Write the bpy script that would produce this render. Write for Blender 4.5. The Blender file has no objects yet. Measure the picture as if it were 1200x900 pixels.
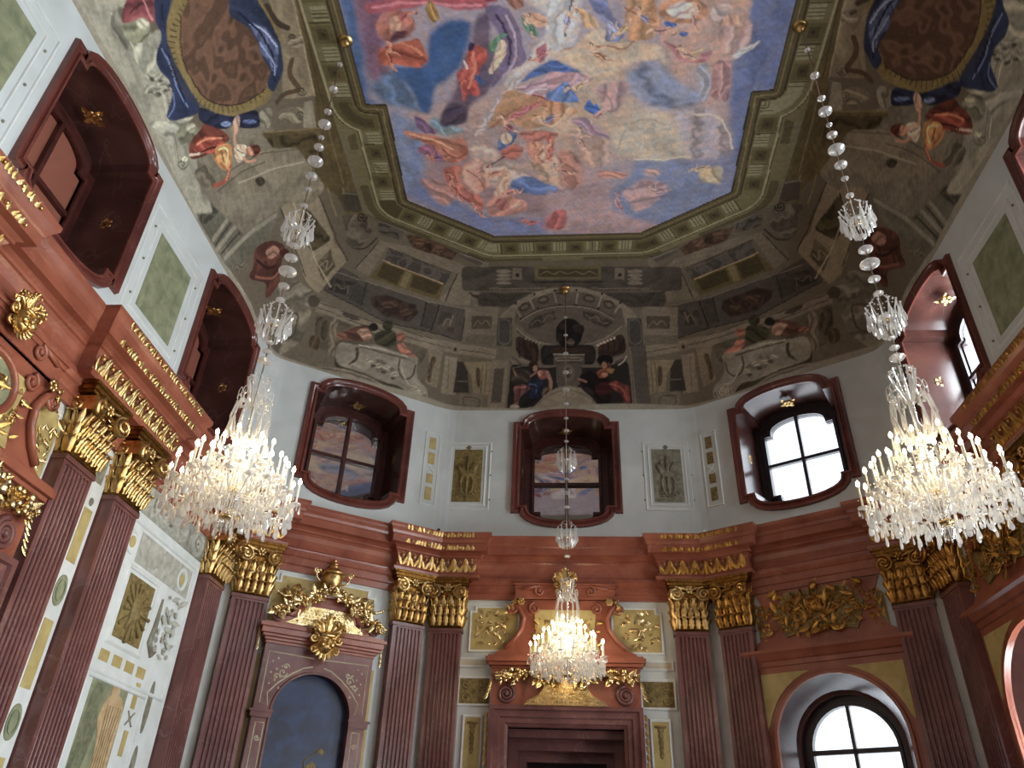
import bpy, bmesh, math, random
import numpy as np
from mathutils import Vector, Matrix
PI = math.pi
scene = bpy.context.scene
COL = scene.collection
random.seed(7)
NPR = np.random.RandomState(5)

# ---------------------------------------------------------------- materials
def srgb(c):
    return tuple(((v / 255.0) / 12.92 if v / 255.0 <= 0.04045 else ((v / 255.0 + 0.055) / 1.055) ** 2.4) for v in c) + (1.0,)
MATS = {}
def mat(name, c1, c2=None, scale=4.0, rough=0.5, metal=0.0, bump=0.0, bscale=30.0, vein=None, spec=0.5, stretch=None, mixpos=(0.35, 0.65)):
    m = bpy.data.materials.new(name); m.use_nodes = True; MATS[name] = m
    nt = m.node_tree; N = nt.nodes; Lk = nt.links; b = N['Principled BSDF']
    b.inputs['Roughness'].default_value = rough; b.inputs['Metallic'].default_value = metal
    b.inputs['Specular IOR Level'].default_value = spec
    tc = N.new('ShaderNodeTexCoord'); src = tc.outputs['Object']
    if stretch:
        mp = N.new('ShaderNodeMapping'); mp.inputs['Scale'].default_value = stretch
        Lk.new(src, mp.inputs['Vector']); src = mp.outputs['Vector']
    if c2:
        n = N.new('ShaderNodeTexNoise'); n.inputs['Scale'].default_value = scale; n.inputs['Detail'].default_value = 6
        n.inputs['Distortion'].default_value = 0.6
        Lk.new(src, n.inputs['Vector'])
        r = N.new('ShaderNodeValToRGB'); r.color_ramp.elements[0].position = mixpos[0]; r.color_ramp.elements[1].position = mixpos[1]
        r.color_ramp.elements[0].color = srgb(c1); r.color_ramp.elements[1].color = srgb(c2)
        Lk.new(n.outputs['Fac'], r.inputs['Fac']); out = r.outputs['Color']
        if vein:
            n2 = N.new('ShaderNodeTexNoise'); n2.inputs['Scale'].default_value = scale * 0.45; n2.inputs['Detail'].default_value = 5
            n2.inputs['Distortion'].default_value = 1.6; Lk.new(src, n2.inputs['Vector'])
            r2 = N.new('ShaderNodeValToRGB'); e = r2.color_ramp.elements
            e[0].position = 0.492; e[0].color = (0, 0, 0, 1); e[1].position = 0.5; e[1].color = (1, 1, 1, 1)
            e2 = e.new(0.508); e2.color = (0, 0, 0, 1)
            Lk.new(n2.outputs['Fac'], r2.inputs['Fac'])
            mm = N.new('ShaderNodeMath'); mm.operation = 'MULTIPLY'; mm.inputs[1].default_value = 0.14
            Lk.new(r2.outputs['Color'], mm.inputs[0])
            mx = N.new('ShaderNodeMixRGB'); mx.inputs['Color2'].default_value = srgb(vein)
            Lk.new(mm.outputs[0], mx.inputs['Fac']); Lk.new(out, mx.inputs['Color1']); out = mx.outputs['Color']
        Lk.new(out, b.inputs['Base Color'])
    else:
        b.inputs['Base Color'].default_value = srgb(c1)
    if bump:
        n = N.new('ShaderNodeTexNoise'); n.inputs['Scale'].default_value = bscale; n.inputs['Detail'].default_value = 4
        Lk.new(src, n.inputs['Vector'])
        bp = N.new('ShaderNodeBump'); bp.inputs['Strength'].default_value = bump; bp.inputs['Distance'].default_value = 0.02
        Lk.new(n.outputs['Fac'], bp.inputs['Height']); Lk.new(bp.outputs['Normal'], b.inputs['Normal'])
    return m
def emis(name, col, s):
    m = bpy.data.materials.new(name); m.use_nodes = True; MATS[name] = m
    b = m.node_tree.nodes['Principled BSDF']; b.inputs['Base Color'].default_value = (0.8, 0.8, 0.8, 1)
    b.inputs['Emission Color'].default_value = col + (1,); b.inputs['Emission Strength'].default_value = s
    return m
mat('red_marble', (166, 101, 78), (132, 71, 54), 1.6, 0.24, bump=0.02, vein=(196, 160, 140), mixpos=(0.3, 0.7))
mat('dark_marble', (134, 88, 82), (98, 60, 56), 1.8, 0.26, vein=(180, 165, 160), mixpos=(0.3, 0.7))
mat('window_marble', (122, 66, 56), (84, 42, 36), 1.4, 0.2, vein=(160, 130, 118), mixpos=(0.3, 0.7))
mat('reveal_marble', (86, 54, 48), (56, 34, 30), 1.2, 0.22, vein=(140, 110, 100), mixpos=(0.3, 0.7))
mat('chrome_dark', (60, 60, 64), rough=.2, metal=1.0)
mat('plaster', (212, 217, 214), (198, 203, 198), 1.3, 0.75, bump=0.05)
mat('white_trim', (226, 229, 224), (212, 215, 208), 3, 0.6)
mat('grey_line', (158, 158, 148), (142, 142, 132), 4, 0.8)
mat('gold', (228, 198, 138), (184, 144, 82), 9, 0.3, 1.0, bump=0.25, bscale=40)
mat('bright_gold', (240, 220, 172), (212, 180, 120), 7, 0.26, 1.0, bump=0.2, bscale=50)
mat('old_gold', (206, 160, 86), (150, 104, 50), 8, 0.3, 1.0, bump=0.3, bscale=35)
mat('gold_ground', (168, 122, 62), (110, 76, 36), 12, 0.38, 1.0, bump=0.5, bscale=50)
mat('yellow_panel', (196, 176, 116), (176, 154, 94), 5, 0.6, bump=0.25, bscale=60)
mat('ochre_panel', (150, 130, 78), (108, 90, 50), 14, 0.6, bump=0.5, bscale=30)
mat('green_panel', (150, 152, 118), (118, 124, 94), 5, 0.7, bump=0.2, bscale=20)
mat('grey_panel', (150, 146, 126), (112, 106, 88), 9, 0.7)
mat('relief_grey', (196, 194, 180), (160, 158, 142), 8, 0.7)
mat('cream_inlay', (214, 204, 178), (196, 184, 156), 6, 0.5)
mat('blue_picture', (34, 56, 98), (16, 26, 52), 3.2, 0.35, bump=0.1, bscale=15)
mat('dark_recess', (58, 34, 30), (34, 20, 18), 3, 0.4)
mat('sash_wood', (84, 40, 34), (58, 28, 24), 5, 0.35)
mat('dark_sash', (54, 44, 46), (38, 30, 32), 5, 0.4)
mat('floor_stone', (104, 82, 70), (82, 62, 54), 1.5, 0.3)
mat('white_plastic', (232, 232, 228), rough=0.4)
mat('black_plastic', (22, 22, 24), rough=0.4)
mat('chain_steel', (190, 180, 160), rough=0.25, metal=1.0)
mat('candle_wax', (236, 232, 220), rough=0.4)
emis('lamp_glow', (1.0, 0.82, 0.54), 30.0)

def glass_mat(name, tr, gl, df, rough, col=(1, 1, 1)):
    m = bpy.data.materials.new(name); m.use_nodes = True; MATS[name] = m
    nt = m.node_tree; N = nt.nodes; Lk = nt.links; N.remove(N['Principled BSDF']); o = N['Material Output']
    t = N.new('ShaderNodeBsdfTransparent'); g = N.new('ShaderNodeBsdfGlossy'); g.inputs['Roughness'].default_value = rough
    g.inputs['Color'].default_value = col + (1,)
    t.inputs['Color'].default_value = col + (1,)
    a = N.new('ShaderNodeMixShader'); a.inputs['Fac'].default_value = gl / (gl + tr)
    Lk.new(t.outputs[0], a.inputs[1]); Lk.new(g.outputs[0], a.inputs[2])
    if df:
        d = N.new('ShaderNodeBsdfTranslucent'); d.inputs['Color'].default_value = col + (1,)
        d2 = N.new('ShaderNodeBsdfDiffuse'); d2.inputs['Color'].default_value = col + (1,)
        dm = N.new('ShaderNodeMixShader'); Lk.new(d.outputs[0], dm.inputs[1]); Lk.new(d2.outputs[0], dm.inputs[2])
        b = N.new('ShaderNodeMixShader'); b.inputs['Fac'].default_value = df
        Lk.new(a.outputs[0], b.inputs[1]); Lk.new(dm.outputs[0], b.inputs[2]); a = b
    Lk.new(a.outputs[0], o.inputs['Surface'])
    return m
glass_mat('crystal', 0.48, 0.52, 0.42, 0.08, (0.99, 0.98, 0.95))
glass_mat('clear_glass', 0.75, 0.25, 0.06, 0.04)
glass_mat('clear_pane', 0.92, 0.08, 0.0, 0.02)
def mirror_pane():
    m = bpy.data.materials.new('mirror_pane'); m.use_nodes = True; MATS['mirror_pane'] = m
    b = m.node_tree.nodes['Principled BSDF']; b.inputs['Base Color'].default_value = (0.50, 0.47, 0.45, 1)
    b.inputs['Metallic'].default_value = .93; b.inputs['Roughness'].default_value = 0.03
mirror_pane()

# ---------------------------------------------------------------- mesh collector
class MB:
    def __init__(s, M=None): s.v = []; s.f = []; s.M = M
    def add(s, vs, fs, M=None):
        o = len(s.v)
        if M is not None: vs = [M @ Vector(p) for p in vs]
        if s.M is not None: vs = [s.M @ Vector(p) for p in vs]
        s.v += [tuple(p) for p in vs]; s.f += [tuple(i + o for i in f) for f in fs]
        return s
    def box(s, x0, x1, y0, y1, z0, z1, M=None):
        vs = [(x, y, z) for x in (x0, x1) for y in (y0, y1) for z in (z0, z1)]
        return s.add(vs, [(0, 1, 3, 2), (4, 6, 7, 5), (0, 4, 5, 1), (2, 3, 7, 6), (0, 2, 6, 4), (1, 5, 7, 3)], M)
    def lathe(s, prof, n=16, M=None, a0=0, a1=2 * PI):
        full = abs(a1 - a0 - 2 * PI) < 1e-6; k = n if full else n + 1; vs = []
        for r, z in prof:
            for i in range(k):
                a = a0 + (a1 - a0) * i / n; vs.append((r * math.cos(a), r * math.sin(a), z))
        fs = []
        for j in range(len(prof) - 1):
            for i in range(n):
                i2 = (i + 1) % k; fs.append((j * k + i, j * k + i2, (j + 1) * k + i2, (j + 1) * k + i))
        return s.add(vs, fs, M)
    def ball(s, c, r, n=8, sq=(1, 1, 1), M=None):
        prof = [(math.sin(PI * j / (n // 2)) , -math.cos(PI * j / (n // 2))) for j in range(n // 2 + 1)]
        T = Matrix.Translation(c) @ Matrix.Diagonal((r * sq[0], r * sq[1], r * sq[2], 1))
        return s.lathe(prof, n, T if M is None else M @ T)
    def tube(s, pts, r, n=6, M=None, closed=False, flat=1.0):
        pts = [Vector(p) for p in pts]; k = len(pts); vs = []
        R_ = r if callable(r) else (lambda t: r)
        pn = None
        for i, p in enumerate(pts):
            if closed: t = pts[(i + 1) % k] - pts[i - 1]
            else: t = pts[min(i + 1, k - 1)] - pts[max(i - 1, 0)]
            if t.length < 1e-9: t = Vector((0, 0, 1))
            t.normalize()
            if pn is None:
                pn = t.cross(Vector((0, 1, 0)));
                if pn.length < 0.1: pn = t.cross(Vector((1, 0, 0)))
            pn = (pn - t * pn.dot(t))
            if pn.length < 1e-6: pn = t.orthogonal()
            pn.normalize(); b = t.cross(pn); rr = R_(i / max(1, k - 1))
            for j in range(n):
                a = 2 * PI * j / n; vs.append(p + (pn * math.cos(a) + b * math.sin(a) * flat) * rr)
        fs = []
        for i in range(k if closed else k - 1):
            for j in range(n):
                i2 = (i + 1) % k; j2 = (j + 1) % n
                fs.append((i * n + j, i * n + j2, i2 * n + j2, i2 * n + j))
        if not closed:
            fs.append(tuple(range(n))[::-1]); fs.append(tuple((k - 1) * n + j for j in range(n)))
        return s.add(vs, fs, M)
    def prism(s, out, y0, y1, M=None, holes=None):
        """outline in x,z extruded from y0 to y1"""
        from mathutils.geometry import tessellate_polygon
        loops = [out] + (holes or []); vs = []; fs = []
        tri = tessellate_polygon([[Vector((x, z, 0)) for x, z in l] for l in loops])
        flat_ = [p for l in loops for p in l]; n = len(flat_)
        vs = [(x, y0, z) for x, z in flat_] + [(x, y1, z) for x, z in flat_]
        for t in tri: fs.append(tuple(t)); fs.append(tuple(i + n for i in t[::-1]))
        o = 0
        for l in loops:
            k = len(l)
            for i in range(k): fs.append((o + i, o + (i + 1) % k, n + o + (i + 1) % k, n + o + i))
            o += k
        return s.add(vs, fs, M)
    def sweep_loop(s, loop, prof, closed=True, M=None):
        """moulding: loop in x,z ; prof = list of (offset outwards, y)"""
        k = len(loop); vs = []; P = [Vector((x, z)) for x, z in loop]
        area = sum(P[i].x * P[(i + 1) % k].y - P[(i + 1) % k].x * P[i].y for i in range(k)); sg = 1 if area > 0 else -1
        nor = []
        for i in range(k):
            a = P[i] - P[i - 1] if (closed or i > 0) else P[1] - P[0]
            b = P[(i + 1) % k] - P[i] if (closed or i < k - 1) else P[-1] - P[-2]
            a = a.normalized(); b = b.normalized()
            n1 = Vector((a.y, -a.x)) * sg; n2 = Vector((b.y, -b.x)) * sg
            h = n1 + n2
            if h.length < 0.2: h = n1
            h.normalize(); h = h / max(0.45, h.dot(n1)); nor.append(h)
        for i in range(k):
            for d, y in prof: q = P[i] + nor[i] * d; vs.append((q.x, y, q.y))
        m = len(prof); fs = []
        for i in range(k if closed else k - 1):
            for j in range(m - 1):
                i2 = (i + 1) % k; fs.append((i * m + j, i2 * m + j, i2 * m + j + 1, i * m + j + 1))
        return s.add(vs, fs, M)
    def build(s, name, material, parent=None, smooth=None, kind=None, matrix=None, bevel=0):
        me = bpy.data.meshes.new(name); me.from_pydata(s.v, [], s.f)
        bm = bmesh.new(); bm.from_mesh(me); bmesh.ops.recalc_face_normals(bm, faces=bm.faces); bm.to_mesh(me); bm.free()
        o = bpy.data.objects.new(name, me); COL.objects.link(o)
        me.materials.append(MATS[material] if isinstance(material, str) else material)
        if smooth:
            me.shade_smooth() if smooth is True else me.shade_smooth()
            if smooth is not True:
                for_sharp(me, smooth)
        if parent is not None: o.parent = parent
        if matrix is not None: o.matrix_world = matrix
        if kind: o['kind'] = kind
        if bevel:
            b = o.modifiers.new('bevel', 'BEVEL'); b.width = bevel; b.segments = 2; b.limit_method = 'ANGLE'
        return o
def for_sharp(me, deg):
    me.set_sharp_from_angle(angle=math.radians(deg))

def tag(o, label=None, cat=None, group=None, kind=None):
    if label: o['label'] = label
    if cat: o['category'] = cat
    if group: o['group'] = group
    if kind: o['kind'] = kind
    return o
def thing(name, label, cat, M=None, group=None):
    o = bpy.data.objects.new(name, None); COL.objects.link(o); o.empty_display_size = 0.2
    if M is not None: o.matrix_world = M
    return tag(o, label, cat, group)
def kids(o): return [c for c in bpy.data.objects if c.parent == o]
def copy_tree(o, M=None, label=None, group=None, parent=None):
    c = o.copy(); COL.objects.link(c)
    if parent is not None: c.parent = parent
    if M is not None: c.matrix_world = M
    if label: c['label'] = label
    if group: c['group'] = group
    for k in KIDS.get(o.name, None) or kids(o): copy_tree(k, parent=c)
    return c
KIDS = {}
# wall frames: x to the viewer's right along the wall, -y out into the room, z up
def frame(px, py, xd, yd):
    return Matrix(((xd[0], yd[0], 0, px), (xd[1], yd[1], 0, py), (0, 0, 1, 0), (0, 0, 0, 1)))
OFF = 0.10                       # the lower wall stands this far in front of the upper one
T = Matrix.Translation
def RZ(a): return Matrix.Rotation(a, 4, 'Z')
def RX(a): return Matrix.Rotation(a, 4, 'X')
def RY(a): return Matrix.Rotation(a, 4, 'Y')
def SC(x, y=None, z=None): return Matrix.Diagonal((x, x if y is None else y, x if z is None else z, 1))

# ---------------------------------------------------------------- ornament shapes (drawn in x,z; relief towards -y)
def leaf(mb, M, h=0.2, w=0.1, curl=0.06, lobes=3, n=7):
    """acanthus leaf rising along z and curling forward to -y"""
    vs = []; fs = []
    for i in range(n + 1):
        t = i / n
        ww = w * 0.5 * (math.sin(PI * min(1, t * 0.88 + 0.12)) ** 0.7) * (1 - 0.28 * abs(math.sin(t * PI * lobes)))
        y = -0.12 * h * math.sin(t * PI) - curl * t ** 3; z = h * (t if t < 0.8 else 0.8 + 0.2 * math.sin((t - 0.8) * 5 * PI * 0.6))
        vs += [(-ww, y + ww * 0.35, z), (-ww * 0.45, y - ww * 0.15, z), (0, y + ww * 0.12, z), (ww * 0.45, y - ww * 0.15, z), (ww, y + ww * 0.35, z)]
    for i in range(n):
        for j in range(4): a = i * 5 + j; fs.append((a, a + 1, a + 6, a + 5))
    mb.add(vs, fs, M)
def spiral(mb, M, r=0.1, turns=2.2, w=0.02, dirn=1, start=0.0, n=30, end=0.12, depth=0.0, seg=6):
    pts = []
    for i in range(n + 1):
        t = i / n; a = start + dirn * 2 * PI * turns * t; rr = r * (1 - (1 - end) * t)
        pts.append((rr * math.cos(a), -depth * t, rr * math.sin(a)))
    mb.tube(pts, lambda t: w * (1 - 0.35 * t), seg, M)
    mb.ball((0, -depth - w * 0.3, 0), w * 1.3, 6, M=M)
def rosette(mb, M, r=0.06, n=6):
    mb.ball((0, -r * 0.3, 0), r * 0.35, 6, M=M)
    for k in range(n):
        a = 2 * PI * k / n
        mb.ball((r * 0.6 * math.cos(a), -r * 0.12, r * 0.6 * math.sin(a)), r * 0.38, 6, (1, 0.55, 1), M=M)
def foliage(mb, pts, M=None, size=0.1, seed=1, y=-0.02):
    """leafy cluster: leaves, curls and rosettes at the given x,z spots"""
    rn = random.Random(seed)
    for x, z in pts:
        k = rn.random(); s = size * rn.uniform(0.7, 1.25); a = rn.uniform(0, 2 * PI)
        L = T((x, y - rn.uniform(0, 0.03), z)) @ RY(a)
        if M is not None: L = M @ L
        if k < 0.55: leaf(mb, L, s * 1.3, s * 0.75, s * 0.4, 3, 5)
        elif k < 0.8: spiral(mb, L, s * 0.42, 1.3, s * 0.11, rn.choice((-1, 1)), n=12, seg=4)
        else: rosette(mb, L, s * 0.42, 5)
def scatter(inside, x0, x1, z0, z1, step, seed=3):
    rn = random.Random(seed); out = []; x = x0
    while x <= x1:
        z = z0
        while z <= z1:
            p = (x + rn.uniform(-.4, .4) * step, z + rn.uniform(-.4, .4) * step)
            if inside(*p): out.append(p)
            z += step
        x += step
    return out
def garland(mb, p0, p1, sag, r=0.05, n=9, seed=2, M=None):
    rn = random.Random(seed)
    for i in range(n + 1):
        t = i / n; x = p0[0] + (p1[0] - p0[0]) * t; z = p0[1] + (p1[1] - p0[1]) * t - sag * 4 * t * (1 - t)
        rr = r * (0.65 + 0.75 * math.sin(PI * t))
        for k in range(5):
            a = rn.uniform(0, 2 * PI)
            mb.ball((x + rr * 0.8 * math.cos(a), -rr * rn.uniform(0.4, 1.2), z + rr * 0.8 * math.sin(a)), rr * rn.uniform(0.3, 0.5), 6, M=M)
        L = T((x, -rr * 0.6, z)) @ RY(rn.uniform(0, 2 * PI))
        leaf(mb, L if M is None else M @ L, rr * 1.9, rr * 1.1, rr * 0.5, 3, 4)

# ---------------------------------------------------------------- plan of the hall (metres)
YM = 4.35                       # middle of the room, the camera stands at the origin
ZS, ZC = 10.82, 13.4            # springing of the cove, flat of the ceiling
PX, PY = 3.5, 2.27
LD = math.hypot(PX, PY); DX, DY = PX / LD, PY / LD

def plan_curves(n=1400):
    S = np.array([(-6.25, YM), (-6.25, 13.03), (-2.75, 15.30), (2.75, 15.30), (6.25, 13.03), (6.25, YM)])
    F = np.array([(-4.30, YM), (-4.30, 11.47), (-1.82, 13.05), (1.82, 13.05), (4.30, 11.47), (4.30, YM)])
    seg = np.r_[0, np.cumsum(np.hypot(*(S[1:] - S[:-1]).T))]
    u = np.linspace(0, seg[-1], n)
    Su = np.c_[np.interp(u, seg, S[:, 0]), np.interp(u, seg, S[:, 1])]
    Fu = np.c_[np.interp(u, seg, F[:, 0]), np.interp(u, seg, F[:, 1])]
    w = int(0.28 / (u[1] - u[0])); k = np.ones(2 * w + 1) / (2 * w + 1)
    def sm(A):
        P = np.r_[2 * A[0] - A[1:w + 1][::-1], A, 2 * A[-1] - A[-w - 1:-1][::-1]]
        return np.c_[np.convolve(P[:, 0], k, 'valid'), np.convolve(P[:, 1], k, 'valid')]
    return u - seg[-1] / 2, sm(Su), Fu          # u = 0 in the middle of the far wall
UU, SU, FU = plan_curves()
def S_at(u): return np.stack([np.interp(u, UU, SU[:, 0]), np.interp(u, UU, SU[:, 1])], -1)
def F_at(u): return np.stack([np.interp(u, UU, FU[:, 0]), np.interp(u, UU, FU[:, 1])], -1)
VMAX = 3.8
def cove(u, v):                  # v = 0 at the springing, VMAX at the flat
    t = v / VMAX * (math.pi / 2)
    s, f = S_at(u), F_at(u); k = (1 - np.cos(t))[..., None]
    p = s + (f - s) * k
    return np.concatenate([p, (ZS + (ZC - ZS) * np.sin(t))[..., None]], -1)

# pigment of the frescoes: closed fields and brush strokes in centimetres on the vault (along, up) and on the flat (x, y)
PAL = [(150,135,142),(168,140,132),(176,152,132),(150,120,122),(120,122,150),(70,95,138),(120,85,105),(55,85,130),(90,110,140),(125,145,155),(112,117,152),(118,128,158),(190,160,145),(190,155,130),(98,82,98),(75,62,78),(188,178,172),(182,168,166),(170,105,90),(195,150,125),(165,82,60),(125,55,45),(200,125,90),(90,50,62),(162,75,85),(195,120,125),(125,45,60),(150,110,55),(190,155,90),(165,72,62),(205,115,90),(55,40,70),(60,80,120),(210,190,180),(112,95,122),(170,150,165),(60,48,75),(88,128,100),(195,168,142),(85,128,98),(140,95,80),(195,148,120),(150,88,98),(178,112,80),(72,98,152),(185,150,155),(150,100,120),(215,190,190),(80,108,165),(175,130,95),(185,105,108),(140,60,60),(150,85,70),(205,160,125),(90,105,145),(205,170,145),(172,100,85),(95,65,65),(182,118,95),(205,155,130),(200,140,110),(170,105,92),(175,108,84),(215,155,120),(120,60,60),(120,88,120),(150,95,120),(180,102,88),(125,55,55),(198,142,122),(150,90,85),(172,125,115),(182,125,110),(200,155,130),(160,95,90),(205,150,130),(95,115,162),(170,92,92),(205,140,125),(100,110,148),(178,162,142),(165,150,152),(125,130,152),(118,124,152),(165,135,135),(165,115,100),(172,140,125),(150,120,135),(190,182,178),(190,165,138),(72,98,150),(70,60,65),(110,115,152),(160,160,185),(190,150,110),(175,130,92),(150,90,60),(180,145,130),(178,125,92),(205,180,168),(185,160,150),(190,150,130),(68,98,162),(170,110,112),(205,165,120),(150,150,158),(162,118,115),(195,150,140),(188,152,142),(200,195,190),(180,140,145),(98,124,172),(62,98,165),(175,140,138),(145,110,110),(180,150,145),(182,162,125),(188,132,95),(182,100,82),(168,92,90),(188,130,112),(150,135,120),(200,185,165),(150,90,95),(205,160,135),(90,60,50),(102,61,64),(187,112,118),(185,120,100),(200,145,120),(125,81,68),(231,150,125),(175,110,100),(200,140,120),(119,74,68),(218,137,125),(165,95,80),(195,130,105),(112,64,54),(206,118,100),(130,90,120),(190,125,100),(88,61,81),(162,112,150),(180,120,95),(200,150,125),(122,81,64),(225,150,118),(120,110,140),(210,165,135),(81,74,95),(150,137,175),(160,120,110),(195,155,135),(108,81,74),(200,150,137),(165,125,120),(190,150,135),(112,85,81),(206,156,150),(205,165,140),(129,102,74),(235,187,137),(165,120,90),(205,160,130),(112,81,61),(206,150,112),(190,150,105),(129,102,71),(235,187,131),(120,120,150),(81,81,102),(150,150,187),(170,120,115),(115,81,78),(212,150,143),(180,130,115),(122,88,78),(225,162,143),(175,130,120),(200,160,140),(119,88,81),(218,162,150),(165,130,135),(185,150,140),(112,88,91),(206,162,168),(160,120,125),(180,140,130),(108,81,85),(200,150,156),(170,150,115),(185,155,125),(115,102,78),(212,187,143),(160,80,60),(200,130,100),(108,54,40),(200,100,75),(160,70,60),(185,95,75),(108,47,40),(200,87,75),(95,125,105),(64,85,71),(118,156,131),(150,140,165),(102,95,112),(187,175,206),(165,115,105),(190,145,125),(112,78,71),(206,143,131),(165,90,90),(180,110,105),(112,61,61),(206,112,112),(170,115,105),(190,135,120),(115,78,71),(212,143,131),(150,75,80),(190,120,100),(102,51,54),(187,93,100),(160,95,100),(200,150,130),(108,64,68),(200,118,125),(85,80,74),(88,82,76),(118,112,102),(112,106,98),(85,62,45),(105,78,58),(70,50,38),(110,102,87),(76,71,68),(98,90,82),(60,55,52),(97,85,46),(150,125,92),(76,66,36),(112,102,66),(62,55,50),(107,100,88),(66,55,40),(70,62,50),(80,74,70),(63,58,53),(100,94,84),(70,66,62),(66,47,40),(84,62,50),(72,66,62),(72,67,60),(108,100,88),(48,43,40),(112,105,95),(107,98,84),(80,72,60),(112,104,88),(116,108,92),(82,75,62),(75,68,58),(92,85,68),(84,76,60),(110,100,84),(72,66,48),(98,62,48),(140,108,88),(125,78,60),(42,36,30),(70,68,46),(66,64,42),(138,82,62),(152,92,76),(118,114,102),(74,69,58),(80,75,64),(148,144,132),(98,94,84),(130,126,114),(78,74,64),(80,74,62),(140,136,124),(124,120,106),(70,64,54),(150,145,132),(116,107,88),(90,72,50),(119,111,94),(95,87,72),(66,60,56),(105,98,88),(120,108,84),(86,70,50),(88,78,60),(107,99,82),(80,72,58),(82,75,64),(112,102,88),(60,52,45),(118,110,96),(88,82,70),(80,74,68),(72,66,60),(100,92,62),(78,70,44),(112,104,72),(50,44,34),(112,104,92),(70,64,56),(106,98,86),(55,46,38),(112,104,94),(104,97,88),(113,104,91),(90,83,74),(98,90,80),(118,110,98),(40,32,28),(58,52,46),(122,114,102),(108,100,90),(116,108,97),(52,46,42),(46,41,38),(70,48,38),(46,30,25),(66,46,38),(150,142,134),(120,112,104),(102,94,84),(92,85,78),(74,71,68),(104,98,90),(72,70,68),(100,95,88),(84,79,73),(108,101,92),(109,100,86),(83,75,63),(112,103,90),(84,76,64),(114,105,90),(99,92,78),(99,92,80),(112,103,88),(83,76,65),(46,42,40),(70,62,56),(95,90,86),(84,78,71),(125,118,106),(118,110,100),(98,91,82),(110,102,94),(70,48,34),(28,22,22),(60,50,46),(56,46,42),(90,78,70),(48,40,38),(40,34,34),(58,38,28),(138,98,82),(122,66,62),(150,110,92),(132,98,82),(128,95,80),(34,42,74),(66,80,125),(22,30,58),(108,66,64),(148,100,92),(135,125,118),(98,82,60),(60,48,36),(125,104,66),(32,18,20),(50,46,46),(18,14,13),(135,90,62),(120,60,40),(118,62,42),(150,100,75),(130,90,52),(74,22,26),(112,46,42),(150,80,62),(130,90,76),(140,132,122),(116,108,94),(90,84,72),(126,128,116),(98,86,50),(70,60,34),(72,62,34),(112,100,62),(74,64,38),(122,110,70),(78,72,62),(108,102,90),(96,90,78),(60,54,44),(96,96,84),(72,72,64),(122,120,108),(66,64,56),(116,113,102),(80,64,46),(84,80,70),(50,46,38),(124,114,94),(88,78,52),(122,112,86),(84,74,50),(58,50,34),(90,82,64),(126,118,98),(70,62,48),(72,64,48),(144,134,112),(108,104,92),(106,101,88),(78,74,62),(88,72,46),(95,52,42),(138,100,82),(60,28,24),(134,78,62),(80,38,32),(100,98,84),(128,130,118),(110,106,92),(150,152,140),(96,98,88),(122,112,90),(76,66,44),(140,130,104),(76,62,46),(92,74,52),(88,72,50),(66,56,40),(118,112,94),(66,60,48),(124,120,104),(124,116,96),(88,80,62),(118,116,102),(84,72,42),(118,106,66),(116,110,94),(86,80,66),(140,134,118),(70,66,54),(98,94,80),(80,76,64),(134,138,126),(104,106,96),(132,136,126),(114,120,98),(150,152,135),(108,112,94),(140,142,126),(126,130,118),(82,84,74),(128,60,70),(170,105,112),(85,35,45),(40,56,98),(88,112,166),(80,105,160),(20,32,70),(24,34,72),(36,45,80),(90,115,165),(70,95,150),(122,107,56),(82,68,30),(96,68,50),(55,38,26),(40,55,94),(74,92,138),(130,148,190),(24,36,80),(110,130,178),(112,50,36),(70,26,22),(162,106,50),(215,175,100),(152,126,110),(168,152,136),(98,48,40),(150,105,85),(150,78,58),(170,150,140),(92,96,88),(150,60,42),(205,110,70),(60,22,18),(176,120,60),(222,186,120),(110,60,30),(188,160,140),(120,80,62),(170,120,98),(170,118,92),(100,44,34),(150,70,50),(190,130,100),(178,172,150)]
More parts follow.
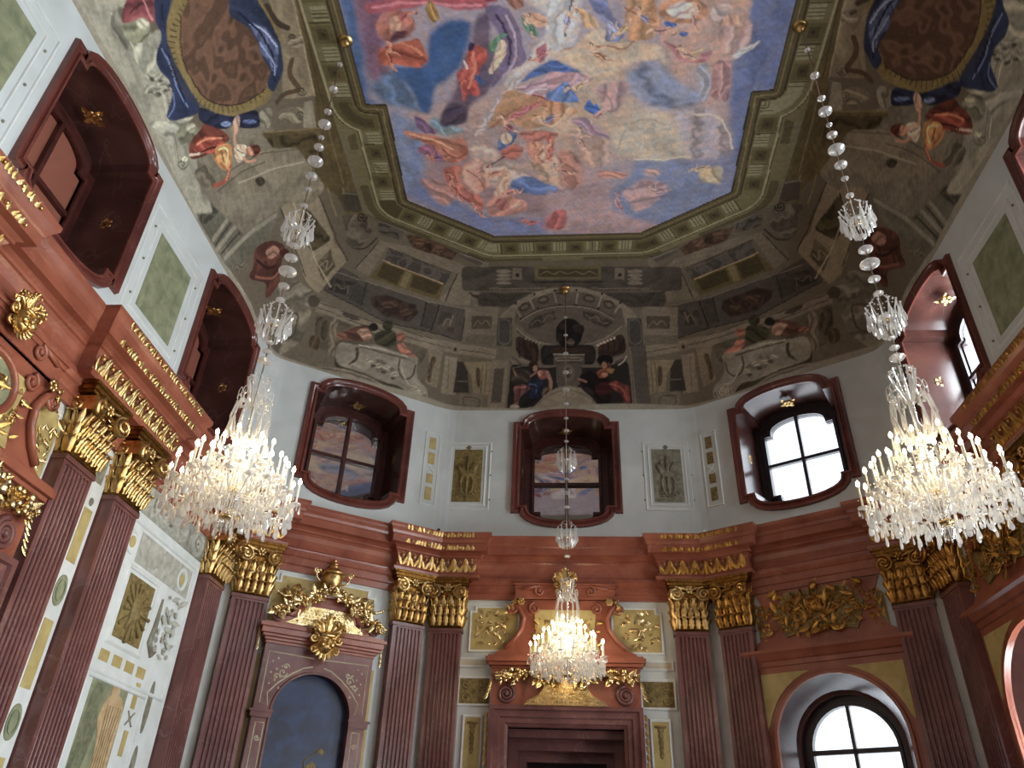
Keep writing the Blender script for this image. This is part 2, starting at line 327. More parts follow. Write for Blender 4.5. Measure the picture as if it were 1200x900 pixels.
SHAPES = [
(1,0,0,0,1,0,0,[-422,483,-405,484,-387,485,-370,485,-353,486,-336,487,-319,488,-302,489,-285,490,-268,491,-251,492,-234,493,-217,493,-200,494,-183,495,-166,496,-149,497,-132,498,-115,499,-98,500,-81,501,-64,501,-48,502,-31,503,-14,504,3,505,20,506,36,507,53,508,70,508,87,509,103,510,120,511,137,512,153,513,170,514,187,514,203,515,220,516,236,517,253,518,269,519,286,520,302,521,319,521,335,522,352,523,368,524,385,525,389,540,394,556,398,572,403,588,408,605,413,623,418,640,423,659,429,677,434,696,440,716,446,736,452,757,458,779,464,801,471,823,478,847,485,871,492,895,499,921,507,947,515,974,523,1002,531,1031,540,1061,548,1092,558,1124,567,1157,577,1191,587,1226,598,1263,609,1301,620,1341,594,1340,567,1339,540,1339,514,1338,487,1337,460,1336,433,1335,406,1335,379,1334,352,1333,325,1332,298,1331,271,1331,243,1330,216,1329,189,1328,162,1327,134,1327,107,1326,79,1325,52,1324,24,1323,-3,1323,-31,1322,-58,1321,-86,1320,-114,1319,-142,1319,-169,1318,-197,1317,-225,1316,-253,1315,-281,1314,-309,1314,-337,1313,-365,1312,-393,1311,-422,1310,-450,1309,-478,1309,-507,1308,-535,1307,-563,1306,-592,1305,-620,1304,-649,1304,-678,1303,-706,1302,-692,1262,-679,1223,-666,1186,-653,1150,-641,1115,-630,1082,-618,1049,-608,1018,-597,988,-587,959,-577,931,-568,904,-559,877,-550,852,-541,827,-533,803,-525,780,-517,757,-509,735,-502,714,-495,693,-488,673,-481,653,-474,634,-468,615,-461,597,-455,580,-449,563,-444,546,-438,529,-432,514,-427,498]),
(1,0,1,1,21,0,0,[-290,895,-264,891,-239,888,-214,884,-190,880,-165,877,-143,866,-122,855,-100,844,-79,833,-59,823,-39,813,-16,806,6,800,28,794,49,788,71,782,92,776,113,770,135,775,157,780,180,785,202,790,225,795,247,800,260,822,272,846,285,870,299,894,312,919,296,935,280,951,263,967,245,983,228,1000,206,1005,184,1009,162,1014,140,1019,118,1024,96,1029,73,1034,50,1039,27,1044,10,1071,-8,1098,-27,1127,-54,1121,-81,1115,-108,1109,-135,1104,-162,1098,-188,1092,-210,1077,-231,1062,-252,1048,-272,1033,-276,1004,-279,975,-283,947,-286,921]),
(1,0,1,2,18,0,0,[-106,852,-83,844,-61,836,-39,828,-17,820,4,813,25,805,48,809,70,812,93,816,116,819,139,823,162,826,181,848,200,870,221,893,241,916,226,933,210,950,193,968,177,985,152,986,127,988,102,989,77,990,52,991,27,992,1,982,-24,971,-48,961,-73,951,-81,925,-90,900,-98,876]),
(1,0,1,3,15,0,0,[-279,980,-250,975,-221,970,-192,965,-164,960,-143,975,-122,991,-100,1008,-79,1024,-56,1041,-29,1060,-1,1080,28,1100,17,1136,6,1173,-25,1168,-55,1163,-86,1159,-116,1154,-144,1145,-171,1137,-198,1128,-225,1120,-244,1100,-263,1080,-282,1060,-280,1019]),
(1,0,1,4,15,0,0,[156,1036,181,1034,206,1032,232,1031,257,1029,282,1027,306,1022,330,1016,354,1011,377,1006,371,1037,365,1070,358,1104,352,1140,331,1150,309,1160,287,1170,265,1180,243,1190,221,1200,198,1211,169,1202,140,1193,112,1184,84,1176,99,1146,114,1117,128,1089,142,1062]),
(1,0,1,5,13,0,0,[-347,487,-329,488,-312,488,-295,489,-298,505,-301,520,-304,536,-307,553,-311,569,-314,587,-318,604,-321,623,-325,641,-329,660,-333,680,-335,701,-337,723,-340,746,-342,769,-345,793,-348,817,-350,843,-353,869,-322,882,-350,878,-379,874,-377,849,-375,825,-373,801,-371,779,-369,757,-367,735,-366,714,-364,694,-362,674,-361,655,-359,636,-358,618,-356,600,-355,582,-353,566,-352,549,-351,533,-349,517,-348,502]),
(1,0,1,6,11,0,0,[-335,558,-323,568,-310,578,-298,588,-285,599,-284,620,-284,641,-283,663,-283,686,-282,709,-291,731,-300,753,-309,775,-307,798,-305,822,-341,836,-346,794,-343,764,-341,735,-339,707,-337,680,-337,658,-336,637,-336,616,-336,596,-336,577]),
(1,0,1,7,7,0,0,[-226,740,-204,729,-183,719,-153,725,-158,748,-163,772,-186,811,-207,829,-228,847,-240,874,-251,902,-270,895,-273,870,-276,845,-301,827,-301,801,-270,802,-240,804,-233,771]),
(1,0,1,8,10,0,0,[-352,841,-326,824,-302,806,-289,825,-276,845,-270,870,-265,896,-293,889,-322,882,-337,861]),
(1,0,1,9,5,0,0,[-257,908,-219,915,-188,946,-216,948,-244,950]),
(1,0,1,10,13,0,0,[-327,1102,-321,1068,-315,1036,-310,1005,-290,1046,-272,1066,-253,1087,-234,1108,-215,1129,-195,1151,-167,1158,-140,1164,-112,1171,-84,1178,-56,1173,-28,1168,0,1163,28,1159,29,1230,1,1229,-27,1228,-55,1227,-83,1226,-111,1225,-139,1224,-167,1223,-191,1205,-215,1187,-238,1169,-261,1152,-283,1135,-305,1118]),
(1,0,1,11,13,0,0,[-319,893,-295,909,-270,925,-269,965,-268,1007,-287,1037,-307,1069,-327,1102,-330,1068,-333,1035,-336,1004,-331,975,-327,947,-323,920]),
(1,0,1,12,9,0,0,[-184,959,-145,973,-128,1012,-102,1019,-77,1027,-68,1068,-111,1081,-154,1079,-184,1050,-184,1019,-184,988]),
(1,0,1,13,9,0,0,[-66,1014,-40,1007,-15,999,11,991,10,1028,10,1066,10,1106,-18,1091,-47,1076,-62,1051,-77,1027]),
(1,0,1,14,6,0,0,[-148,716,-121,708,-123,735,-126,764,-119,789,-112,815,-134,856,-155,872,-176,888,-186,928,-210,927,-235,926,-215,886,-195,848,-186,811,-172,791,-158,772,-153,743]),
(1,0,1,15,5,0,0,[-215,886,-199,876,-177,899,-186,928,-213,929,-241,929]),
(1,0,1,16,6,0,0,[-64,693,-63,671,-62,650,-41,651,-19,652,2,653,24,654,24,677,24,701,24,726,25,751,11,775,-20,798,-43,810,-66,822,-90,836,-110,852,-94,815,-66,806,-46,767,-32,749,-19,731,-44,707]),
(1,0,1,17,4,0,0,[-174,959,-161,929,-146,908,-131,888,-116,868,-90,836,-66,822,-81,839,-97,858,-118,885,-139,912,-158,948]),
(1,0,1,18,3,0,0,[-308,708,-275,696,-247,711,-246,730,-268,752,-296,756,-312,746]),
(1,0,1,19,3,0,0,[-288,714,-269,710,-270,738,-290,747]),
(1,0,1,20,2,0,0,[-288,761,-266,755,-245,749,-240,771,-234,794,-251,809,-281,797,-319,800,-323,775,-306,761]),
(1,1,0,21,1,5,0,[-303,766,-277,777,-248,791]),
(1,1,0,22,1,5,0,[-279,759,-253,768,-246,783]),
(1,0,1,23,3,0,0,[-289,742,-260,734,-268,752,-297,759]),
(1,0,1,24,4,0,0,[-322,689,-299,683,-276,677,-253,671,-232,669,-210,668,-189,667,-168,666,-146,665,-125,664,-123,683,-121,703,-146,704,-173,705,-195,698,-218,690,-247,696,-277,703,-298,703,-320,703]),
(1,1,0,25,2,5,0,[-310,694,-289,692,-268,689,-247,686,-225,690,-203,693,-180,697,-156,697,-133,697]),
(1,0,1,26,3,0,0,[-117,664,-100,657,-103,695,-128,694]),
(1,0,1,27,1,0,0,[-227,694,-211,686,-201,718,-215,727]),
(1,1,0,28,1,3,0,[-216,694,-209,720]),
(1,0,1,29,2,0,0,[-162,767,-136,773,-133,793,-149,813,-152,842,-155,872,-173,860,-187,882,-186,854,-193,816,-171,807]),
(1,1,0,30,1,6,0,[-155,782,-157,823,-172,849]),
(1,0,1,31,1,0,0,[-162,762,-151,765,-154,777,-164,777]),
(1,0,1,32,1,0,0,[-155,823,-138,840,-143,848,-160,833]),
(1,0,0,33,1,0,0,[-176,789,-165,812,-172,813]),
(1,0,1,34,2,0,0,[-129,698,-95,700,-83,725,-72,752,-69,779,-66,806,-94,815,-114,835,-134,856,-123,830,-111,804,-109,777,-107,750,-126,717]),
(1,1,0,35,1,4,0,[-96,718,-81,756,-84,800,-109,830]),
(1,1,0,36,1,5,0,[-109,717,-100,739,-90,760,-94,782,-98,805]),
(1,0,1,37,1,0,0,[-131,768,-107,745,-89,751,-112,759,-124,789]),
(1,0,1,38,1,0,0,[-112,759,-94,760,-106,794,-127,824,-136,819,-124,794]),
(1,0,1,39,2,0,0,[-74,714,-60,729,-45,743,-46,760,-67,747]),
(1,0,1,40,2,0,0,[-101,673,-68,684,-65,706,-87,709]),
(1,0,1,41,2,0,0,[-74,719,-44,711,-23,731,-41,741,-62,729]),
(1,0,1,42,2,0,0,[-51,777,-28,766,-26,783,-43,812,-49,797]),
(1,0,1,43,3,0,0,[-20,788,11,775,34,790,11,820,-11,804]),
(1,0,1,44,2,0,0,[-86,842,-64,827,-42,812,-20,798,11,812,39,824,11,830,-30,828,-58,835]),
(1,0,1,45,3,0,0,[-96,852,-74,846,-52,840,-30,834,-2,830,25,826,53,837,26,863,-3,873,-31,883,-69,864]),
(1,1,0,46,1,3,0,[-87,855,-58,850,-30,844,-2,843,25,841]),
(1,1,0,47,1,3,0,[-78,864,-54,861,-31,858,-7,855,16,852]),
(1,0,1,48,2,0,0,[-31,860,2,840,11,857,26,888,11,887,-11,883,-34,880]),
(1,0,1,49,2,0,0,[-151,936,-134,907,-117,879,-106,857,-69,864,-31,877,2,895,26,908,-1,921,-28,935,-50,940,-73,945,-101,926,-121,931]),
(1,0,1,50,2,0,0,[-121,931,-98,911,-75,892,-53,884,-31,877,-53,893,-76,909,-101,926]),
(1,1,0,51,1,3,0,[-59,868,-26,883,-22,900,-41,893]),
(1,1,0,52,1,3,0,[-142,936,-110,914,-80,892]),
(1,0,1,53,2,0,0,[-71,921,-32,905,-11,900,11,896,11,919,-28,941,-50,931]),
(1,0,1,54,1,0,0,[-129,961,-92,941,-88,950,-99,975,-126,993,-133,986]),
(1,0,0,55,1,0,0,[-103,962,-104,968,-107,973,-112,975,-117,975,-121,972,-124,967,-125,961,-123,955,-120,951,-115,948,-110,949,-106,951,-103,956]),
(1,0,1,56,2,0,0,[-131,992,-99,975,-80,988,-97,1013,-122,1012]),
(1,1,0,57,1,4,0,[-155,1032,-121,1006]),
(1,0,1,58,3,0,0,[-79,969,-44,977,-24,996,-30,1022,-56,1028,-75,1001]),
(1,0,1,59,1,0,0,[-28,1009,-30,1015,-33,1019,-38,1022,-43,1021,-47,1019,-50,1014,-51,1008,-50,1003,-46,998,-42,996,-37,996,-32,999,-29,1004]),
(1,0,1,60,1,0,0,[-48,983,-49,988,-53,992,-57,994,-62,993,-67,991,-69,987,-70,982,-69,977,-66,973,-61,971,-56,972,-52,974,-49,978]),
(1,0,1,61,3,0,0,[-93,950,-63,945,-35,949,-8,953,-34,971,-74,976]),
(1,0,1,62,2,0,0,[-307,936,-293,942,-273,942,-240,957,-214,958,-189,959,-189,1003,-223,1022,-246,1001,-262,968,-300,954]),
(1,1,0,63,1,5,0,[-294,947,-255,959,-218,983]),
(1,1,0,64,1,3,0,[-238,982,-216,1009,-193,996]),
(1,0,1,65,2,0,0,[-283,901,-267,907,-253,929,-239,950,-273,943]),
(1,0,1,66,2,0,0,[-292,980,-257,968,-245,991,-232,1015,-263,1007]),
(1,0,1,67,2,0,0,[-245,1027,-202,1022,-196,1063,-183,1092,-169,1122,-178,1152,-208,1120,-225,1098,-241,1076]),
(1,1,0,68,1,4,0,[-236,1041,-226,1091,-205,1117,-183,1144]),
(1,0,1,69,4,0,0,[-200,1009,-159,1011,-157,1044,-154,1079,-190,1106,-217,1063]),
(1,1,0,70,1,3,0,[-198,1036,-174,1057,-167,1093]),
(1,0,1,71,6,0,0,[-297,1053,-273,1057,-249,1061,-223,1105,-254,1134,-278,1103]),
(1,0,1,72,4,0,0,[-169,1122,-134,1094,-108,1109,-81,1125,-83,1155,-128,1161,-162,1168]),
(1,0,1,73,3,0,0,[-130,1038,-109,1046,-117,1077,-124,1109,-152,1108,-140,1072]),
(1,0,1,74,3,0,0,[-123,1131,-125,1138,-129,1144,-135,1147,-141,1146,-147,1143,-150,1137,-151,1130,-149,1123,-144,1117,-139,1114,-133,1115,-127,1118,-124,1124]),
(1,0,1,75,3,0,0,[-90,1132,-92,1138,-96,1144,-102,1146,-108,1146,-113,1143,-117,1138,-118,1131,-116,1125,-112,1120,-106,1117,-100,1117,-95,1120,-91,1126]),
(1,0,1,76,3,0,0,[-111,1067,-83,1050,-47,1076,-10,1091,-26,1109,-56,1106,-86,1103,-112,1095]),
(1,0,1,77,3,0,0,[-54,1195,-41,1156,-27,1149,-19,1168,0,1146,-3,1204,-51,1204]),
(1,0,1,78,2,0,0,[-26,1184,-27,1190,-29,1195,-32,1197,-36,1197,-39,1194,-41,1189,-41,1183,-40,1177,-38,1172,-35,1170,-31,1170,-28,1173,-26,1178]),
(1,0,1,79,11,0,0,[258,588,278,589,297,590,317,591,337,592,357,593,358,611,360,630,361,650,363,670,365,691,367,713,368,734,369,756,370,779,371,803,372,827,373,852,374,878,339,882,339,908,340,935,340,963,341,992,342,1022,342,1053,343,1085,343,1118,333,1078,323,1040,313,1003,306,970,299,938,292,907,289,878,286,849,282,821,293,795,303,769,298,746,292,724,287,703,282,683,277,663,272,643,267,624,262,606]),
(1,0,1,80,11,0,0,[81,957,103,937,123,917,144,915,166,913,187,932,208,950,239,963,243,994,247,1026,220,1027,193,1029,166,1030,133,1022,99,1014,90,985]),
(1,0,1,81,11,0,0,[194,915,222,910,250,906,275,929,300,954,313,1003,277,1027,237,1026,226,997,215,968,205,941]),
(1,0,1,82,11,0,0,[104,834,121,820,138,805,161,809,187,843,206,857,227,871,255,878,231,905,210,910,190,914,165,908,141,901,123,883,106,866]),
(1,0,1,83,9,0,0,[130,1028,157,1028,184,1027,210,1027,237,1026,248,1056,260,1087,287,1090,313,1094,340,1097,334,1125,313,1136,292,1148,270,1160,248,1171,225,1183,203,1195,168,1179,131,1170,95,1161,82,1109,108,1082,132,1055]),
(1,0,1,84,10,0,0,[-9,1043,21,1044,50,1045,80,1046,87,1102,95,1161,122,1172,149,1182,176,1193,203,1203,179,1214,155,1226,126,1225,98,1224,69,1223,41,1222,12,1221,-16,1220,-45,1219,-44,1177,-43,1136,-42,1097,-9,1106,-9,1074]),
(1,0,1,85,7,0,0,[-18,990,22,1005,39,1058,18,1100,-9,1084,-12,1052,-15,1021]),
(1,0,1,86,7,0,0,[-8,954,27,943,49,956,72,969,89,1020,59,1046,23,1018,7,985]),
(1,0,1,87,4,0,0,[3,924,41,920,64,947,87,976,52,962,27,943]),
(1,0,1,88,4,0,0,[-29,668,-5,669,18,671,18,694,17,717,17,742,-1,765,-33,788,-32,762,-31,738,-30,714,-30,691]),
(1,0,1,89,5,0,0,[-33,788,-10,784,12,780,32,761,51,743,76,758,100,774,129,778,158,781,167,804,176,827,156,806,129,810,103,814,77,838,54,843,17,820,-8,804]),
(1,0,1,90,2,0,0,[-33,805,-10,801,8,824,-13,821,-34,819]),
(1,1,0,91,1,3,0,[11,687,8,710,5,733,1,757]),
(1,0,1,92,2,0,0,[25,679,58,681,72,717,85,733,99,750,96,769,61,772,68,735,42,711]),
(1,0,1,93,2,0,0,[68,726,91,754,83,768,67,753]),
(1,0,1,94,2,0,0,[16,705,47,725,56,748,34,747,25,726]),
(1,0,1,95,3,0,0,[99,674,117,675,136,676,142,698,148,720,155,748,144,771,124,773,105,774,101,750,98,727,98,700]),
(1,1,0,96,1,3,0,[97,713,119,728,145,738]),
(1,1,0,96,1,3,0,[52,781,74,778,101,786,114,774]),
(1,0,1,97,5,0,0,[148,677,168,678,187,679,207,680,226,680,247,686,268,691,300,710,293,736,307,764,297,802,282,816,256,820,233,826,209,832,186,838,176,815,167,793,157,772,155,747,153,723,150,699]),
(1,0,1,98,2,0,0,[228,724,226,734,216,742,200,746,182,745,165,739,153,731,148,720,151,710,161,703,177,699,194,700,211,705,223,714]),
(1,0,1,99,2,0,0,[214,723,213,730,206,735,196,737,184,736,173,733,165,727,162,721,164,715,171,710,181,707,192,708,203,711,211,717]),
(1,0,1,100,3,0,0,[269,730,268,738,264,744,257,747,248,746,240,742,234,736,231,729,232,721,236,716,243,713,252,713,260,717,266,723]),
(1,0,1,101,3,0,0,[289,749,289,757,285,764,277,767,269,767,260,763,254,756,251,748,251,740,256,734,263,730,271,731,279,735,286,741]),
(1,0,0,102,1,0,0,[156,734,185,747,164,751]),
(1,0,0,102,1,0,0,[182,761,208,759,196,771]),
(1,0,1,103,2,0,0,[157,767,189,788,218,804,252,795,238,820,215,816,192,812,174,789]),
(1,0,1,104,2,0,0,[184,782,217,799,233,785,219,814,196,805]),
(1,0,1,105,4,0,0,[221,829,241,815,250,841,258,867,244,900,231,866]),
(1,0,1,106,2,0,0,[255,815,281,812,284,841,288,871,291,902,253,886,253,862,254,838]),
(1,1,0,107,1,4,0,[267,821,270,852,272,884]),
(1,0,1,108,4,0,0,[245,752,265,751,285,751,304,750,305,778,293,795,281,811,260,791]),
(1,0,1,109,2,0,0,[279,801,301,790,323,779,312,793,286,814]),
(1,0,1,110,2,0,0,[-34,823,-6,824,21,826,17,852,-9,859,-35,866]),
(1,0,1,111,2,0,0,[-35,871,-16,856,3,840,10,862,12,890,-12,886,-35,882]),
(1,0,1,112,1,0,0,[29,902,41,880,48,897,55,889,68,921,51,914]),
(1,0,1,113,4,0,0,[50,859,70,851,91,844,114,851,104,883,94,916,70,909,60,884]),
(1,1,0,114,2,3,0,[59,864,83,887,84,910]),
(1,0,1,113,7,0,0,[109,1103,134,1086,159,1070,184,1081,208,1092,186,1134,145,1163,126,1132]),
(1,0,1,115,4,0,0,[187,1057,185,1062,181,1065,173,1067,165,1067,158,1064,153,1061,150,1056,152,1051,157,1048,164,1046,172,1046,179,1048,184,1052]),
(1,0,1,116,6,0,0,[256,1053,278,1047,300,1041,312,1089,289,1088,265,1087]),
(1,0,1,117,3,0,0,[-35,882,-14,886,7,890,-7,924,-37,940,-36,911]),
(1,0,1,118,3,0,0,[-37,946,-23,965,-25,993,-26,1022,-39,1015,-38,980]),
(1,0,1,119,3,0,0,[-38,1164,-21,1150,1,1150,-5,1212,-45,1203]),
(1,0,1,120,3,0,0,[59,1046,90,1050,122,1055,117,1068,91,1067,65,1066]),
(1,1,0,121,4,3,0,[98,995,110,946,148,924,178,943]),
(1,1,0,122,3,4,0,[233,922,271,923,302,966,313,1003]),
(1,1,0,122,3,4,0,[130,1022,155,1023,181,1024,209,1022,236,1019]),
(1,0,0,123,1,0,0,[-114,930,-106,930,-97,936,-94,946,-100,950,-110,943,-116,936]),
(1,0,0,124,1,0,0,[-117,921,-110,923,-107,929,-109,937,-116,936,-119,930]),
(1,0,0,124,1,0,0,[-99,940,-91,948,-82,949,-84,953,-94,952,-100,947]),
(1,1,0,124,1,3,0,[-114,923,-119,915,-126,915]),
(1,1,0,124,1,3,0,[-109,928,-102,920,-94,921]),
(1,0,0,124,1,0,0,[-114,916,-114,918,-115,920,-117,920,-118,920,-120,919,-120,918,-121,916,-120,914,-119,912,-118,911,-116,911,-115,912,-114,914]),
(1,1,0,125,1,2,0,[-118,911,-114,911,-113,915]),
(1,1,0,126,1,2,0,[-112,933,-104,935,-98,945]),
(1,1,0,127,1,2,0,[-113,937,-105,940,-100,947]),
(1,0,0,128,1,0,0,[-155,1053,-149,1044,-138,1039,-129,1042,-131,1052,-143,1057,-152,1060]),
(1,0,0,129,1,0,0,[-163,1050,-157,1044,-150,1045,-146,1053,-152,1060,-159,1059]),
(1,0,0,129,1,0,0,[-137,1043,-126,1040,-119,1032,-117,1036,-125,1046,-133,1050]),
(1,1,0,129,1,3,0,[-159,1049,-169,1049,-174,1056]),
(1,1,0,129,1,3,0,[-152,1046,-152,1033,-147,1026]),
(1,0,0,129,1,0,0,[-163,1047,-164,1050,-165,1052,-167,1053,-168,1053,-170,1051,-170,1049,-171,1047,-170,1045,-169,1043,-167,1042,-166,1042,-164,1043,-163,1045]),
(1,1,0,125,1,2,0,[-171,1044,-168,1040,-164,1042]),
(1,1,0,130,1,2,0,[-151,1053,-144,1046,-133,1046]),
(1,1,0,131,1,2,0,[-149,1056,-141,1050,-133,1050]),
(1,0,0,132,1,0,0,[-104,1093,-110,1102,-119,1107,-128,1105,-126,1096,-116,1090,-107,1087]),
(1,0,0,133,1,0,0,[-96,1096,-102,1101,-109,1101,-113,1094,-107,1087,-101,1087]),
(1,0,0,133,1,0,0,[-121,1103,-131,1107,-137,1115,-139,1111,-132,1101,-124,1097]),
(1,1,0,133,1,3,0,[-100,1096,-91,1096,-87,1089]),
(1,1,0,133,1,2,0,[-107,1100,-106,1112,-111,1119]),
(1,0,0,133,1,0,0,[-90,1098,-90,1100,-91,1102,-93,1103,-94,1103,-95,1102,-96,1100,-96,1098,-96,1096,-95,1094,-93,1093,-92,1093,-91,1094,-90,1096]),
(1,1,0,125,1,2,0,[-89,1100,-92,1104,-95,1103]),
(1,1,0,134,1,2,0,[-108,1094,-114,1100,-124,1101]),
(1,1,0,135,1,2,0,[-110,1090,-117,1097,-124,1097]),
(1,0,0,136,1,0,0,[-232,1072,-224,1079,-219,1093,-221,1107,-230,1107,-235,1091,-237,1079]),
(1,0,0,137,1,0,0,[-229,1060,-224,1067,-224,1077,-231,1085,-237,1079,-237,1068]),
(1,0,0,137,1,0,0,[-222,1096,-219,1111,-211,1120,-215,1123,-224,1114,-228,1103]),
(1,1,0,137,1,4,0,[-228,1065,-228,1051,-235,1047]),
(1,1,0,137,1,3,0,[-226,1074,-214,1070,-207,1077]),
(1,0,0,137,1,0,0,[-223,1054,-224,1056,-225,1059,-227,1060,-229,1060,-230,1058,-231,1056,-231,1054,-230,1051,-229,1049,-227,1048,-225,1048,-224,1049,-223,1051]),
(1,1,0,125,1,2,0,[-225,1048,-221,1050,-222,1057]),
(1,1,0,138,1,3,0,[-231,1077,-225,1086,-225,1102]),
(1,1,0,139,1,2,0,[-234,1082,-228,1091,-228,1103]),
(1,0,0,140,1,0,0,[-261,1008,-253,1002,-244,1000,-236,1004,-240,1012,-251,1014,-259,1014]),
(1,0,0,141,1,0,0,[-267,1003,-260,1000,-255,1002,-253,1009,-259,1014,-265,1012]),
(1,0,0,141,1,0,0,[-243,1004,-233,1003,-226,998,-225,1002,-234,1009,-241,1010]),
(1,1,0,141,1,3,0,[-263,1004,-271,1001,-277,1007]),
(1,1,0,141,1,2,0,[-257,1003,-254,991,-248,987]),
(1,0,0,141,1,0,0,[-266,1000,-267,1002,-268,1004,-269,1005,-271,1005,-272,1004,-272,1002,-272,1000,-272,998,-271,996,-269,996,-268,996,-267,997,-266,998]),
(1,1,0,125,1,2,0,[-272,997,-269,994,-266,996]),
(1,1,0,142,1,2,0,[-257,1008,-250,1004,-241,1007]),
(1,1,0,143,1,2,0,[-256,1012,-248,1008,-241,1010]),
(1,0,0,144,1,0,0,[-43,985,-43,996,-48,1008,-56,1014,-59,1006,-54,993,-49,984]),
(1,0,0,145,1,0,0,[-35,981,-37,990,-42,995,-49,993,-49,984,-43,979]),
(1,0,0,145,1,0,0,[-51,1007,-57,1018,-58,1029,-61,1028,-61,1015,-57,1006]),
(1,1,0,145,1,3,0,[-38,985,-31,977,-32,969]),
(1,1,0,145,1,3,0,[-41,992,-34,1001,-34,1010]),
(1,0,0,145,1,0,0,[-28,980,-28,982,-29,984,-31,985,-32,985,-34,984,-35,982,-35,980,-34,978,-33,976,-32,975,-30,975,-29,976,-28,978]),
(1,1,0,125,1,2,0,[-27,979,-27,983,-31,986]),
(1,1,0,146,1,2,0,[-45,989,-47,999,-55,1008]),
(1,1,0,147,1,2,0,[-49,989,-51,999,-57,1006]),
(1,0,0,148,1,0,0,[-46,924,-39,916,-28,913,-19,916,-21,925,-33,929,-42,930]),
(1,0,0,149,1,0,0,[-53,920,-47,915,-40,917,-36,924,-42,930,-49,929]),
(1,0,0,149,1,0,0,[-27,917,-15,915,-8,908,-7,912,-15,921,-23,923]),
(1,1,0,149,1,4,0,[-50,919,-59,918,-64,924]),
(1,1,0,149,1,3,0,[-42,918,-42,905,-36,899]),
(1,0,0,149,1,0,0,[-53,917,-54,919,-55,921,-56,922,-58,922,-60,920,-61,919,-61,916,-60,914,-59,912,-58,911,-56,912,-55,913,-54,914]),
(1,1,0,125,1,2,0,[-61,913,-58,910,-54,912]),
(1,1,0,150,1,3,0,[-42,924,-34,919,-23,920]),
(1,1,0,151,1,2,0,[-39,927,-32,922,-23,923]),
(1,0,0,152,1,0,0,[24,964,32,968,39,979,40,990,32,991,25,979,21,970]),
(1,0,0,153,1,0,0,[24,954,30,959,31,967,27,974,21,970,19,962]),
(1,0,0,153,1,0,0,[36,982,42,993,49,999,47,1002,38,996,33,988]),
(1,1,0,153,1,3,0,[26,958,23,947,17,945]),
(1,1,0,153,1,3,0,[30,965,39,961,45,965]),
(1,0,0,153,1,0,0,[28,949,28,951,27,953,26,954,24,954,23,953,22,951,22,949,22,947,23,945,24,944,26,944,27,945,28,947]),
(1,1,0,125,1,2,0,[26,944,29,946,29,951]),
(1,1,0,154,1,2,0,[26,968,32,974,35,987]),
(1,1,0,155,1,2,0,[24,972,31,978,33,988]),
(1,0,0,156,1,0,0,[66,906,65,915,59,923,51,925,49,917,56,909,61,904]),
(1,0,0,157,1,0,0,[73,905,71,912,65,914,60,911,61,904,67,901]),
(1,0,0,157,1,0,0,[56,921,50,928,47,936,45,934,47,924,52,918]),
(1,1,0,157,1,3,0,[71,907,78,904,78,897]),
(1,1,0,157,1,2,0,[66,912,71,921,70,928]),
(1,0,0,157,1,0,0,[80,906,79,908,79,909,77,910,76,910,75,909,74,907,74,906,74,904,75,902,76,902,77,902,78,903,79,904]),
(1,1,0,125,1,2,0,[80,906,80,910,76,910]),
(1,1,0,158,1,2,0,[64,908,61,916,53,920]),
(1,1,0,159,1,2,0,[61,907,58,914,52,918]),
(1,0,0,94,1,0,0,[14,859,17,851,25,845,34,846,34,853,25,860,18,864]),
(1,0,0,160,1,0,0,[6,858,10,853,17,852,22,857,18,864,12,864]),
(1,0,0,160,1,0,0,[28,848,36,843,40,836,42,839,38,848,32,852]),
(1,1,0,160,1,3,0,[9,857,1,858,-1,865]),
(1,1,0,160,1,3,0,[15,853,12,843,15,837]),
(1,0,0,160,1,0,0,[6,857,5,859,4,860,3,861,2,861,0,860,0,859,-1,857,0,855,0,853,2,853,3,853,5,854,5,855]),
(1,1,0,125,1,2,0,[-1,855,0,852,4,852]),
(1,1,0,161,1,2,0,[17,858,22,852,31,850]),
(1,1,0,162,1,2,0,[20,860,25,854,32,852]),
(1,0,0,163,1,0,0,[49,790,57,789,67,794,72,803,66,807,55,802,48,796]),
(1,0,0,164,1,0,0,[45,782,51,783,56,789,55,797,48,796,44,791]),
(1,0,0,164,1,0,0,[66,798,75,804,83,805,83,808,73,809,65,804]),
(1,1,0,164,1,4,0,[48,784,41,777,35,778]),
(1,1,0,164,1,3,0,[54,788,59,780,67,780]),
(1,0,0,164,1,0,0,[47,778,47,780,46,781,44,782,43,782,41,781,40,779,40,778,40,776,41,774,43,773,44,774,45,774,46,776]),
(1,1,0,125,1,2,0,[42,773,46,773,48,777]),
(1,1,0,165,1,3,0,[52,792,59,794,67,802]),
(1,1,0,166,1,2,0,[52,796,60,798,65,804]),
(1,0,0,167,1,0,0,[88,757,90,749,96,742,103,741,105,748,99,755,93,760]),
(1,0,0,164,1,0,0,[81,757,84,752,89,750,95,753,93,760,88,762]),
(1,0,0,164,1,0,0,[98,744,105,739,107,732,110,734,108,742,103,747]),
(1,1,0,164,1,3,0,[84,756,76,759,76,765]),
(1,1,0,164,1,3,0,[88,751,83,743,85,737]),
(1,0,0,164,1,0,0,[81,757,80,759,80,760,79,761,77,761,76,760,75,758,75,757,75,755,76,754,77,753,78,753,79,754,80,755]),
(1,1,0,125,1,2,0,[74,756,75,753,78,753]),
(1,1,0,168,1,2,0,[91,755,94,749,102,745]),
(1,1,0,169,1,2,0,[94,756,97,750,103,747]),
(1,0,0,170,1,0,0,[120,726,127,728,134,734,136,741,131,743,123,736,119,731]),
(1,0,0,145,1,0,0,[119,720,124,722,126,727,124,733,119,731,116,726]),
(1,0,0,145,1,0,0,[132,736,138,743,145,745,143,748,136,745,131,741]),
(1,1,0,145,1,3,0,[121,722,117,715,112,715]),
(1,1,0,145,1,2,0,[125,726,131,722,136,724]),
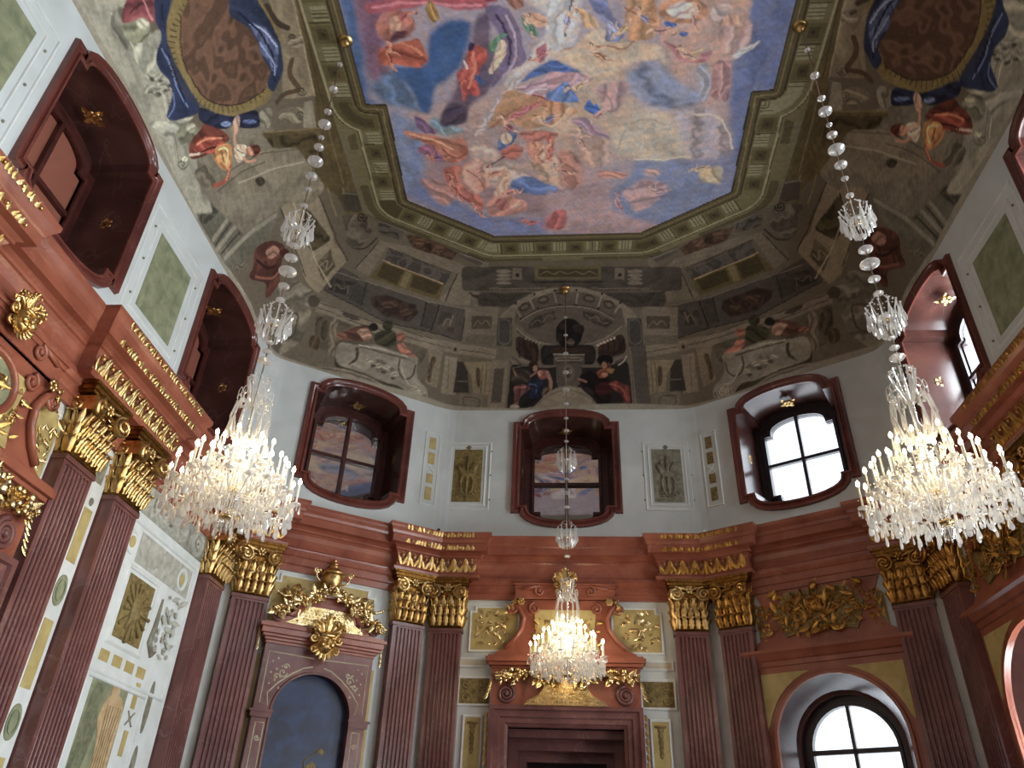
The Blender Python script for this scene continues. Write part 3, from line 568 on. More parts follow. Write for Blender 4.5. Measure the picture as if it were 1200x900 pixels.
(1,0,0,145,1,0,0,[121,717,121,718,120,719,119,720,118,720,117,719,116,718,116,716,116,715,117,714,118,713,119,713,120,714,121,715]),
(1,1,0,125,1,2,0,[118,713,121,714,122,717]),
(1,1,0,171,1,2,0,[122,729,128,732,133,740]),
(1,1,0,172,1,2,0,[122,732,128,735,131,741]),
(1,0,0,173,1,0,0,[166,752,161,758,151,760,143,756,145,749,155,747,163,747]),
(1,0,0,73,1,0,0,[174,756,168,759,162,757,158,751,163,747,169,748]),
(1,0,0,73,1,0,0,[150,756,140,757,134,762,133,759,139,752,147,751]),
(1,1,0,73,1,4,0,[170,756,179,758,182,753]),
(1,1,0,73,1,3,0,[164,757,165,767,160,771]),
(1,0,0,73,1,0,0,[180,759,180,760,179,762,178,763,177,763,175,762,174,760,174,758,174,757,175,755,176,754,177,754,179,755,180,757]),
(1,1,0,125,1,2,0,[181,761,178,764,175,762]),
(1,1,0,174,1,3,0,[163,752,156,755,147,754]),
(1,1,0,175,1,2,0,[160,749,154,752,147,751]),
(1,0,0,176,1,0,0,[206,729,212,735,216,744,214,752,208,750,204,739,202,732]),
(1,0,0,73,1,0,0,[208,722,212,728,212,734,207,737,202,732,203,726]),
(1,0,0,73,1,0,0,[213,745,216,755,221,762,218,763,212,756,209,748]),
(1,1,0,73,1,3,0,[209,726,209,718,204,714]),
(1,1,0,73,1,3,0,[211,732,219,732,224,738]),
(1,0,0,73,1,0,0,[213,720,213,721,212,722,211,723,210,723,208,722,207,721,207,719,207,718,208,717,209,716,210,716,211,717,212,718]),
(1,1,0,125,1,2,0,[211,717,214,719,213,722]),
(1,1,0,177,1,2,0,[207,732,211,739,212,748]),
(1,1,0,178,1,2,0,[205,734,209,741,209,748]),
(1,0,0,179,1,0,0,[196,797,203,796,211,799,216,805,212,810,203,806,197,802]),
(1,0,0,180,1,0,0,[192,791,197,791,202,796,202,802,197,802,192,798]),
(1,0,0,180,1,0,0,[211,802,219,806,226,806,225,809,218,810,211,807]),
(1,1,0,180,1,3,0,[194,793,188,787,183,789]),
(1,1,0,180,1,2,0,[200,795,203,788,209,787]),
(1,0,0,180,1,0,0,[193,788,193,789,192,790,191,791,190,791,189,790,188,789,187,787,187,786,188,785,189,784,190,784,191,785,192,786]),
(1,1,0,125,1,2,0,[188,784,191,783,193,786]),
(1,1,0,181,1,2,0,[199,799,205,799,212,805]),
(1,1,0,182,1,2,0,[199,802,206,803,211,807]),
(1,0,0,183,1,0,0,[174,1106,181,1099,192,1098,201,1105,198,1114,186,1115,177,1114]),
(1,0,0,184,1,0,0,[166,1099,173,1096,180,1099,183,1109,177,1114,170,1110]),
(1,0,0,184,1,0,0,[193,1103,204,1104,211,1098,213,1103,204,1110,196,1111]),
(1,1,0,184,1,3,0,[170,1100,160,1096,155,1102]),
(1,1,0,184,1,3,0,[177,1100,178,1086,184,1082]),
(1,0,0,184,1,0,0,[166,1095,166,1098,165,1100,164,1101,162,1101,161,1099,159,1097,159,1095,159,1092,160,1090,161,1089,163,1089,164,1091,166,1093]),
(1,1,0,125,1,2,0,[159,1091,162,1088,166,1091]),
(1,1,0,185,1,2,0,[178,1107,185,1103,196,1107]),
(1,1,0,186,1,2,0,[180,1111,188,1108,196,1111]),
(1,0,0,187,1,0,0,[102,1127,109,1134,115,1147,114,1159,107,1158,101,1143,98,1133]),
(1,0,0,188,1,0,0,[103,1117,108,1124,109,1133,104,1139,98,1133,97,1124]),
(1,0,0,188,1,0,0,[112,1149,116,1163,123,1171,120,1173,112,1165,108,1155]),
(1,1,0,188,1,3,0,[104,1122,103,1110,97,1106]),
(1,1,0,188,1,2,0,[107,1130,117,1128,122,1134]),
(1,0,0,188,1,0,0,[108,1112,108,1115,107,1116,105,1117,104,1117,103,1116,102,1114,101,1112,101,1110,102,1108,103,1107,105,1107,106,1108,107,1110]),
(1,1,0,125,1,2,0,[106,1107,109,1110,109,1115]),
(1,1,0,189,1,2,0,[103,1132,109,1141,110,1154]),
(1,1,0,190,1,2,0,[101,1136,107,1144,108,1155]),
(1,0,0,191,1,0,0,[252,1054,256,1047,263,1043,271,1045,271,1053,263,1058,256,1059]),
(1,0,0,192,1,0,0,[246,1052,250,1047,255,1048,260,1054,256,1059,251,1059]),
(1,0,0,192,1,0,0,[265,1047,273,1044,277,1038,279,1041,275,1049,269,1052]),
(1,1,0,192,1,3,0,[249,1051,241,1051,239,1057]),
(1,1,0,192,1,2,0,[254,1049,251,1039,254,1033]),
(1,0,0,192,1,0,0,[245,1050,245,1052,245,1053,244,1054,242,1054,241,1053,240,1051,240,1049,240,1048,240,1046,241,1045,243,1045,244,1046,245,1048]),
(1,1,0,125,1,2,0,[239,1047,241,1044,244,1045]),
(1,1,0,193,1,2,0,[255,1054,260,1049,268,1049]),
(1,1,0,194,1,2,0,[258,1057,263,1052,269,1052]),
(1,0,0,195,1,0,0,[-301,772,-295,779,-294,790,-298,799,-305,797,-307,785,-306,776]),
(1,0,0,196,1,0,0,[-297,764,-294,770,-296,778,-302,782,-306,776,-304,769]),
(1,0,0,196,1,0,0,[-297,791,-297,803,-292,810,-296,812,-302,804,-303,795]),
(1,1,0,196,1,4,0,[-297,768,-295,758,-299,754]),
(1,1,0,196,1,3,0,[-296,775,-286,775,-282,780]),
(1,0,0,196,1,0,0,[-291,760,-291,762,-292,764,-294,764,-296,764,-297,764,-297,762,-297,760,-297,758,-295,757,-294,756,-292,756,-291,757,-290,759]),
(1,1,0,125,1,2,0,[-291,756,-289,759,-291,763]),
(1,1,0,197,1,3,0,[-301,776,-298,784,-300,795]),
(1,1,0,198,1,2,0,[-304,779,-301,786,-303,795]),
(1,0,0,199,1,0,0,[-176,836,-175,828,-171,821,-164,817,-162,823,-167,831,-171,837]),
(1,0,0,200,1,0,0,[-182,838,-180,832,-175,829,-170,830,-171,837,-176,840]),
(1,0,0,200,1,0,0,[-168,822,-163,815,-162,808,-159,809,-160,817,-164,823]),
(1,1,0,200,1,3,0,[-180,836,-186,841,-185,846]),
(1,1,0,200,1,2,0,[-176,831,-181,825,-180,819]),
(1,0,0,200,1,0,0,[-182,839,-183,840,-183,841,-185,842,-186,842,-187,841,-187,840,-187,839,-187,837,-186,836,-185,835,-184,835,-183,836,-182,837]),
(1,1,0,125,1,2,0,[-188,839,-188,836,-185,835]),
(1,1,0,201,1,2,0,[-174,833,-171,827,-165,821]),
(1,1,0,202,1,2,0,[-171,833,-169,827,-164,823]),
(1,0,0,203,1,0,0,[-64,731,-57,735,-53,743,-53,752,-60,752,-65,742,-67,735]),
(1,0,0,160,1,0,0,[-63,723,-58,728,-58,734,-62,739,-67,735,-68,729]),
(1,0,0,160,1,0,0,[-55,745,-52,755,-46,759,-48,761,-56,756,-59,749]),
(1,1,0,160,1,3,0,[-62,727,-63,718,-68,716]),
(1,1,0,160,1,3,0,[-59,732,-51,730,-46,734]),
(1,0,0,160,1,0,0,[-58,720,-59,722,-60,723,-61,723,-62,723,-63,723,-64,721,-64,720,-64,718,-63,717,-62,716,-61,716,-59,717,-59,718]),
(1,1,0,125,1,2,0,[-60,716,-57,718,-58,722]),
(1,1,0,204,1,2,0,[-63,734,-58,739,-57,749]),
(1,1,0,205,1,2,0,[-65,737,-60,742,-59,749]),
(1,0,0,206,1,0,0,[7,720,10,727,9,737,4,743,-1,738,0,727,2,720]),
(1,0,0,124,1,0,0,[12,715,13,721,10,726,4,727,2,720,6,715]),
(1,0,0,124,1,0,0,[6,736,4,746,5,754,2,753,0,744,1,737]),
(1,1,0,124,1,3,0,[11,718,16,711,13,706]),
(1,1,0,124,1,3,0,[10,724,18,728,20,734]),
(1,0,0,124,1,0,0,[18,713,18,715,17,716,16,717,15,716,14,716,13,714,13,713,13,711,14,710,15,709,16,709,17,710,18,712]),
(1,1,0,125,1,2,0,[18,711,20,714,17,717]),
(1,1,0,207,1,2,0,[6,723,7,730,3,738]),
(1,1,0,208,1,2,0,[3,723,4,731,1,737]),
(1,0,0,209,1,0,0,[-18,1042,-10,1039,0,1042,5,1050,1,1057,-10,1053,-17,1049]),
(1,0,0,210,1,0,0,[-22,1034,-16,1034,-11,1039,-11,1048,-17,1049,-22,1044]),
(1,0,0,210,1,0,0,[-1,1046,9,1051,16,1049,16,1054,7,1056,0,1054]),
(1,1,0,210,1,3,0,[-19,1036,-26,1030,-32,1033]),
(1,1,0,210,1,2,0,[-13,1039,-9,1028,-2,1027]),
(1,0,0,210,1,0,0,[-21,1030,-21,1032,-22,1034,-24,1035,-25,1035,-26,1034,-27,1032,-27,1030,-27,1028,-26,1026,-25,1025,-23,1025,-22,1026,-21,1028]),
(1,1,0,125,1,2,0,[-26,1026,-23,1024,-20,1028]),
(1,1,0,211,1,2,0,[-15,1044,-7,1044,1,1051]),
(1,1,0,212,1,2,0,[-14,1048,-6,1048,0,1054]),
(1,0,0,213,1,0,0,[-88,1187,-81,1180,-72,1178,-64,1182,-67,1191,-78,1194,-85,1194]),
(1,0,0,214,1,0,0,[-94,1182,-88,1178,-82,1180,-80,1188,-85,1194,-91,1191]),
(1,0,0,214,1,0,0,[-71,1182,-61,1181,-55,1176,-54,1180,-61,1187,-69,1189]),
(1,1,0,214,1,3,0,[-90,1182,-99,1179,-103,1186]),
(1,1,0,214,1,2,0,[-84,1181,-83,1169,-77,1164]),
(1,0,0,214,1,0,0,[-93,1179,-94,1181,-95,1183,-96,1184,-97,1183,-99,1182,-99,1181,-100,1178,-99,1176,-98,1175,-97,1174,-96,1174,-94,1175,-94,1177]),
(1,1,0,125,1,2,0,[-99,1175,-97,1172,-93,1174]),
(1,1,0,215,1,2,0,[-84,1187,-77,1183,-68,1185]),
(1,1,0,216,1,2,0,[-82,1191,-76,1187,-69,1189]),
(1,0,0,217,1,0,0,[-191,1142,-183,1143,-176,1150,-174,1161,-181,1164,-188,1156,-193,1148]),
(1,0,0,218,1,0,0,[-192,1132,-186,1135,-184,1142,-187,1150,-193,1148,-195,1141]),
(1,0,0,218,1,0,0,[-178,1154,-172,1163,-165,1165,-166,1169,-175,1167,-180,1161]),
(1,1,0,218,1,3,0,[-190,1135,-193,1126,-199,1126]),
(1,1,0,218,1,2,0,[-186,1141,-178,1133,-172,1135]),
(1,0,0,218,1,0,0,[-189,1127,-189,1129,-190,1131,-191,1132,-193,1132,-194,1131,-195,1129,-195,1127,-194,1125,-193,1123,-192,1123,-190,1123,-189,1124,-189,1125]),
(1,1,0,125,1,2,0,[-191,1122,-188,1123,-187,1127]),
(1,1,0,219,1,2,0,[-189,1145,-182,1149,-178,1159]),
(1,1,0,220,1,2,0,[-190,1149,-183,1153,-180,1161]),
(1,0,0,221,1,0,0,[-253,704,-256,711,-264,718,-272,720,-272,713,-264,706,-257,701]),
(1,0,0,222,1,0,0,[-246,703,-250,708,-255,710,-260,707,-257,701,-252,699]),
(1,0,0,222,1,0,0,[-266,716,-274,722,-278,729,-280,727,-276,719,-270,714]),
(1,1,0,222,1,3,0,[-249,705,-241,702,-239,696]),
(1,1,0,222,1,3,0,[-254,709,-251,717,-254,723]),
(1,0,0,222,1,0,0,[-239,703,-240,705,-241,706,-242,707,-244,707,-245,706,-245,705,-245,703,-245,701,-244,700,-242,700,-241,700,-240,700,-239,702]),
(1,1,0,125,1,2,0,[-239,703,-240,707,-244,707]),
(1,1,0,223,1,2,0,[-256,705,-260,712,-269,716]),
(1,1,0,224,1,2,0,[-259,704,-263,711,-270,714]),
(1,0,0,225,1,0,0,[-49,799,-46,792,-40,786,-32,786,-32,792,-39,799,-45,802]),
(1,0,0,226,1,0,0,[-56,799,-52,794,-47,793,-42,796,-45,802,-51,803]),
(1,0,0,226,1,0,0,[-38,788,-30,784,-27,777,-25,779,-28,787,-34,791]),
(1,1,0,226,1,3,0,[-53,797,-60,799,-62,805]),
(1,1,0,226,1,2,0,[-48,794,-51,786,-49,780]),
(1,0,0,226,1,0,0,[-56,798,-57,800,-57,801,-59,802,-60,802,-61,801,-62,800,-62,798,-62,796,-61,795,-60,794,-58,795,-57,795,-56,797]),
(1,1,0,125,1,2,0,[-62,797,-61,794,-58,794]),
(1,1,0,227,1,2,0,[-46,798,-42,792,-34,789]),
(1,1,0,228,1,2,0,[-44,799,-40,793,-34,791]),
(0,0,1,229,2,0,1,[-640,374,-601,375,-561,377,-540,348,-576,344,-611,340]),
(0,0,0,230,1,0,1,[-378,378,-324,380,-267,380,-282,361,-322,361,-361,363]),
(0,1,0,231,1,3,1,[-369,374,-320,375,-270,374]),
(0,1,0,232,1,2,1,[-623,377,-553,375]),
(0,2,0,233,4,0,1,[-546,367,-509,377,-469,380,-422,378,-376,372,-380,342,-438,337,-499,337]),
(0,0,1,234,2,0,1,[-482,369,-482,364,-482,358,-486,355,-492,352,-499,352,-505,353,-509,358,-511,363,-511,367,-507,372,-501,375,-494,375,-488,374]),
(0,0,1,234,2,0,1,[-417,369,-417,364,-419,359,-424,355,-430,352,-438,352,-444,353,-449,356,-451,363,-449,367,-444,372,-436,375,-430,375,-422,374]),
(0,0,1,235,2,0,1,[-451,364,-449,359,-449,353,-453,350,-459,348,-465,348,-469,350,-474,353,-476,359,-476,364,-471,367,-467,371,-461,371,-455,367]),
(0,0,0,236,1,0,1,[-598,325,-559,331,-519,339,-478,340,-434,344,-390,345,-347,347,-297,333,-286,291,-278,252,-313,244,-349,236,-367,241,-349,269,-345,317,-384,317,-422,317,-459,317,-494,317,-532,317,-567,317,-565,274,-567,234,-605,242,-601,282]),
(0,2,0,237,1,0,1,[-559,314,-521,314,-482,312,-442,312,-403,310,-361,310,-367,279,-405,280,-440,280,-478,280,-513,280,-549,280]),
(0,1,0,238,2,2,1,[-538,302,-474,309,-424,307,-374,306]),
(0,1,0,239,1,2,1,[-563,315,-524,315,-484,314,-444,314,-405,314,-363,314]),
(0,0,0,240,1,0,1,[-553,279,-517,279,-480,279,-442,279,-405,279,-367,279,-367,239,-401,238,-434,236,-467,236,-499,234,-532,234,-563,233]),
(0,1,0,241,1,3,1,[-553,282,-517,280,-482,280,-444,280,-409,280,-372,279]),
(0,0,0,242,1,0,1,[-549,276,-488,276,-488,239,-546,241]),
(0,0,0,242,1,0,1,[-459,274,-417,276,-374,276,-380,247,-417,245,-455,245]),
(0,0,0,243,1,0,1,[-484,276,-465,276,-463,238,-480,238]),
(0,1,0,244,1,3,1,[-605,242,-598,280,-596,321]),
(0,1,0,244,1,3,1,[-345,317,-347,277,-349,239]),
(0,0,0,245,1,0,1,[-297,333,-286,371,-267,380,-265,336,-265,296,-234,269,-218,252,-265,250,-290,287]),
(0,0,1,246,2,0,1,[-297,285,-276,279,-232,280,-247,266,-286,277]),
(0,1,0,247,1,5,1,[-667,296,-640,283,-611,293,-607,328]),
(0,0,0,248,1,0,1,[-665,217,-634,233,-596,228,-559,222,-528,222,-496,223,-463,225,-432,225,-399,226,-361,231,-324,234,-286,239,-280,201,-276,165,-320,165,-361,162,-403,158,-442,154,-480,150,-524,157,-565,163,-605,168,-644,173]),
(0,2,0,249,1,0,1,[-642,204,-586,212,-584,177,-636,177]),
(0,1,0,250,1,2,1,[-623,179,-628,198,-605,185,-598,204,-590,181]),
(0,0,0,251,1,0,1,[-580,209,-551,207,-544,169,-578,171]),
(0,2,0,252,2,0,1,[-538,192,-507,209,-463,209,-419,209,-407,193,-422,168,-453,166,-486,163,-524,176]),
(0,0,1,253,2,0,1,[-467,196,-467,192,-471,187,-478,184,-486,181,-494,181,-501,182,-505,185,-505,188,-501,193,-494,198,-486,201,-478,201,-471,200]),
(0,0,1,253,2,0,1,[-424,190,-424,187,-428,182,-432,179,-440,177,-447,176,-451,177,-455,181,-455,185,-451,188,-447,192,-438,195,-432,195,-428,193]),
(0,0,0,254,1,0,1,[-397,223,-367,225,-365,196,-363,168,-390,168,-392,196]),
(0,2,0,255,1,0,1,[-351,215,-305,223,-303,179,-349,176]),
(0,1,0,256,1,3,1,[-334,185,-330,206,-317,204,-317,185,-315,215]),
(0,1,0,257,1,3,1,[-397,223,-392,196,-390,168]),
(0,1,0,257,1,3,1,[-361,226,-361,196,-361,166]),
(0,1,0,257,1,2,1,[-561,220,-549,169]),
(0,1,0,257,1,2,1,[-584,215,-580,173]),
(0,1,0,257,1,3,1,[-284,236,-280,201,-276,168]),
(0,1,0,257,1,2,1,[-644,173,-605,168,-565,163,-524,157,-480,150,-442,154,-403,158,-361,162,-320,165,-276,165]),
(0,1,0,258,1,2,1,[-665,217,-632,219,-594,220,-559,222,-528,223,-496,225,-465,225,-432,226,-399,226,-361,231,-324,236,-286,241]),
(0,0,0,259,1,0,1,[-282,234,-238,238,-197,236,-190,193,-186,152,-230,158,-276,165,-278,200]),
(0,2,0,260,1,0,1,[-267,219,-209,219,-209,188,-265,192]),
(0,1,0,261,1,2,1,[-253,201,-243,212,-232,196,-222,211,-213,198]),
(0,0,0,262,1,0,1,[-653,149,-621,147,-588,144,-557,141,-517,144,-478,146,-449,147,-417,147,-384,149,-353,149,-317,155,-284,158,-249,157,-213,152,-180,146,-182,122,-215,127,-251,133,-286,135,-322,130,-357,124,-388,124,-422,122,-453,120,-484,119,-517,120,-549,122,-580,122,-609,124,-640,124]),
(0,1,0,263,1,2,1,[-644,135,-613,133,-582,131,-551,128,-515,130,-478,131,-447,133,-415,135,-382,136,-349,138,-315,141,-280,146,-247,143,-213,138,-180,131]),
(0,1,0,260,1,2,1,[-651,147,-619,144,-588,143,-557,141,-517,143,-478,144,-447,146,-415,147,-384,147,-353,149]),
(0,0,0,264,1,0,1,[-538,138,-540,135,-546,133,-555,131,-565,133,-573,133,-580,136,-582,138,-580,141,-573,143,-565,143,-555,143,-546,141,-540,139]),
(0,0,1,265,2,0,1,[-640,124,-609,124,-580,122,-549,122,-517,120,-484,119,-453,120,-422,122,-388,124,-357,124,-365,78,-397,73,-426,68,-453,63,-482,59,-509,55,-536,51,-563,46,-613,49,-626,87]),
(0,0,1,266,1,0,1,[-638,119,-607,116,-592,76,-613,49,-623,86]),
(0,0,1,267,1,0,1,[-605,125,-584,122,-578,95,-571,68,-567,40,-580,40,-588,70,-596,98]),
(0,0,1,268,2,0,1,[-567,44,-553,44,-524,36,-494,29,-463,25,-430,24,-399,22,-374,-6,-405,0,-457,10,-492,11,-526,14,-561,17]),
(0,0,1,269,2,0,1,[-569,84,-561,105,-538,122,-511,136,-494,101,-532,89]),
(0,0,1,270,1,0,1,[-540,112,-513,128,-494,108,-511,95,-524,105]),
(0,0,1,271,1,0,1,[-553,95,-553,92,-555,89,-559,86,-565,84,-569,84,-573,86,-576,89,-576,92,-573,97,-569,98,-565,100,-561,100,-557,98]),
(0,0,1,272,1,0,1,[-490,135,-490,130,-492,127,-496,124,-501,122,-507,122,-511,124,-513,128,-513,131,-511,136,-509,139,-503,141,-499,141,-494,138]),
(0,0,1,273,2,0,1,[-496,120,-465,138,-447,139,-434,111,-461,93,-488,98]),
(0,0,1,274,1,0,1,[-457,149,-457,143,-459,138,-463,135,-469,133,-474,133,-480,136,-482,141,-484,146,-482,150,-478,155,-471,157,-465,157,-461,154]),
(0,0,1,275,1,0,1,[-419,135,-419,130,-422,125,-426,122,-430,120,-436,122,-440,124,-442,128,-442,133,-440,136,-436,139,-432,141,-428,141,-424,138]),
(0,0,1,276,1,0,1,[-438,109,-422,122,-403,106,-378,101,-380,90,-405,86,-426,98]),
(0,0,1,277,1,0,1,[-567,79,-524,82,-478,98,-442,97,-409,93,-372,100,-376,74,-365,48,-340,35,-334,11,-353,-3,-380,-3,-399,22,-442,19,-471,22,-499,27,-553,24,-567,44]),
(0,0,1,278,1,0,1,[-534,30,-513,48,-517,76,-528,78,-519,55,-532,36]),
(0,1,0,279,1,3,1,[-515,81,-463,84,-434,86,-405,86]),
(0,1,0,280,1,2,1,[-521,84,-494,87,-465,92,-434,92,-403,93]),
(0,2,0,281,2,0,1,[-492,63,-459,68,-413,52,-463,38]),
(0,0,1,282,2,0,1,[-478,60,-478,59,-480,55,-484,54,-488,52,-492,52,-494,52,-496,55,-496,57,-494,60,-490,62,-486,63,-482,63,-480,63]),
(0,0,1,282,2,0,1,[-455,55,-457,52,-459,49,-461,48,-465,46,-469,46,-474,48,-476,49,-474,52,-471,55,-469,57,-465,59,-461,59,-457,57]),
(0,0,1,282,2,0,1,[-436,57,-436,54,-438,51,-442,49,-447,48,-451,48,-453,49,-455,51,-455,54,-453,55,-449,59,-444,60,-440,60,-436,59]),
(0,0,1,282,2,0,1,[-413,48,-413,46,-415,43,-419,41,-424,40,-428,40,-432,40,-432,43,-432,44,-430,48,-426,51,-422,52,-417,52,-415,51]),
(0,0,1,283,1,0,1,[-471,51,-471,49,-474,46,-476,46,-478,44,-480,44,-482,46,-482,48,-482,49,-482,51,-480,52,-476,52,-474,52,-471,52]),
(0,0,1,283,1,0,1,[-444,44,-444,41,-447,40,-449,38,-451,38,-453,38,-455,38,-457,40,-455,43,-455,44,-453,44,-451,46,-447,46,-444,46]),
(0,0,1,283,1,0,1,[-419,36,-419,35,-422,33,-424,32,-426,30,-428,30,-430,32,-432,33,-432,35,-430,36,-428,38,-426,38,-424,38,-422,38]),
(0,1,0,284,1,4,1,[-419,81,-417,52,-397,38,-378,54,-378,79]),
(0,1,0,285,1,3,1,[-411,63,-388,30,-367,32]),
(0,0,0,286,1,0,1,[-338,21,-340,11,-345,2,-353,-5,-363,-8,-372,-6,-378,-2,-382,6,-380,16,-376,25,-367,32,-359,33,-349,33,-342,29]),
(0,1,0,287,1,3,1,[-342,19,-342,11,-349,3,-355,-2,-363,-3,-369,-2,-374,3,-374,11,-374,17,-369,22,-363,25,-357,25,-353,24,-351,19,-349,16,-351,10,-355,6,-359,5,-363,5,-365,6,-367,10,-367,13,-365,16,-363,17,-361,19,-359,17,-357,17,-357,14,-357,14,-359,13,-359,13]),
(0,1,0,288,1,2,1,[-347,8,-351,2,-357,-2,-365,-2,-369,2,-374,6,-374,13,-372,19,-367,22,-361,25,-357,25,-353,22,-351,17,-351,13,-353,10,-357,6,-361,5,-363,6,-365,8,-367,11,-367,14,-365,17,-363,17,-359,19,-357,17,-357,16,-357,14,-357,13,-359,11,-359,11,-361,11]),
(0,0,0,289,1,0,1,[-357,124,-317,130,-317,101,-315,73,-317,41,-349,48,-342,84]),
(0,0,1,290,2,0,1,[-345,112,-330,112,-336,86,-334,48,-345,54,-345,84]),
(0,0,0,291,1,0,1,[-311,122,-278,125,-274,97,-270,68,-267,38,-305,35,-305,65,-307,95]),
(0,1,0,292,1,2,1,[-299,117,-292,79,-288,40]),
(0,0,0,293,1,0,1,[-276,116,-249,117,-243,81,-236,44,-274,43,-274,79]),
(0,1,0,294,1,2,1,[-267,71,-243,71]),
(0,0,0,295,1,0,1,[-261,117,-226,117,-190,117,-188,78,-188,38,-224,38,-236,84]),
(0,0,1,296,2,0,1,[-228,103,-215,103,-209,54,-220,59]),
(0,1,0,297,1,2,1,[-211,112,-209,79,-207,43]),
(0,1,0,297,1,2,1,[-201,112,-199,78,-197,43]),
(0,0,0,298,1,0,1,[-259,44,-228,44,-199,43,-201,2,-255,2]),
(0,1,0,299,1,2,1,[-249,33,-209,33,-207,8,-247,8,-249,33]),
(0,0,0,261,1,0,1,[-190,117,-151,122,-151,86,-151,49,-151,13,-190,13,-190,49,-190,82]),
(0,0,0,300,1,0,1,[-182,103,-159,103,-159,63,-161,22,-184,22,-182,63]),
(0,0,0,301,1,0,1,[-276,144,-276,141,-280,136,-284,133,-288,133,-295,133,-299,136,-301,139,-301,144,-297,147,-292,150,-288,152,-282,150,-278,149]),
(0,0,0,302,1,0,1,[-284,143,-284,141,-284,139,-286,138,-288,138,-290,138,-292,139,-292,141,-292,143,-292,144,-290,146,-288,147,-286,146,-284,146]),
(0,0,1,303,2,0,1,[-603,8,-576,14,-546,21,-513,22,-480,22,-442,11,-405,0,-372,-28,-399,-30,-438,-11,-471,-6,-505,-2,-536,-9,-569,-17,-594,-30]),
(0,1,0,304,1,3,1,[-601,3,-573,10,-546,14,-513,14,-478,16,-444,6,-409,-5,-386,-22]),
(0,0,1,305,2,0,0,[-342,339,-307,352,-270,363,-228,363,-188,363,-147,361,-105,359,-66,359,-26,358,16,358,55,356,95,356,134,356,174,355,211,353,251,353,288,347,322,334,355,321,340,293,328,264,295,276,261,283,226,283,190,283,155,285,120,285,84,285,49,287,14,287,-24,288,-59,288,-97,288,-132,290,-170,290,-205,290,-243,291,-280,290,-313,279,-328,309]),
(0,0,1,306,4,0,0,[-267,287,-228,287,-190,285,-153,285,-118,285,-80,283,-43,283,-5,283,30,282,68,282,103,282,141,280,176,280,211,279,247,279,282,276,270,241,236,242,201,242,168,242,132,244,99,244,63,244,28,245,-5,245,-41,245,-76,247,-111,247,-147,247,-182,247,-218,249,-255,249]),
(0,0,0,307,1,0,0,[-107,363,-63,363,-20,361,24,359,68,359,111,358,103,317,63,318,22,318,-18,318,-59,320,-101,320]),
(0,0,0,308,1,0,0,[-95,352,-45,352,3,350,51,350,99,348,95,325,49,325,3,326,-45,326,-91,328]),
(0,1,0,309,1,3,0,[-86,334,-66,347,-43,333,-24,345,3,333,28,345,49,331,70,344,91,331]),
(0,1,0,310,1,3,0,[-107,314,-63,312,-20,312,24,312,68,310,109,310]),
(0,0,0,311,1,0,0,[-180,345,-182,344,-188,342,-199,340,-209,340,-220,342,-228,344,-232,347,-230,350,-224,352,-213,353,-203,353,-193,352,-184,348]),
(0,1,0,312,1,2,0,[-228,340,-180,340]),
(0,0,0,311,1,0,0,[-178,334,-180,333,-186,329,-195,329,-207,329,-218,331,-224,333,-228,336,-226,337,-220,339,-209,340,-199,340,-188,339,-180,337]),
(0,1,0,312,1,1,0,[-224,329,-178,328]),
(0,0,0,311,1,0,0,[-174,323,-176,320,-182,318,-193,317,-203,318,-213,318,-220,321,-224,323,-222,326,-215,328,-207,329,-195,328,-184,328,-178,325]),
(0,1,0,312,1,1,0,[-220,318,-174,317]),
(0,0,0,311,1,0,0,[-172,312,-174,309,-180,307,-188,306,-199,306,-209,307,-218,310,-220,312,-218,314,-211,317,-203,317,-193,317,-182,315,-174,314]),
(0,1,0,312,1,1,0,[-218,307,-172,306]),
(0,0,0,311,1,0,0,[238,339,234,336,228,334,218,333,207,333,197,334,190,336,190,339,193,342,201,344,211,345,222,345,230,344,236,340]),
(0,1,0,312,1,1,0,[188,333,234,333]),
(0,0,0,311,1,0,0,[234,326,230,325,224,323,213,321,203,321,195,323,188,325,186,328,188,329,197,333,207,333,218,333,226,331,232,329]),
(0,1,0,312,1,1,0,[186,321,230,321]),
(0,0,0,311,1,0,0,[230,315,226,314,220,312,209,310,199,310,190,312,184,314,182,317,186,318,193,320,203,321,213,321,222,320,228,318]),
(0,1,0,312,1,1,0,[182,310,226,310]),
(0,0,0,311,1,0,0,[226,304,224,302,215,301,207,299,197,299,188,301,182,302,180,306,182,307,190,310,199,310,209,310,220,309,224,307]),
(0,1,0,312,1,1,0,[180,299,224,299]),
(0,0,0,313,1,0,0,[-180,356,-149,356,-141,321,-172,321]),
(0,0,0,314,1,0,0,[-153,334,-153,333,-153,329,-155,329,-159,329,-161,331,-163,333,-165,336,-165,337,-163,339,-161,340,-159,340,-155,339,-153,337]),
(0,0,0,313,1,0,0,[153,350,184,350,174,315,145,317]),
(0,0,0,314,1,0,0,[170,329,168,326,165,325,163,323,161,323,159,325,157,326,157,329,159,331,161,334,163,334,165,334,168,333,170,331]),
(0,1,0,315,1,2,0,[-236,298,-193,296,-151,296,-107,296,-66,295]),
(0,1,0,315,1,2,0,[70,293,105,291,141,291,176,291,211,290,249,290]),
(0,1,0,316,1,2,0,[-230,295,-228,290]),
(0,1,0,316,1,2,0,[153,288,153,283]),
(0,1,0,316,1,2,0,[-220,295,-220,290]),
(0,1,0,316,1,2,0,[161,288,161,283]),
(0,1,0,316,1,2,0,[-211,295,-209,290]),
(0,1,0,316,1,2,0,[170,288,170,283]),
(0,1,0,316,1,2,0,[-201,295,-199,290]),
(0,1,0,316,1,2,0,[178,288,178,283]),
(0,1,0,316,1,2,0,[-190,295,-190,290]),
(0,1,0,316,1,2,0,[188,288,186,283]),
(0,1,0,316,1,2,0,[-182,295,-180,290]),
(0,1,0,316,1,2,0,[197,288,195,283]),
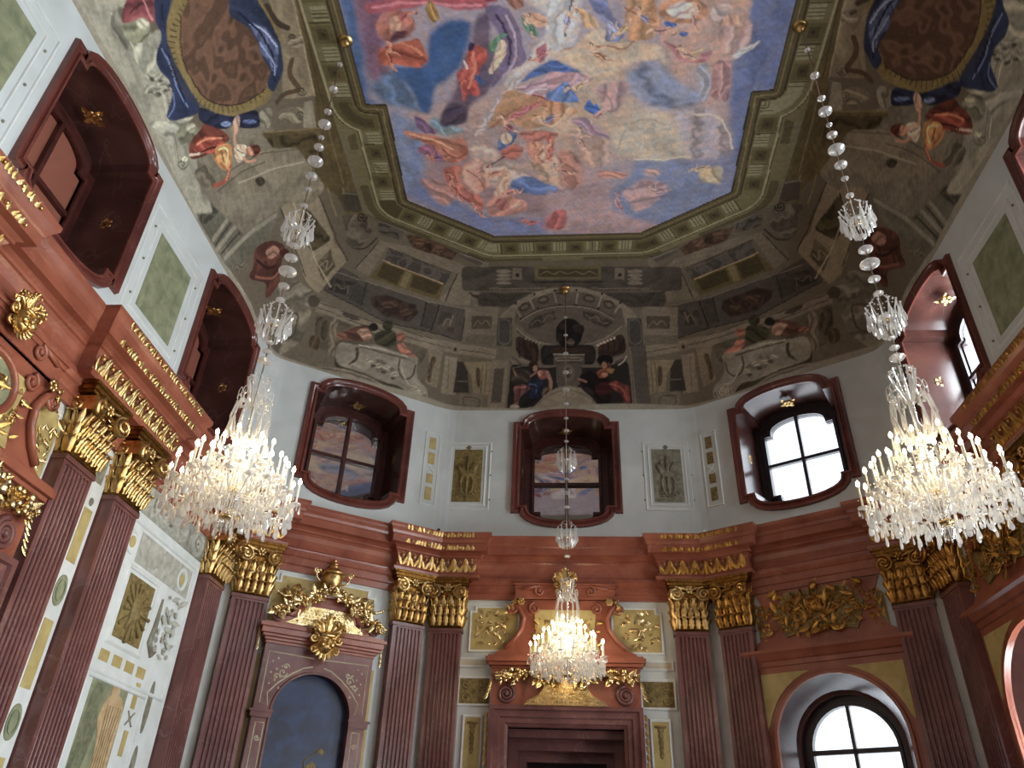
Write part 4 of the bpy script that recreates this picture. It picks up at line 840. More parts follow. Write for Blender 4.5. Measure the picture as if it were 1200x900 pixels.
(0,1,0,316,1,2,0,[-172,295,-170,288]),
(0,1,0,316,1,2,0,[205,288,203,283]),
(0,1,0,316,1,2,0,[-161,295,-161,288]),
(0,1,0,316,1,2,0,[213,288,211,283]),
(0,1,0,316,1,2,0,[-153,295,-151,288]),
(0,1,0,316,1,2,0,[222,288,220,283]),
(0,1,0,316,1,2,0,[-143,295,-143,288]),
(0,1,0,316,1,2,0,[230,288,228,282]),
(0,1,0,316,1,2,0,[-132,293,-132,288]),
(0,1,0,316,1,2,0,[238,288,236,282]),
(0,1,0,316,1,2,0,[-124,293,-122,288]),
(0,1,0,316,1,2,0,[247,288,245,282]),
(0,0,0,317,1,0,0,[-186,212,-182,231,-143,264,-99,285,-51,295,1,299,49,295,101,280,147,258,182,231,190,207,153,196,149,239,95,269,49,277,1,285,-47,277,-97,269,-143,245,-149,200]),
(0,0,0,318,1,0,0,[-143,212,-143,245,-97,269,-51,282,1,285,49,282,95,269,122,253,149,239,151,204,122,177,74,160,32,155,1,157,-32,157,-74,162,-113,188]),
(0,0,0,312,1,0,0,[-105,253,-105,249,-107,244,-111,239,-118,236,-126,236,-132,238,-136,241,-136,245,-134,250,-130,255,-124,258,-116,258,-109,257]),
(0,0,0,319,1,0,0,[-111,252,-111,249,-111,245,-116,244,-120,242,-126,241,-128,241,-130,242,-132,245,-130,249,-126,250,-122,252,-118,253,-113,253]),
(0,0,0,312,1,0,0,[-53,268,-53,263,-57,258,-63,255,-70,253,-78,255,-84,257,-86,261,-86,266,-84,271,-78,274,-70,276,-63,276,-57,272]),
(0,0,0,319,1,0,0,[-59,268,-59,264,-61,263,-66,261,-72,260,-76,260,-80,261,-82,263,-80,264,-78,268,-74,269,-70,271,-63,271,-61,269]),
(0,0,0,312,1,0,0,[78,263,76,258,70,255,61,255,55,257,49,260,45,264,45,269,47,272,53,276,61,277,68,276,74,272,78,268]),
(0,0,0,319,1,0,0,[74,264,72,261,68,261,63,261,57,261,53,263,51,266,49,268,51,269,55,271,59,271,66,271,70,268,72,266]),
(0,0,0,312,1,0,0,[132,244,128,241,122,239,113,239,107,242,103,245,101,250,101,255,105,260,111,261,120,261,126,258,130,253,132,249]),
(0,0,0,319,1,0,0,[126,245,124,244,120,244,116,244,111,245,107,249,105,252,105,253,109,255,111,255,118,255,122,253,124,250,126,249]),
(0,1,0,320,1,5,0,[-107,263,-95,244]),
(0,1,0,320,1,5,0,[-39,280,-32,258]),
(0,1,0,320,1,5,0,[30,279,24,255]),
(0,1,0,320,1,5,0,[97,269,84,242]),
(0,1,0,320,1,5,0,[145,247,130,231]),
(0,1,0,320,1,5,0,[-147,247,-126,219]),
(0,0,0,321,1,0,0,[-93,279,-93,277,-95,277,-97,276,-97,276,-99,277,-101,279,-101,279,-101,280,-101,282,-99,282,-97,282,-95,282,-95,280]),
(0,0,0,321,1,0,0,[-80,244,-80,242,-82,241,-82,241,-84,241,-86,241,-86,242,-88,244,-88,244,-86,245,-84,245,-84,245,-82,245,-80,244]),
(0,0,0,321,1,0,0,[-18,250,-20,249,-20,249,-22,247,-22,247,-24,249,-26,249,-26,250,-26,252,-24,253,-24,253,-22,253,-20,253,-20,252]),
(0,0,0,321,1,0,0,[26,250,26,249,24,247,22,247,22,247,20,247,18,249,18,250,18,252,20,252,22,253,22,253,24,252,26,252]),
(0,0,0,321,1,0,0,[103,277,103,276,101,274,101,274,99,274,97,274,97,276,97,277,97,279,99,279,99,280,101,280,103,279,103,279]),
(0,0,0,321,1,0,0,[91,241,88,239,88,239,86,238,84,238,84,239,82,239,82,241,82,242,84,244,86,244,86,244,88,242,91,242]),
(0,0,0,321,1,0,0,[153,253,151,252,151,252,149,250,147,250,147,252,145,252,145,253,145,255,147,255,149,257,151,257,151,255,153,255]),
(0,0,0,321,1,0,0,[-124,219,-124,217,-124,215,-126,215,-128,215,-128,215,-130,217,-130,219,-130,220,-130,220,-128,222,-126,222,-126,220,-124,220]),
(0,0,0,321,1,0,0,[30,288,30,287,28,287,28,285,26,285,24,287,24,287,22,288,24,290,24,291,26,291,28,291,28,291,30,290]),
(0,0,0,321,1,0,0,[-32,288,-32,287,-34,285,-34,285,-36,285,-39,285,-41,287,-41,288,-41,290,-39,290,-36,291,-36,291,-34,290,-32,288]),
(0,0,0,321,1,0,0,[-145,257,-145,255,-145,253,-147,253,-149,253,-149,253,-151,255,-151,257,-151,258,-151,258,-149,260,-147,260,-145,258,-145,258]),
(0,1,0,322,1,2,0,[-128,217,-84,242,-22,250,24,250,86,239,126,215]),
(0,1,0,323,1,2,0,[-126,214,-82,239,-22,247,22,247,84,236,124,212]),
(0,2,0,312,1,0,0,[-107,203,-86,223,-39,236,-32,215,-80,196,-105,193]),
(0,2,0,312,1,0,0,[41,234,80,228,122,206,103,193,70,204,43,215]),
(0,1,0,324,1,2,0,[-99,201,-82,217,-68,206,-55,226,-41,222]),
(0,1,0,324,1,2,0,[49,226,61,215,80,222,86,206,107,204]),
(0,1,0,325,1,3,0,[-138,196,-113,177,-74,160,-32,154]),
(0,1,0,326,1,2,0,[-134,188,-107,169,-70,154]),
(0,1,0,325,1,3,0,[141,196,113,176,74,160,32,152]),
(0,0,1,327,2,0,0,[-70,155,-34,155,1,155,34,154,70,154,68,108,34,108,-1,108,-34,108,-68,108]),
(0,0,1,328,1,0,0,[-136,179,-105,168,-74,157,-70,112,-103,119,-132,139]),
(0,1,0,329,1,3,0,[-124,166,-120,124]),
(0,1,0,329,1,3,0,[-109,162,-105,122]),
(0,1,0,329,1,3,0,[-95,158,-93,119]),
(0,1,0,329,1,3,0,[-80,154,-78,116]),
(0,0,1,330,1,0,0,[76,155,109,168,145,181,147,136,111,124,74,111]),
(0,1,0,329,1,3,0,[88,158,84,116]),
(0,1,0,329,1,3,0,[103,163,99,120]),
(0,1,0,329,1,3,0,[118,166,113,124]),
(0,1,0,329,1,3,0,[132,169,128,127]),
(0,0,0,331,1,0,0,[80,152,78,150,78,150,76,150,74,150,74,150,72,152,72,152,72,154,74,155,76,155,76,155,78,155,80,154]),
(0,0,0,331,1,0,0,[88,155,86,155,86,154,84,154,82,154,82,154,80,155,80,155,80,157,82,158,84,158,84,158,86,158,88,157]),
(0,0,0,331,1,0,0,[97,158,97,158,95,157,93,157,93,157,91,157,88,158,88,158,88,160,91,162,93,162,95,162,95,162,97,160]),
(0,0,0,331,1,0,0,[105,162,105,162,103,160,101,160,101,160,99,160,97,162,97,162,99,163,99,165,101,165,103,165,103,165,105,163]),
(0,0,0,331,1,0,0,[113,166,113,165,111,163,109,163,109,163,107,163,107,165,105,166,107,166,107,168,109,168,111,168,111,168,113,166]),
(0,0,0,331,1,0,0,[122,169,122,168,120,166,120,166,118,166,116,166,116,168,116,169,116,169,116,171,118,171,120,171,122,171,122,169]),
(0,0,0,332,1,0,0,[-105,169,-105,168,-105,168,-107,168,-107,168,-109,168,-109,168,-111,169,-111,171,-109,171,-109,173,-107,173,-105,171,-105,171]),
(0,0,0,332,1,0,0,[-97,166,-97,166,-97,165,-99,165,-99,165,-101,165,-101,165,-103,166,-101,168,-101,168,-101,169,-99,169,-97,168,-97,168]),
(0,0,0,332,1,0,0,[-88,163,-88,163,-88,162,-91,162,-91,162,-93,162,-93,163,-93,163,-93,165,-93,165,-91,166,-91,166,-88,165,-88,165]),
(0,0,0,332,1,0,0,[-80,160,-80,160,-80,158,-82,158,-82,158,-84,158,-84,160,-84,160,-84,162,-84,162,-82,163,-82,163,-80,162,-80,162]),
(0,0,0,332,1,0,0,[-70,157,-72,157,-72,155,-72,155,-74,155,-76,155,-76,157,-76,157,-76,158,-76,158,-74,160,-74,160,-72,158,-72,158]),
(0,0,1,333,2,0,0,[-143,135,-103,119,-70,111,-70,101,-105,101,-141,101]),
(0,0,1,334,2,0,0,[74,111,109,124,145,136,145,98,109,100,74,100]),
(0,0,0,335,1,0,0,[-190,220,-151,220,-147,185,-143,152,-182,155,-186,187]),
(0,1,0,336,1,2,0,[-186,215,-155,215,-151,187,-147,158,-178,158,-182,187,-186,215]),
(0,0,0,337,1,0,0,[159,215,197,215,193,181,190,149,153,149,155,182]),
(0,1,0,338,1,2,0,[163,212,193,211,190,182,186,154,155,155,159,182,163,212]),
(0,0,0,339,1,0,0,[155,149,195,149,193,119,190,89,190,57,190,27,190,-6,153,-6,151,27,151,59,153,89,153,119]),
(0,1,0,340,1,2,0,[155,147,155,117,155,87,155,57,155,27,155,-6]),
(0,0,0,341,1,0,0,[-290,244,-243,249,-193,249,-190,214,-188,179,-230,181,-270,179,-280,212]),
(0,0,0,342,1,0,0,[-265,226,-207,226,-203,195,-257,195]),
(0,0,0,343,1,0,0,[207,242,255,242,303,233,290,201,282,171,238,174,195,174,201,207]),
(0,0,0,344,1,0,0,[211,220,274,219,265,188,207,190]),
(0,1,0,345,1,2,0,[-253,200,-245,219,-232,201,-224,219,-207,201]),
(0,1,0,345,1,2,0,[211,193,228,212,232,195,251,212,257,195]),
(0,0,0,346,1,0,0,[-270,179,-230,181,-188,179,-190,158,-228,158,-265,158]),
(0,0,0,347,1,0,0,[195,174,238,174,282,171,276,152,234,154,193,154]),
(0,0,0,348,1,0,0,[-190,120,-147,120,-147,90,-147,60,-147,29,-149,-5,-188,-5,-188,29,-188,60,-188,90]),
(0,0,0,349,1,0,0,[-180,101,-155,101,-157,60,-157,19,-182,19,-180,60]),
(0,0,1,350,1,0,0,[-141,112,-101,106,-63,101,-32,103,-1,105,39,101,78,100,111,108,147,117,147,87,147,57,147,25,149,-6,120,-6,91,-6,61,-6,32,-6,3,-6,-26,-6,-55,-5,-84,-5,-113,-5,-143,-5,-143,25,-141,55,-141,84]),
(0,0,1,351,3,0,0,[-138,98,-91,97,-88,67,-138,63]),
(0,1,0,352,1,2,0,[-141,101,-95,109,-47,106]),
(0,1,0,352,1,2,0,[32,106,70,105]),
(0,0,0,353,1,0,0,[-36,135,3,133,41,133,41,111,34,108,30,67,18,51,-22,51,-28,67,-30,108,-36,112]),
(0,1,0,354,1,3,0,[-36,133,3,131,41,131]),
(0,1,0,326,1,2,0,[-30,114,1,114,34,112]),
(0,1,0,355,1,2,0,[-30,125,3,125,36,124,36,117,3,117,-30,117,-30,125]),
(0,0,0,356,1,0,0,[16,89,14,81,9,73,3,70,-3,70,-7,73,-11,81,-14,89,-11,98,-7,105,-3,108,3,108,9,105,14,97]),
(0,0,0,306,1,0,0,[9,89,7,82,5,78,3,76,-1,76,-5,78,-7,82,-7,89,-7,95,-5,100,-1,101,3,101,5,100,9,95]),
(0,0,1,357,1,0,0,[9,92,9,89,9,87,7,86,5,86,3,87,1,89,1,92,1,97,3,98,5,100,7,100,9,98,9,95]),
(0,0,1,358,1,0,0,[-45,147,-14,147,18,147,49,149,66,136,30,136,-5,136,-43,136]),
(0,0,1,359,2,0,0,[39,181,34,165,24,152,9,146,-5,146,-20,154,-28,166,-32,181,-30,196,-20,209,-5,217,11,217,26,209,36,196]),
(0,0,1,360,3,0,0,[-1,198,-3,195,-5,192,-9,190,-14,190,-18,192,-22,195,-22,198,-22,201,-18,204,-14,206,-9,206,-5,204,-3,201]),
(0,0,1,361,3,0,0,[32,193,30,190,28,187,24,185,20,185,16,187,14,190,11,195,14,198,16,201,20,203,24,203,28,201,32,198]),
(0,0,1,362,2,0,0,[18,160,16,157,14,154,9,152,5,152,1,154,-3,157,-3,160,-3,163,1,166,5,168,9,168,14,166,16,163]),
(0,0,1,363,2,0,0,[43,190,43,185,39,181,36,179,32,179,28,181,26,185,26,190,28,195,30,200,32,201,36,201,41,200,43,195]),
(0,0,1,363,3,0,0,[-14,171,-16,166,-18,163,-20,160,-24,160,-28,163,-30,166,-30,171,-30,177,-28,181,-24,182,-20,182,-18,181,-16,176]),
(0,0,1,364,2,0,0,[-107,24,-61,36,-76,5,-99,0]),
(0,0,0,365,1,0,0,[-74,108,-74,103,-78,101,-82,98,-86,98,-93,101,-95,105,-97,108,-97,112,-93,116,-88,117,-82,117,-78,114,-74,111]),
(0,0,0,366,1,0,0,[-74,101,-74,98,-76,95,-78,93,-82,93,-84,95,-86,98,-86,101,-86,105,-84,106,-82,108,-80,108,-76,106,-76,105]),
(0,0,0,367,1,0,0,[-76,93,-61,98,-49,95,-47,78,-66,73,-72,82]),
(0,0,1,368,1,0,0,[-61,89,-63,86,-63,84,-68,82,-70,82,-72,84,-74,86,-74,90,-74,93,-72,95,-70,97,-68,97,-66,95,-63,93]),
(0,1,0,369,1,8,0,[-51,92,-41,70,-43,51]),
(0,1,0,370,1,5,0,[-78,90,-91,82]),
(0,0,1,371,1,0,0,[-101,67,-86,74,-74,76,-51,74,-53,51,-66,29,-95,29,-103,44,-88,55]),
(0,1,0,372,1,3,0,[-93,63,-74,63,-76,36]),
(0,1,0,373,1,3,0,[-84,59,-68,51,-80,30]),
(0,0,1,374,1,0,0,[-132,57,-120,63,-97,63,-88,52,-113,36,-120,6,-130,6,-126,36]),
(0,1,0,375,1,3,0,[-126,55,-101,57]),
(0,0,0,376,1,0,0,[-113,8,-116,6,-118,5,-122,3,-128,3,-132,5,-136,6,-136,8,-136,11,-132,13,-128,13,-124,13,-118,13,-116,11]),
(0,0,1,377,1,0,0,[-36,41,-39,35,-41,30,-47,27,-53,27,-57,30,-61,35,-63,41,-61,48,-59,54,-53,55,-47,55,-43,52,-39,48]),
(0,0,1,378,1,0,0,[-45,40,-45,36,-47,33,-49,32,-51,32,-53,33,-55,36,-55,40,-55,43,-53,46,-51,48,-49,48,-47,46,-45,43]),
(0,0,0,379,1,0,0,[-136,101,-134,101,-122,82,-128,82]),
(0,0,1,380,2,0,0,[24,81,55,97,70,81,103,76,95,51,103,19,74,-2,59,35,30,62]),
(0,0,1,381,2,0,0,[30,59,59,51,59,24,36,27]),
(0,0,1,382,1,0,0,[111,117,109,112,103,108,95,106,86,106,78,108,72,112,70,119,74,124,78,128,88,130,97,130,105,128,109,124]),
(0,0,0,383,1,0,0,[95,106,95,103,93,100,88,98,86,98,84,100,82,103,82,106,82,109,84,112,86,114,91,114,93,112,95,109]),
(0,1,0,384,1,3,0,[99,111,101,100]),
(0,0,1,385,1,0,0,[70,95,93,100,97,81,76,74,68,84]),
(0,0,1,386,1,0,0,[95,84,93,81,91,79,88,78,84,78,82,79,80,81,78,84,80,86,82,89,84,89,88,89,93,89,95,86]),
(0,0,0,387,1,0,0,[93,100,113,97,105,86,93,90]),
(0,0,1,388,2,0,0,[63,62,103,71,113,51,86,35,63,38]),
(0,0,1,389,1,0,0,[95,65,116,71,128,62,145,57,143,19,136,-6,126,-2,128,35,101,54]),
(0,1,0,390,1,3,0,[99,63,128,54,136,19]),
(0,1,0,391,1,5,0,[24,76,43,68]),
(0,1,0,392,1,3,0,[122,106,136,114,145,127]),
(0,0,0,393,1,0,0,[-138,-5,-109,3,-80,10,-49,43,-30,54,-1,59,30,54,51,32,74,3,109,-2,147,-6,180,-8,215,-8,249,-8,247,-30,220,-30,190,-30,163,-30,134,-30,105,-30,78,-30,49,-30,20,-30,-7,-30,-36,-30,-66,-30,-95,-30,-124,-30,-153,-30,-182,-30,-211,-30,-240,-30,-240,-5,-207,-5,-174,-5]),
(0,1,0,394,1,2,0,[-138,-8,-109,0,-80,6,-47,38,-1,52,45,36,74,-2,109,-5,147,-9]),
(0,0,1,395,1,0,1,[-1208,-30,-1181,-21,-1152,-9,-1123,0,-1094,10,-1058,8,-1021,5,-990,10,-959,13,-927,16,-894,19,-859,22,-830,17,-800,11,-769,6,-738,0,-707,-8,-686,-25,-690,-30,-692,-30,-707,-30,-728,-30,-767,-30,-805,-30,-840,-30,-875,-30,-909,-30,-942,-30,-975,-30,-1006,-30,-1036,-30,-1065,-30,-1092,-30,-1117,-30,-1140,-30,-1163,-30,-1185,-30]),
(0,0,1,396,1,0,1,[-979,296,-988,329,-1002,363,-996,380,-994,380,-992,380,-990,380,-988,380,-954,380,-919,380,-884,380,-846,380,-809,380,-769,380,-736,380,-667,380,-700,374,-717,334,-761,331,-802,328,-844,306,-886,283,-917,288,-948,293]),
(0,0,1,397,1,0,1,[-950,352,-940,380,-938,380,-900,380,-902,380,-911,355]),
(0,0,1,398,1,0,1,[-894,356,-877,380,-871,380,-825,380,-830,380,-836,371]),
(0,0,1,399,1,0,1,[-911,380,-902,380,-896,380,-894,380,-898,374,-904,369,-915,367,-923,369,-932,372,-936,378,-938,380,-936,380,-929,380,-921,380]),
(0,0,1,400,1,0,1,[-819,380,-813,377,-809,372,-809,366,-813,359,-821,356,-830,355,-838,355,-844,359,-848,364,-848,371,-844,375,-836,380,-827,380]),
(0,1,0,401,1,4,1,[-954,347,-915,347,-873,347,-830,347,-786,347]),
(0,1,0,401,1,4,1,[-942,314,-907,312,-869,312,-832,312,-792,310,-750,310]),
(0,0,0,402,1,0,1,[-798,342,-765,380,-707,380,-709,364,-744,334]),
(0,1,0,403,1,4,1,[-794,342,-759,380]),
(0,0,1,404,2,0,1,[-744,317,-713,353,-680,380,-621,336,-628,283,-661,287,-692,323]),
(0,1,0,405,1,4,1,[-678,375,-671,367,-671,361,-675,358,-680,356,-686,356,-692,359,-696,363,-700,364,-700,369,-696,374,-694,377,-690,377,-686,374,-682,371,-682,367,-682,366,-684,364,-686,364,-688,366,-690,367,-690,369,-690,369]),
(0,0,1,406,3,0,1,[-1100,5,-1079,59,-1061,93,-1044,125,-1029,158,-1009,187,-988,217,-959,212,-929,206,-898,200,-890,168,-886,135,-902,97,-921,59,-961,10,-996,6,-1029,3,-1065,5]),
(0,0,1,407,2,0,1,[-1094,10,-1073,55,-1058,95,-1034,105,-1044,74,-1054,43,-1069,10]),
(0,1,0,408,1,9,1,[-1031,14,-1021,49,-1015,81,-996,116,-979,147,-965,181]),
(0,1,0,408,1,9,1,[-1011,8,-996,51,-986,89,-967,120,-948,152,-934,182]),
(0,1,0,408,1,9,1,[-979,17,-959,60,-944,100,-923,138,-904,176]),
(0,1,0,409,1,4,1,[-1019,13,-1009,51,-1000,86,-981,117,-965,149,-948,182]),
(0,1,0,409,1,4,1,[-994,14,-979,54,-967,92,-950,120,-934,150,-919,179]),
(0,0,1,410,1,0,1,[-1031,84,-1027,130,-1004,138,-1013,89]),
(0,0,1,411,2,0,1,[-977,78,-971,109,-954,114,-961,79]),
(0,0,1,412,1,0,1,[-988,185,-986,181,-986,176,-990,171,-994,166,-1002,162,-1009,160,-1013,162,-1015,165,-1015,169,-1011,176,-1006,181,-1000,184,-992,185]),
(0,0,0,413,1,0,1,[-994,179,-994,176,-994,174,-994,173,-998,169,-1000,168,-1004,166,-1006,168,-1006,169,-1006,171,-1006,174,-1004,176,-1000,177,-996,179]),
(0,0,0,414,1,0,1,[-1000,200,-988,228,-977,257,-969,285,-938,285,-902,285,-869,285,-832,285,-794,285,-757,285,-715,285,-671,274,-634,252,-640,220,-646,190,-653,162,-707,179,-742,182,-777,185,-813,187,-846,190,-879,192,-911,193,-942,195,-971,198]),
(0,2,0,415,1,0,1,[-940,226,-936,252,-913,271,-882,268,-882,239,-902,223]),
(0,1,0,416,1,3,1,[-913,228,-927,245,-896,244,-904,264]),
(0,0,1,417,2,0,1,[-842,250,-798,260,-753,269,-705,279,-717,250,-732,222,-807,209,-823,230]),
(0,1,0,418,1,4,1,[-842,250,-821,231,-802,212,-734,223]),
(0,2,0,419,1,0,1,[-696,219,-688,263,-651,231,-657,192]),
(0,1,0,420,1,3,1,[-684,219,-678,242,-663,212,-661,234]),
(0,1,0,421,1,3,1,[-998,198,-969,196,-940,195,-909,193,-877,192,-844,190,-809,188,-775,187,-738,185,-703,182]),
(0,1,0,422,1,3,1,[-971,279,-938,280,-902,282,-865,283,-825,287,-786,288,-744,290,-700,291,-665,274,-634,252]),
(0,1,0,423,1,3,1,[-986,228,-952,226,-919,226,-884,225,-846,225,-811,223,-771,223,-732,222,-690,220,-661,203,-634,184]),
(0,0,1,424,2,0,1,[-784,100,-750,133,-717,165,-675,166,-644,155,-655,112,-688,112,-740,93]),
(0,0,0,402,1,0,1,[-640,147,-640,143,-640,138,-644,133,-651,131,-657,131,-663,135,-667,139,-667,144,-667,150,-663,154,-657,157,-651,155,-644,152]),
(0,0,1,425,2,0,1,[-771,48,-744,84,-719,120,-680,130,-648,128,-646,92,-644,54,-661,30,-680,5,-738,8,-755,29]),
(0,1,0,426,1,4,1,[-723,81,-673,112,-667,84,-663,55,-698,33,-709,59,-723,81]),
(0,0,1,427,2,0,1,[-632,71,-611,78,-601,44,-626,43]),
(0,0,1,428,1,0,1,[-909,98,-871,146,-823,169,-813,154,-796,128,-775,119,-786,74,-805,62,-817,89,-886,44,-882,76]),
(0,0,1,429,1,0,1,[-875,117,-857,147,-823,152,-846,116]),
(0,1,0,430,1,5,1,[-882,89,-838,103,-817,125]),
(0,1,0,431,1,5,1,[-863,67,-805,103,-798,124]),
(0,0,0,432,1,0,1,[-800,169,-798,166,-798,163,-802,157,-809,152,-817,149,-823,147,-827,149,-830,150,-827,155,-823,162,-817,166,-811,169,-805,171]),
(0,0,1,433,2,0,1,[-948,30,-907,70,-907,52,-948,13]),
(0,0,1,434,3,0,1,[-1550,19,-1537,35,-1523,51,-1510,67,-1498,82,-1483,98,-1471,112,-1454,111,-1439,109,-1423,108,-1406,106,-1389,105,-1373,103,-1354,105,-1335,106,-1317,108,-1296,109,-1277,103,-1256,97,-1238,89,-1210,97,-1181,105,-1167,87,-1154,68,-1131,62,-1108,57,-1083,52,-1058,48,-1098,11,-1136,-27,-1160,-28,-1185,-30,-1208,-30,-1229,-30,-1250,-28,-1267,-21,-1285,-16,-1302,-9,-1319,-3,-1335,2,-1350,8,-1371,2,-1389,-5,-1408,-11,-1427,-17,-1444,-24,-1460,-28,-1475,-30,-1489,-30,-1504,-30,-1514,-30,-1525,-19,-1533,-6,-1541,6]),
(0,0,1,435,4,0,1,[-1194,101,-1171,125,-1150,149,-1127,173,-1106,196,-1086,220,-1063,245,-1029,247,-996,249,-959,250,-923,252,-884,255,-892,226,-902,200,-913,173,-927,144,-942,116,-957,87,-990,79,-1023,70,-1054,60,-1083,52,-1113,44,-1127,57,-1144,68,-1160,79,-1177,90]),
(0,1,0,436,1,3,1,[-1427,55,-1410,57,-1394,59,-1375,62,-1356,63,-1335,67,-1312,71,-1290,74,-1273,67,-1256,59,-1240,51,-1217,38,-1196,24]),
(0,1,0,437,1,2,1,[-1423,62,-1406,63,-1387,67,-1369,70,-1350,71,-1329,74,-1306,78,-1283,81,-1267,74,-1250,65,-1233,57,-1210,46,-1188,33]),
(0,0,1,438,1,0,1,[-1335,326,-1321,356,-1308,380,-1283,380,-1256,380,-1231,377,-1204,374,-1177,371,-1148,367,-1121,363,-1092,359,-1061,355,-1079,318,-1100,282,-1121,291,-1142,302,-1163,312,-1194,318,-1223,325,-1248,325,-1271,325,-1292,326,-1315,326]),
(0,0,1,396,1,0,1,[-1317,380,-1306,380,-1296,380,-1285,380,-1260,380,-1235,380,-1210,380,-1183,380,-1156,380,-1129,380,-1100,380,-1071,380,-1042,380,-1011,380,-977,380,-944,380,-913,380,-877,380,-844,380,-807,380,-771,380,-784,377,-809,345,-836,315,-863,287,-902,274,-942,261,-977,250,-1013,238,-1046,226,-1077,217,-1056,244,-1034,272,-1013,302,-992,333,-1029,344,-1067,355,-1094,358,-1121,361,-1148,363,-1173,366,-1198,369,-1223,372,-1248,374,-1271,377,-1294,380]),
(0,1,0,439,1,2,1,[-1308,380,-1283,380,-1260,380,-1238,380,-1213,380,-1185,377,-1160,375,-1133,372,-1106,371,-1079,367,-1050,366]),
(0,1,0,440,1,3,1,[-1294,374,-1271,372,-1248,369,-1223,367,-1198,366,-1171,363,-1146,361,-1119,358,-1090,356,-1063,353]),
(0,1,0,441,2,11,1,[-1279,318,-1240,326,-1223,344]),
(0,1,0,442,2,11,1,[-1160,331,-1138,314,-1100,325]),
(0,1,0,443,2,10,1,[-1102,272,-1108,291,-1094,323]),
(0,1,0,444,1,2,1,[-1081,339,-1079,336,-1077,333,-1079,328,-1081,325,-1086,321,-1090,321,-1092,323,-1094,325,-1096,328,-1094,331,-1092,333,-1090,334,-1088,334,-1086,333,-1083,333,-1083,329,-1086,328,-1086,328,-1088,328,-1088,328,-1090,328,-1090,328]),
(0,0,1,445,1,0,1,[-1027,331,-1023,325,-1025,312,-1031,298,-1042,283,-1056,272,-1069,264,-1077,264,-1081,271,-1079,282,-1073,295,-1063,310,-1050,321,-1038,329]),
(0,1,0,446,1,2,1,[-1034,321,-1029,318,-1029,314,-1031,309,-1036,304,-1040,301,-1044,301,-1048,301,-1050,304,-1052,307,-1050,310,-1048,314,-1044,315,-1040,317,-1038,315,-1036,314,-1036,312,-1038,309,-1040,307,-1042,306,-1044,306,-1044,307,-1044,309,-1044,309,-1044,310,-1044,310]),
(0,0,0,447,1,0,1,[-1056,344,-1025,339,-992,334,-1013,306,-1038,315,-1063,326]),
(0,0,1,448,1,0,1,[-1185,367,-1179,364,-1177,358,-1177,350,-1181,342,-1188,336,-1194,334,-1200,334,-1206,337,-1208,344,-1208,352,-1204,359,-1198,366,-1192,369]),
(0,0,1,449,1,0,1,[-1200,355,-1198,353,-1198,350,-1198,347,-1200,344,-1202,340,-1204,339,-1208,339,-1210,340,-1210,344,-1210,347,-1208,350,-1206,353,-1202,355]),
(0,0,1,450,1,0,1,[-1117,230,-1100,261,-1067,241,-1081,219]),
(0,0,1,451,2,0,1,[-1063,222,-1042,247,-1021,274,-1002,301,-984,329,-944,328,-904,325,-938,307,-971,288,-998,258,-1025,228]),
(0,1,0,452,1,3,1,[-1073,222,-1054,245,-1034,271,-1015,296,-998,323,-979,352]),
(0,1,0,452,1,3,1,[-996,363,-963,359,-927,358,-892,356,-855,355,-815,353]),
(0,0,1,453,2,0,1,[-1096,139,-1073,171,-1050,203,-1027,228,-1006,252,-986,277,-952,285,-917,293,-879,301,-840,310,-836,263,-869,238,-902,212,-934,188,-965,166,-996,143,-1025,120,-1056,97,-1069,111,-1081,127]),
(0,1,0,454,1,2,1,[-1075,127,-1058,163,-1042,200,-1021,225,-1002,249,-981,276]),
(0,1,0,455,1,3,1,[-1040,131,-1023,158,-1006,185,-992,212,-967,245,-944,279]),
(0,0,1,456,1,0,1,[-986,185,-984,184,-984,179,-988,173,-992,169,-998,166,-1004,165,-1009,165,-1011,168,-1009,173,-1006,177,-1002,182,-996,185,-990,187]),
(0,0,1,457,2,0,1,[-1152,51,-1129,92,-1104,89,-1079,84,-1117,49]),
(0,1,0,458,1,2,1,[-1075,79,-1061,116,-1050,150,-1019,201]),
(0,0,1,459,1,0,1,[-1371,54,-1364,90,-1358,124,-1344,122,-1333,90,-1310,90,-1331,54,-1352,54]),
(0,0,1,460,2,0,1,[-1427,55,-1421,84,-1402,74,-1383,65,-1373,49,-1392,43,-1410,35]),
(0,0,1,461,1,0,1,[-1304,-6,-1281,19,-1260,41,-1240,63,-1225,87,-1208,112,-1217,86,-1225,57,-1213,35,-1248,32,-1275,14]),
(0,0,1,462,1,0,1,[-1367,106,-1362,98,-1362,87,-1367,76,-1373,67,-1383,59,-1392,57,-1400,59,-1404,67,-1404,78,-1400,89,-1394,98,-1383,106,-1375,109]),
(0,0,1,463,3,0,1,[-1375,109,-1373,106,-1373,101,-1375,97,-1379,92,-1381,89,-1385,87,-1389,89,-1392,90,-1392,95,-1389,100,-1385,106,-1381,109,-1377,111]),
(0,0,1,464,1,0,1,[-1181,100,-1177,92,-1177,81,-1181,70,-1190,62,-1200,55,-1210,55,-1219,59,-1223,67,-1225,76,-1219,87,-1213,95,-1202,101,-1192,101]),
(0,0,1,465,2,0,1,[-1196,98,-1194,95,-1194,92,-1194,89,-1198,84,-1202,82,-1206,81,-1210,82,-1213,86,-1213,90,-1210,93,-1206,98,-1202,100,-1198,101]),
(0,0,1,466,2,0,1,[-1310,78,-1308,74,-1308,70,-1310,65,-1315,60,-1319,57,-1323,55,-1327,55,-1327,60,-1327,65,-1325,70,-1321,74,-1317,78,-1312,79]),
(0,0,1,467,1,0,1,[-1310,71,-1308,71,-1310,68,-1310,67,-1312,63,-1315,62,-1317,62,-1319,62,-1319,63,-1319,65,-1317,68,-1315,70,-1312,71,-1310,73]),
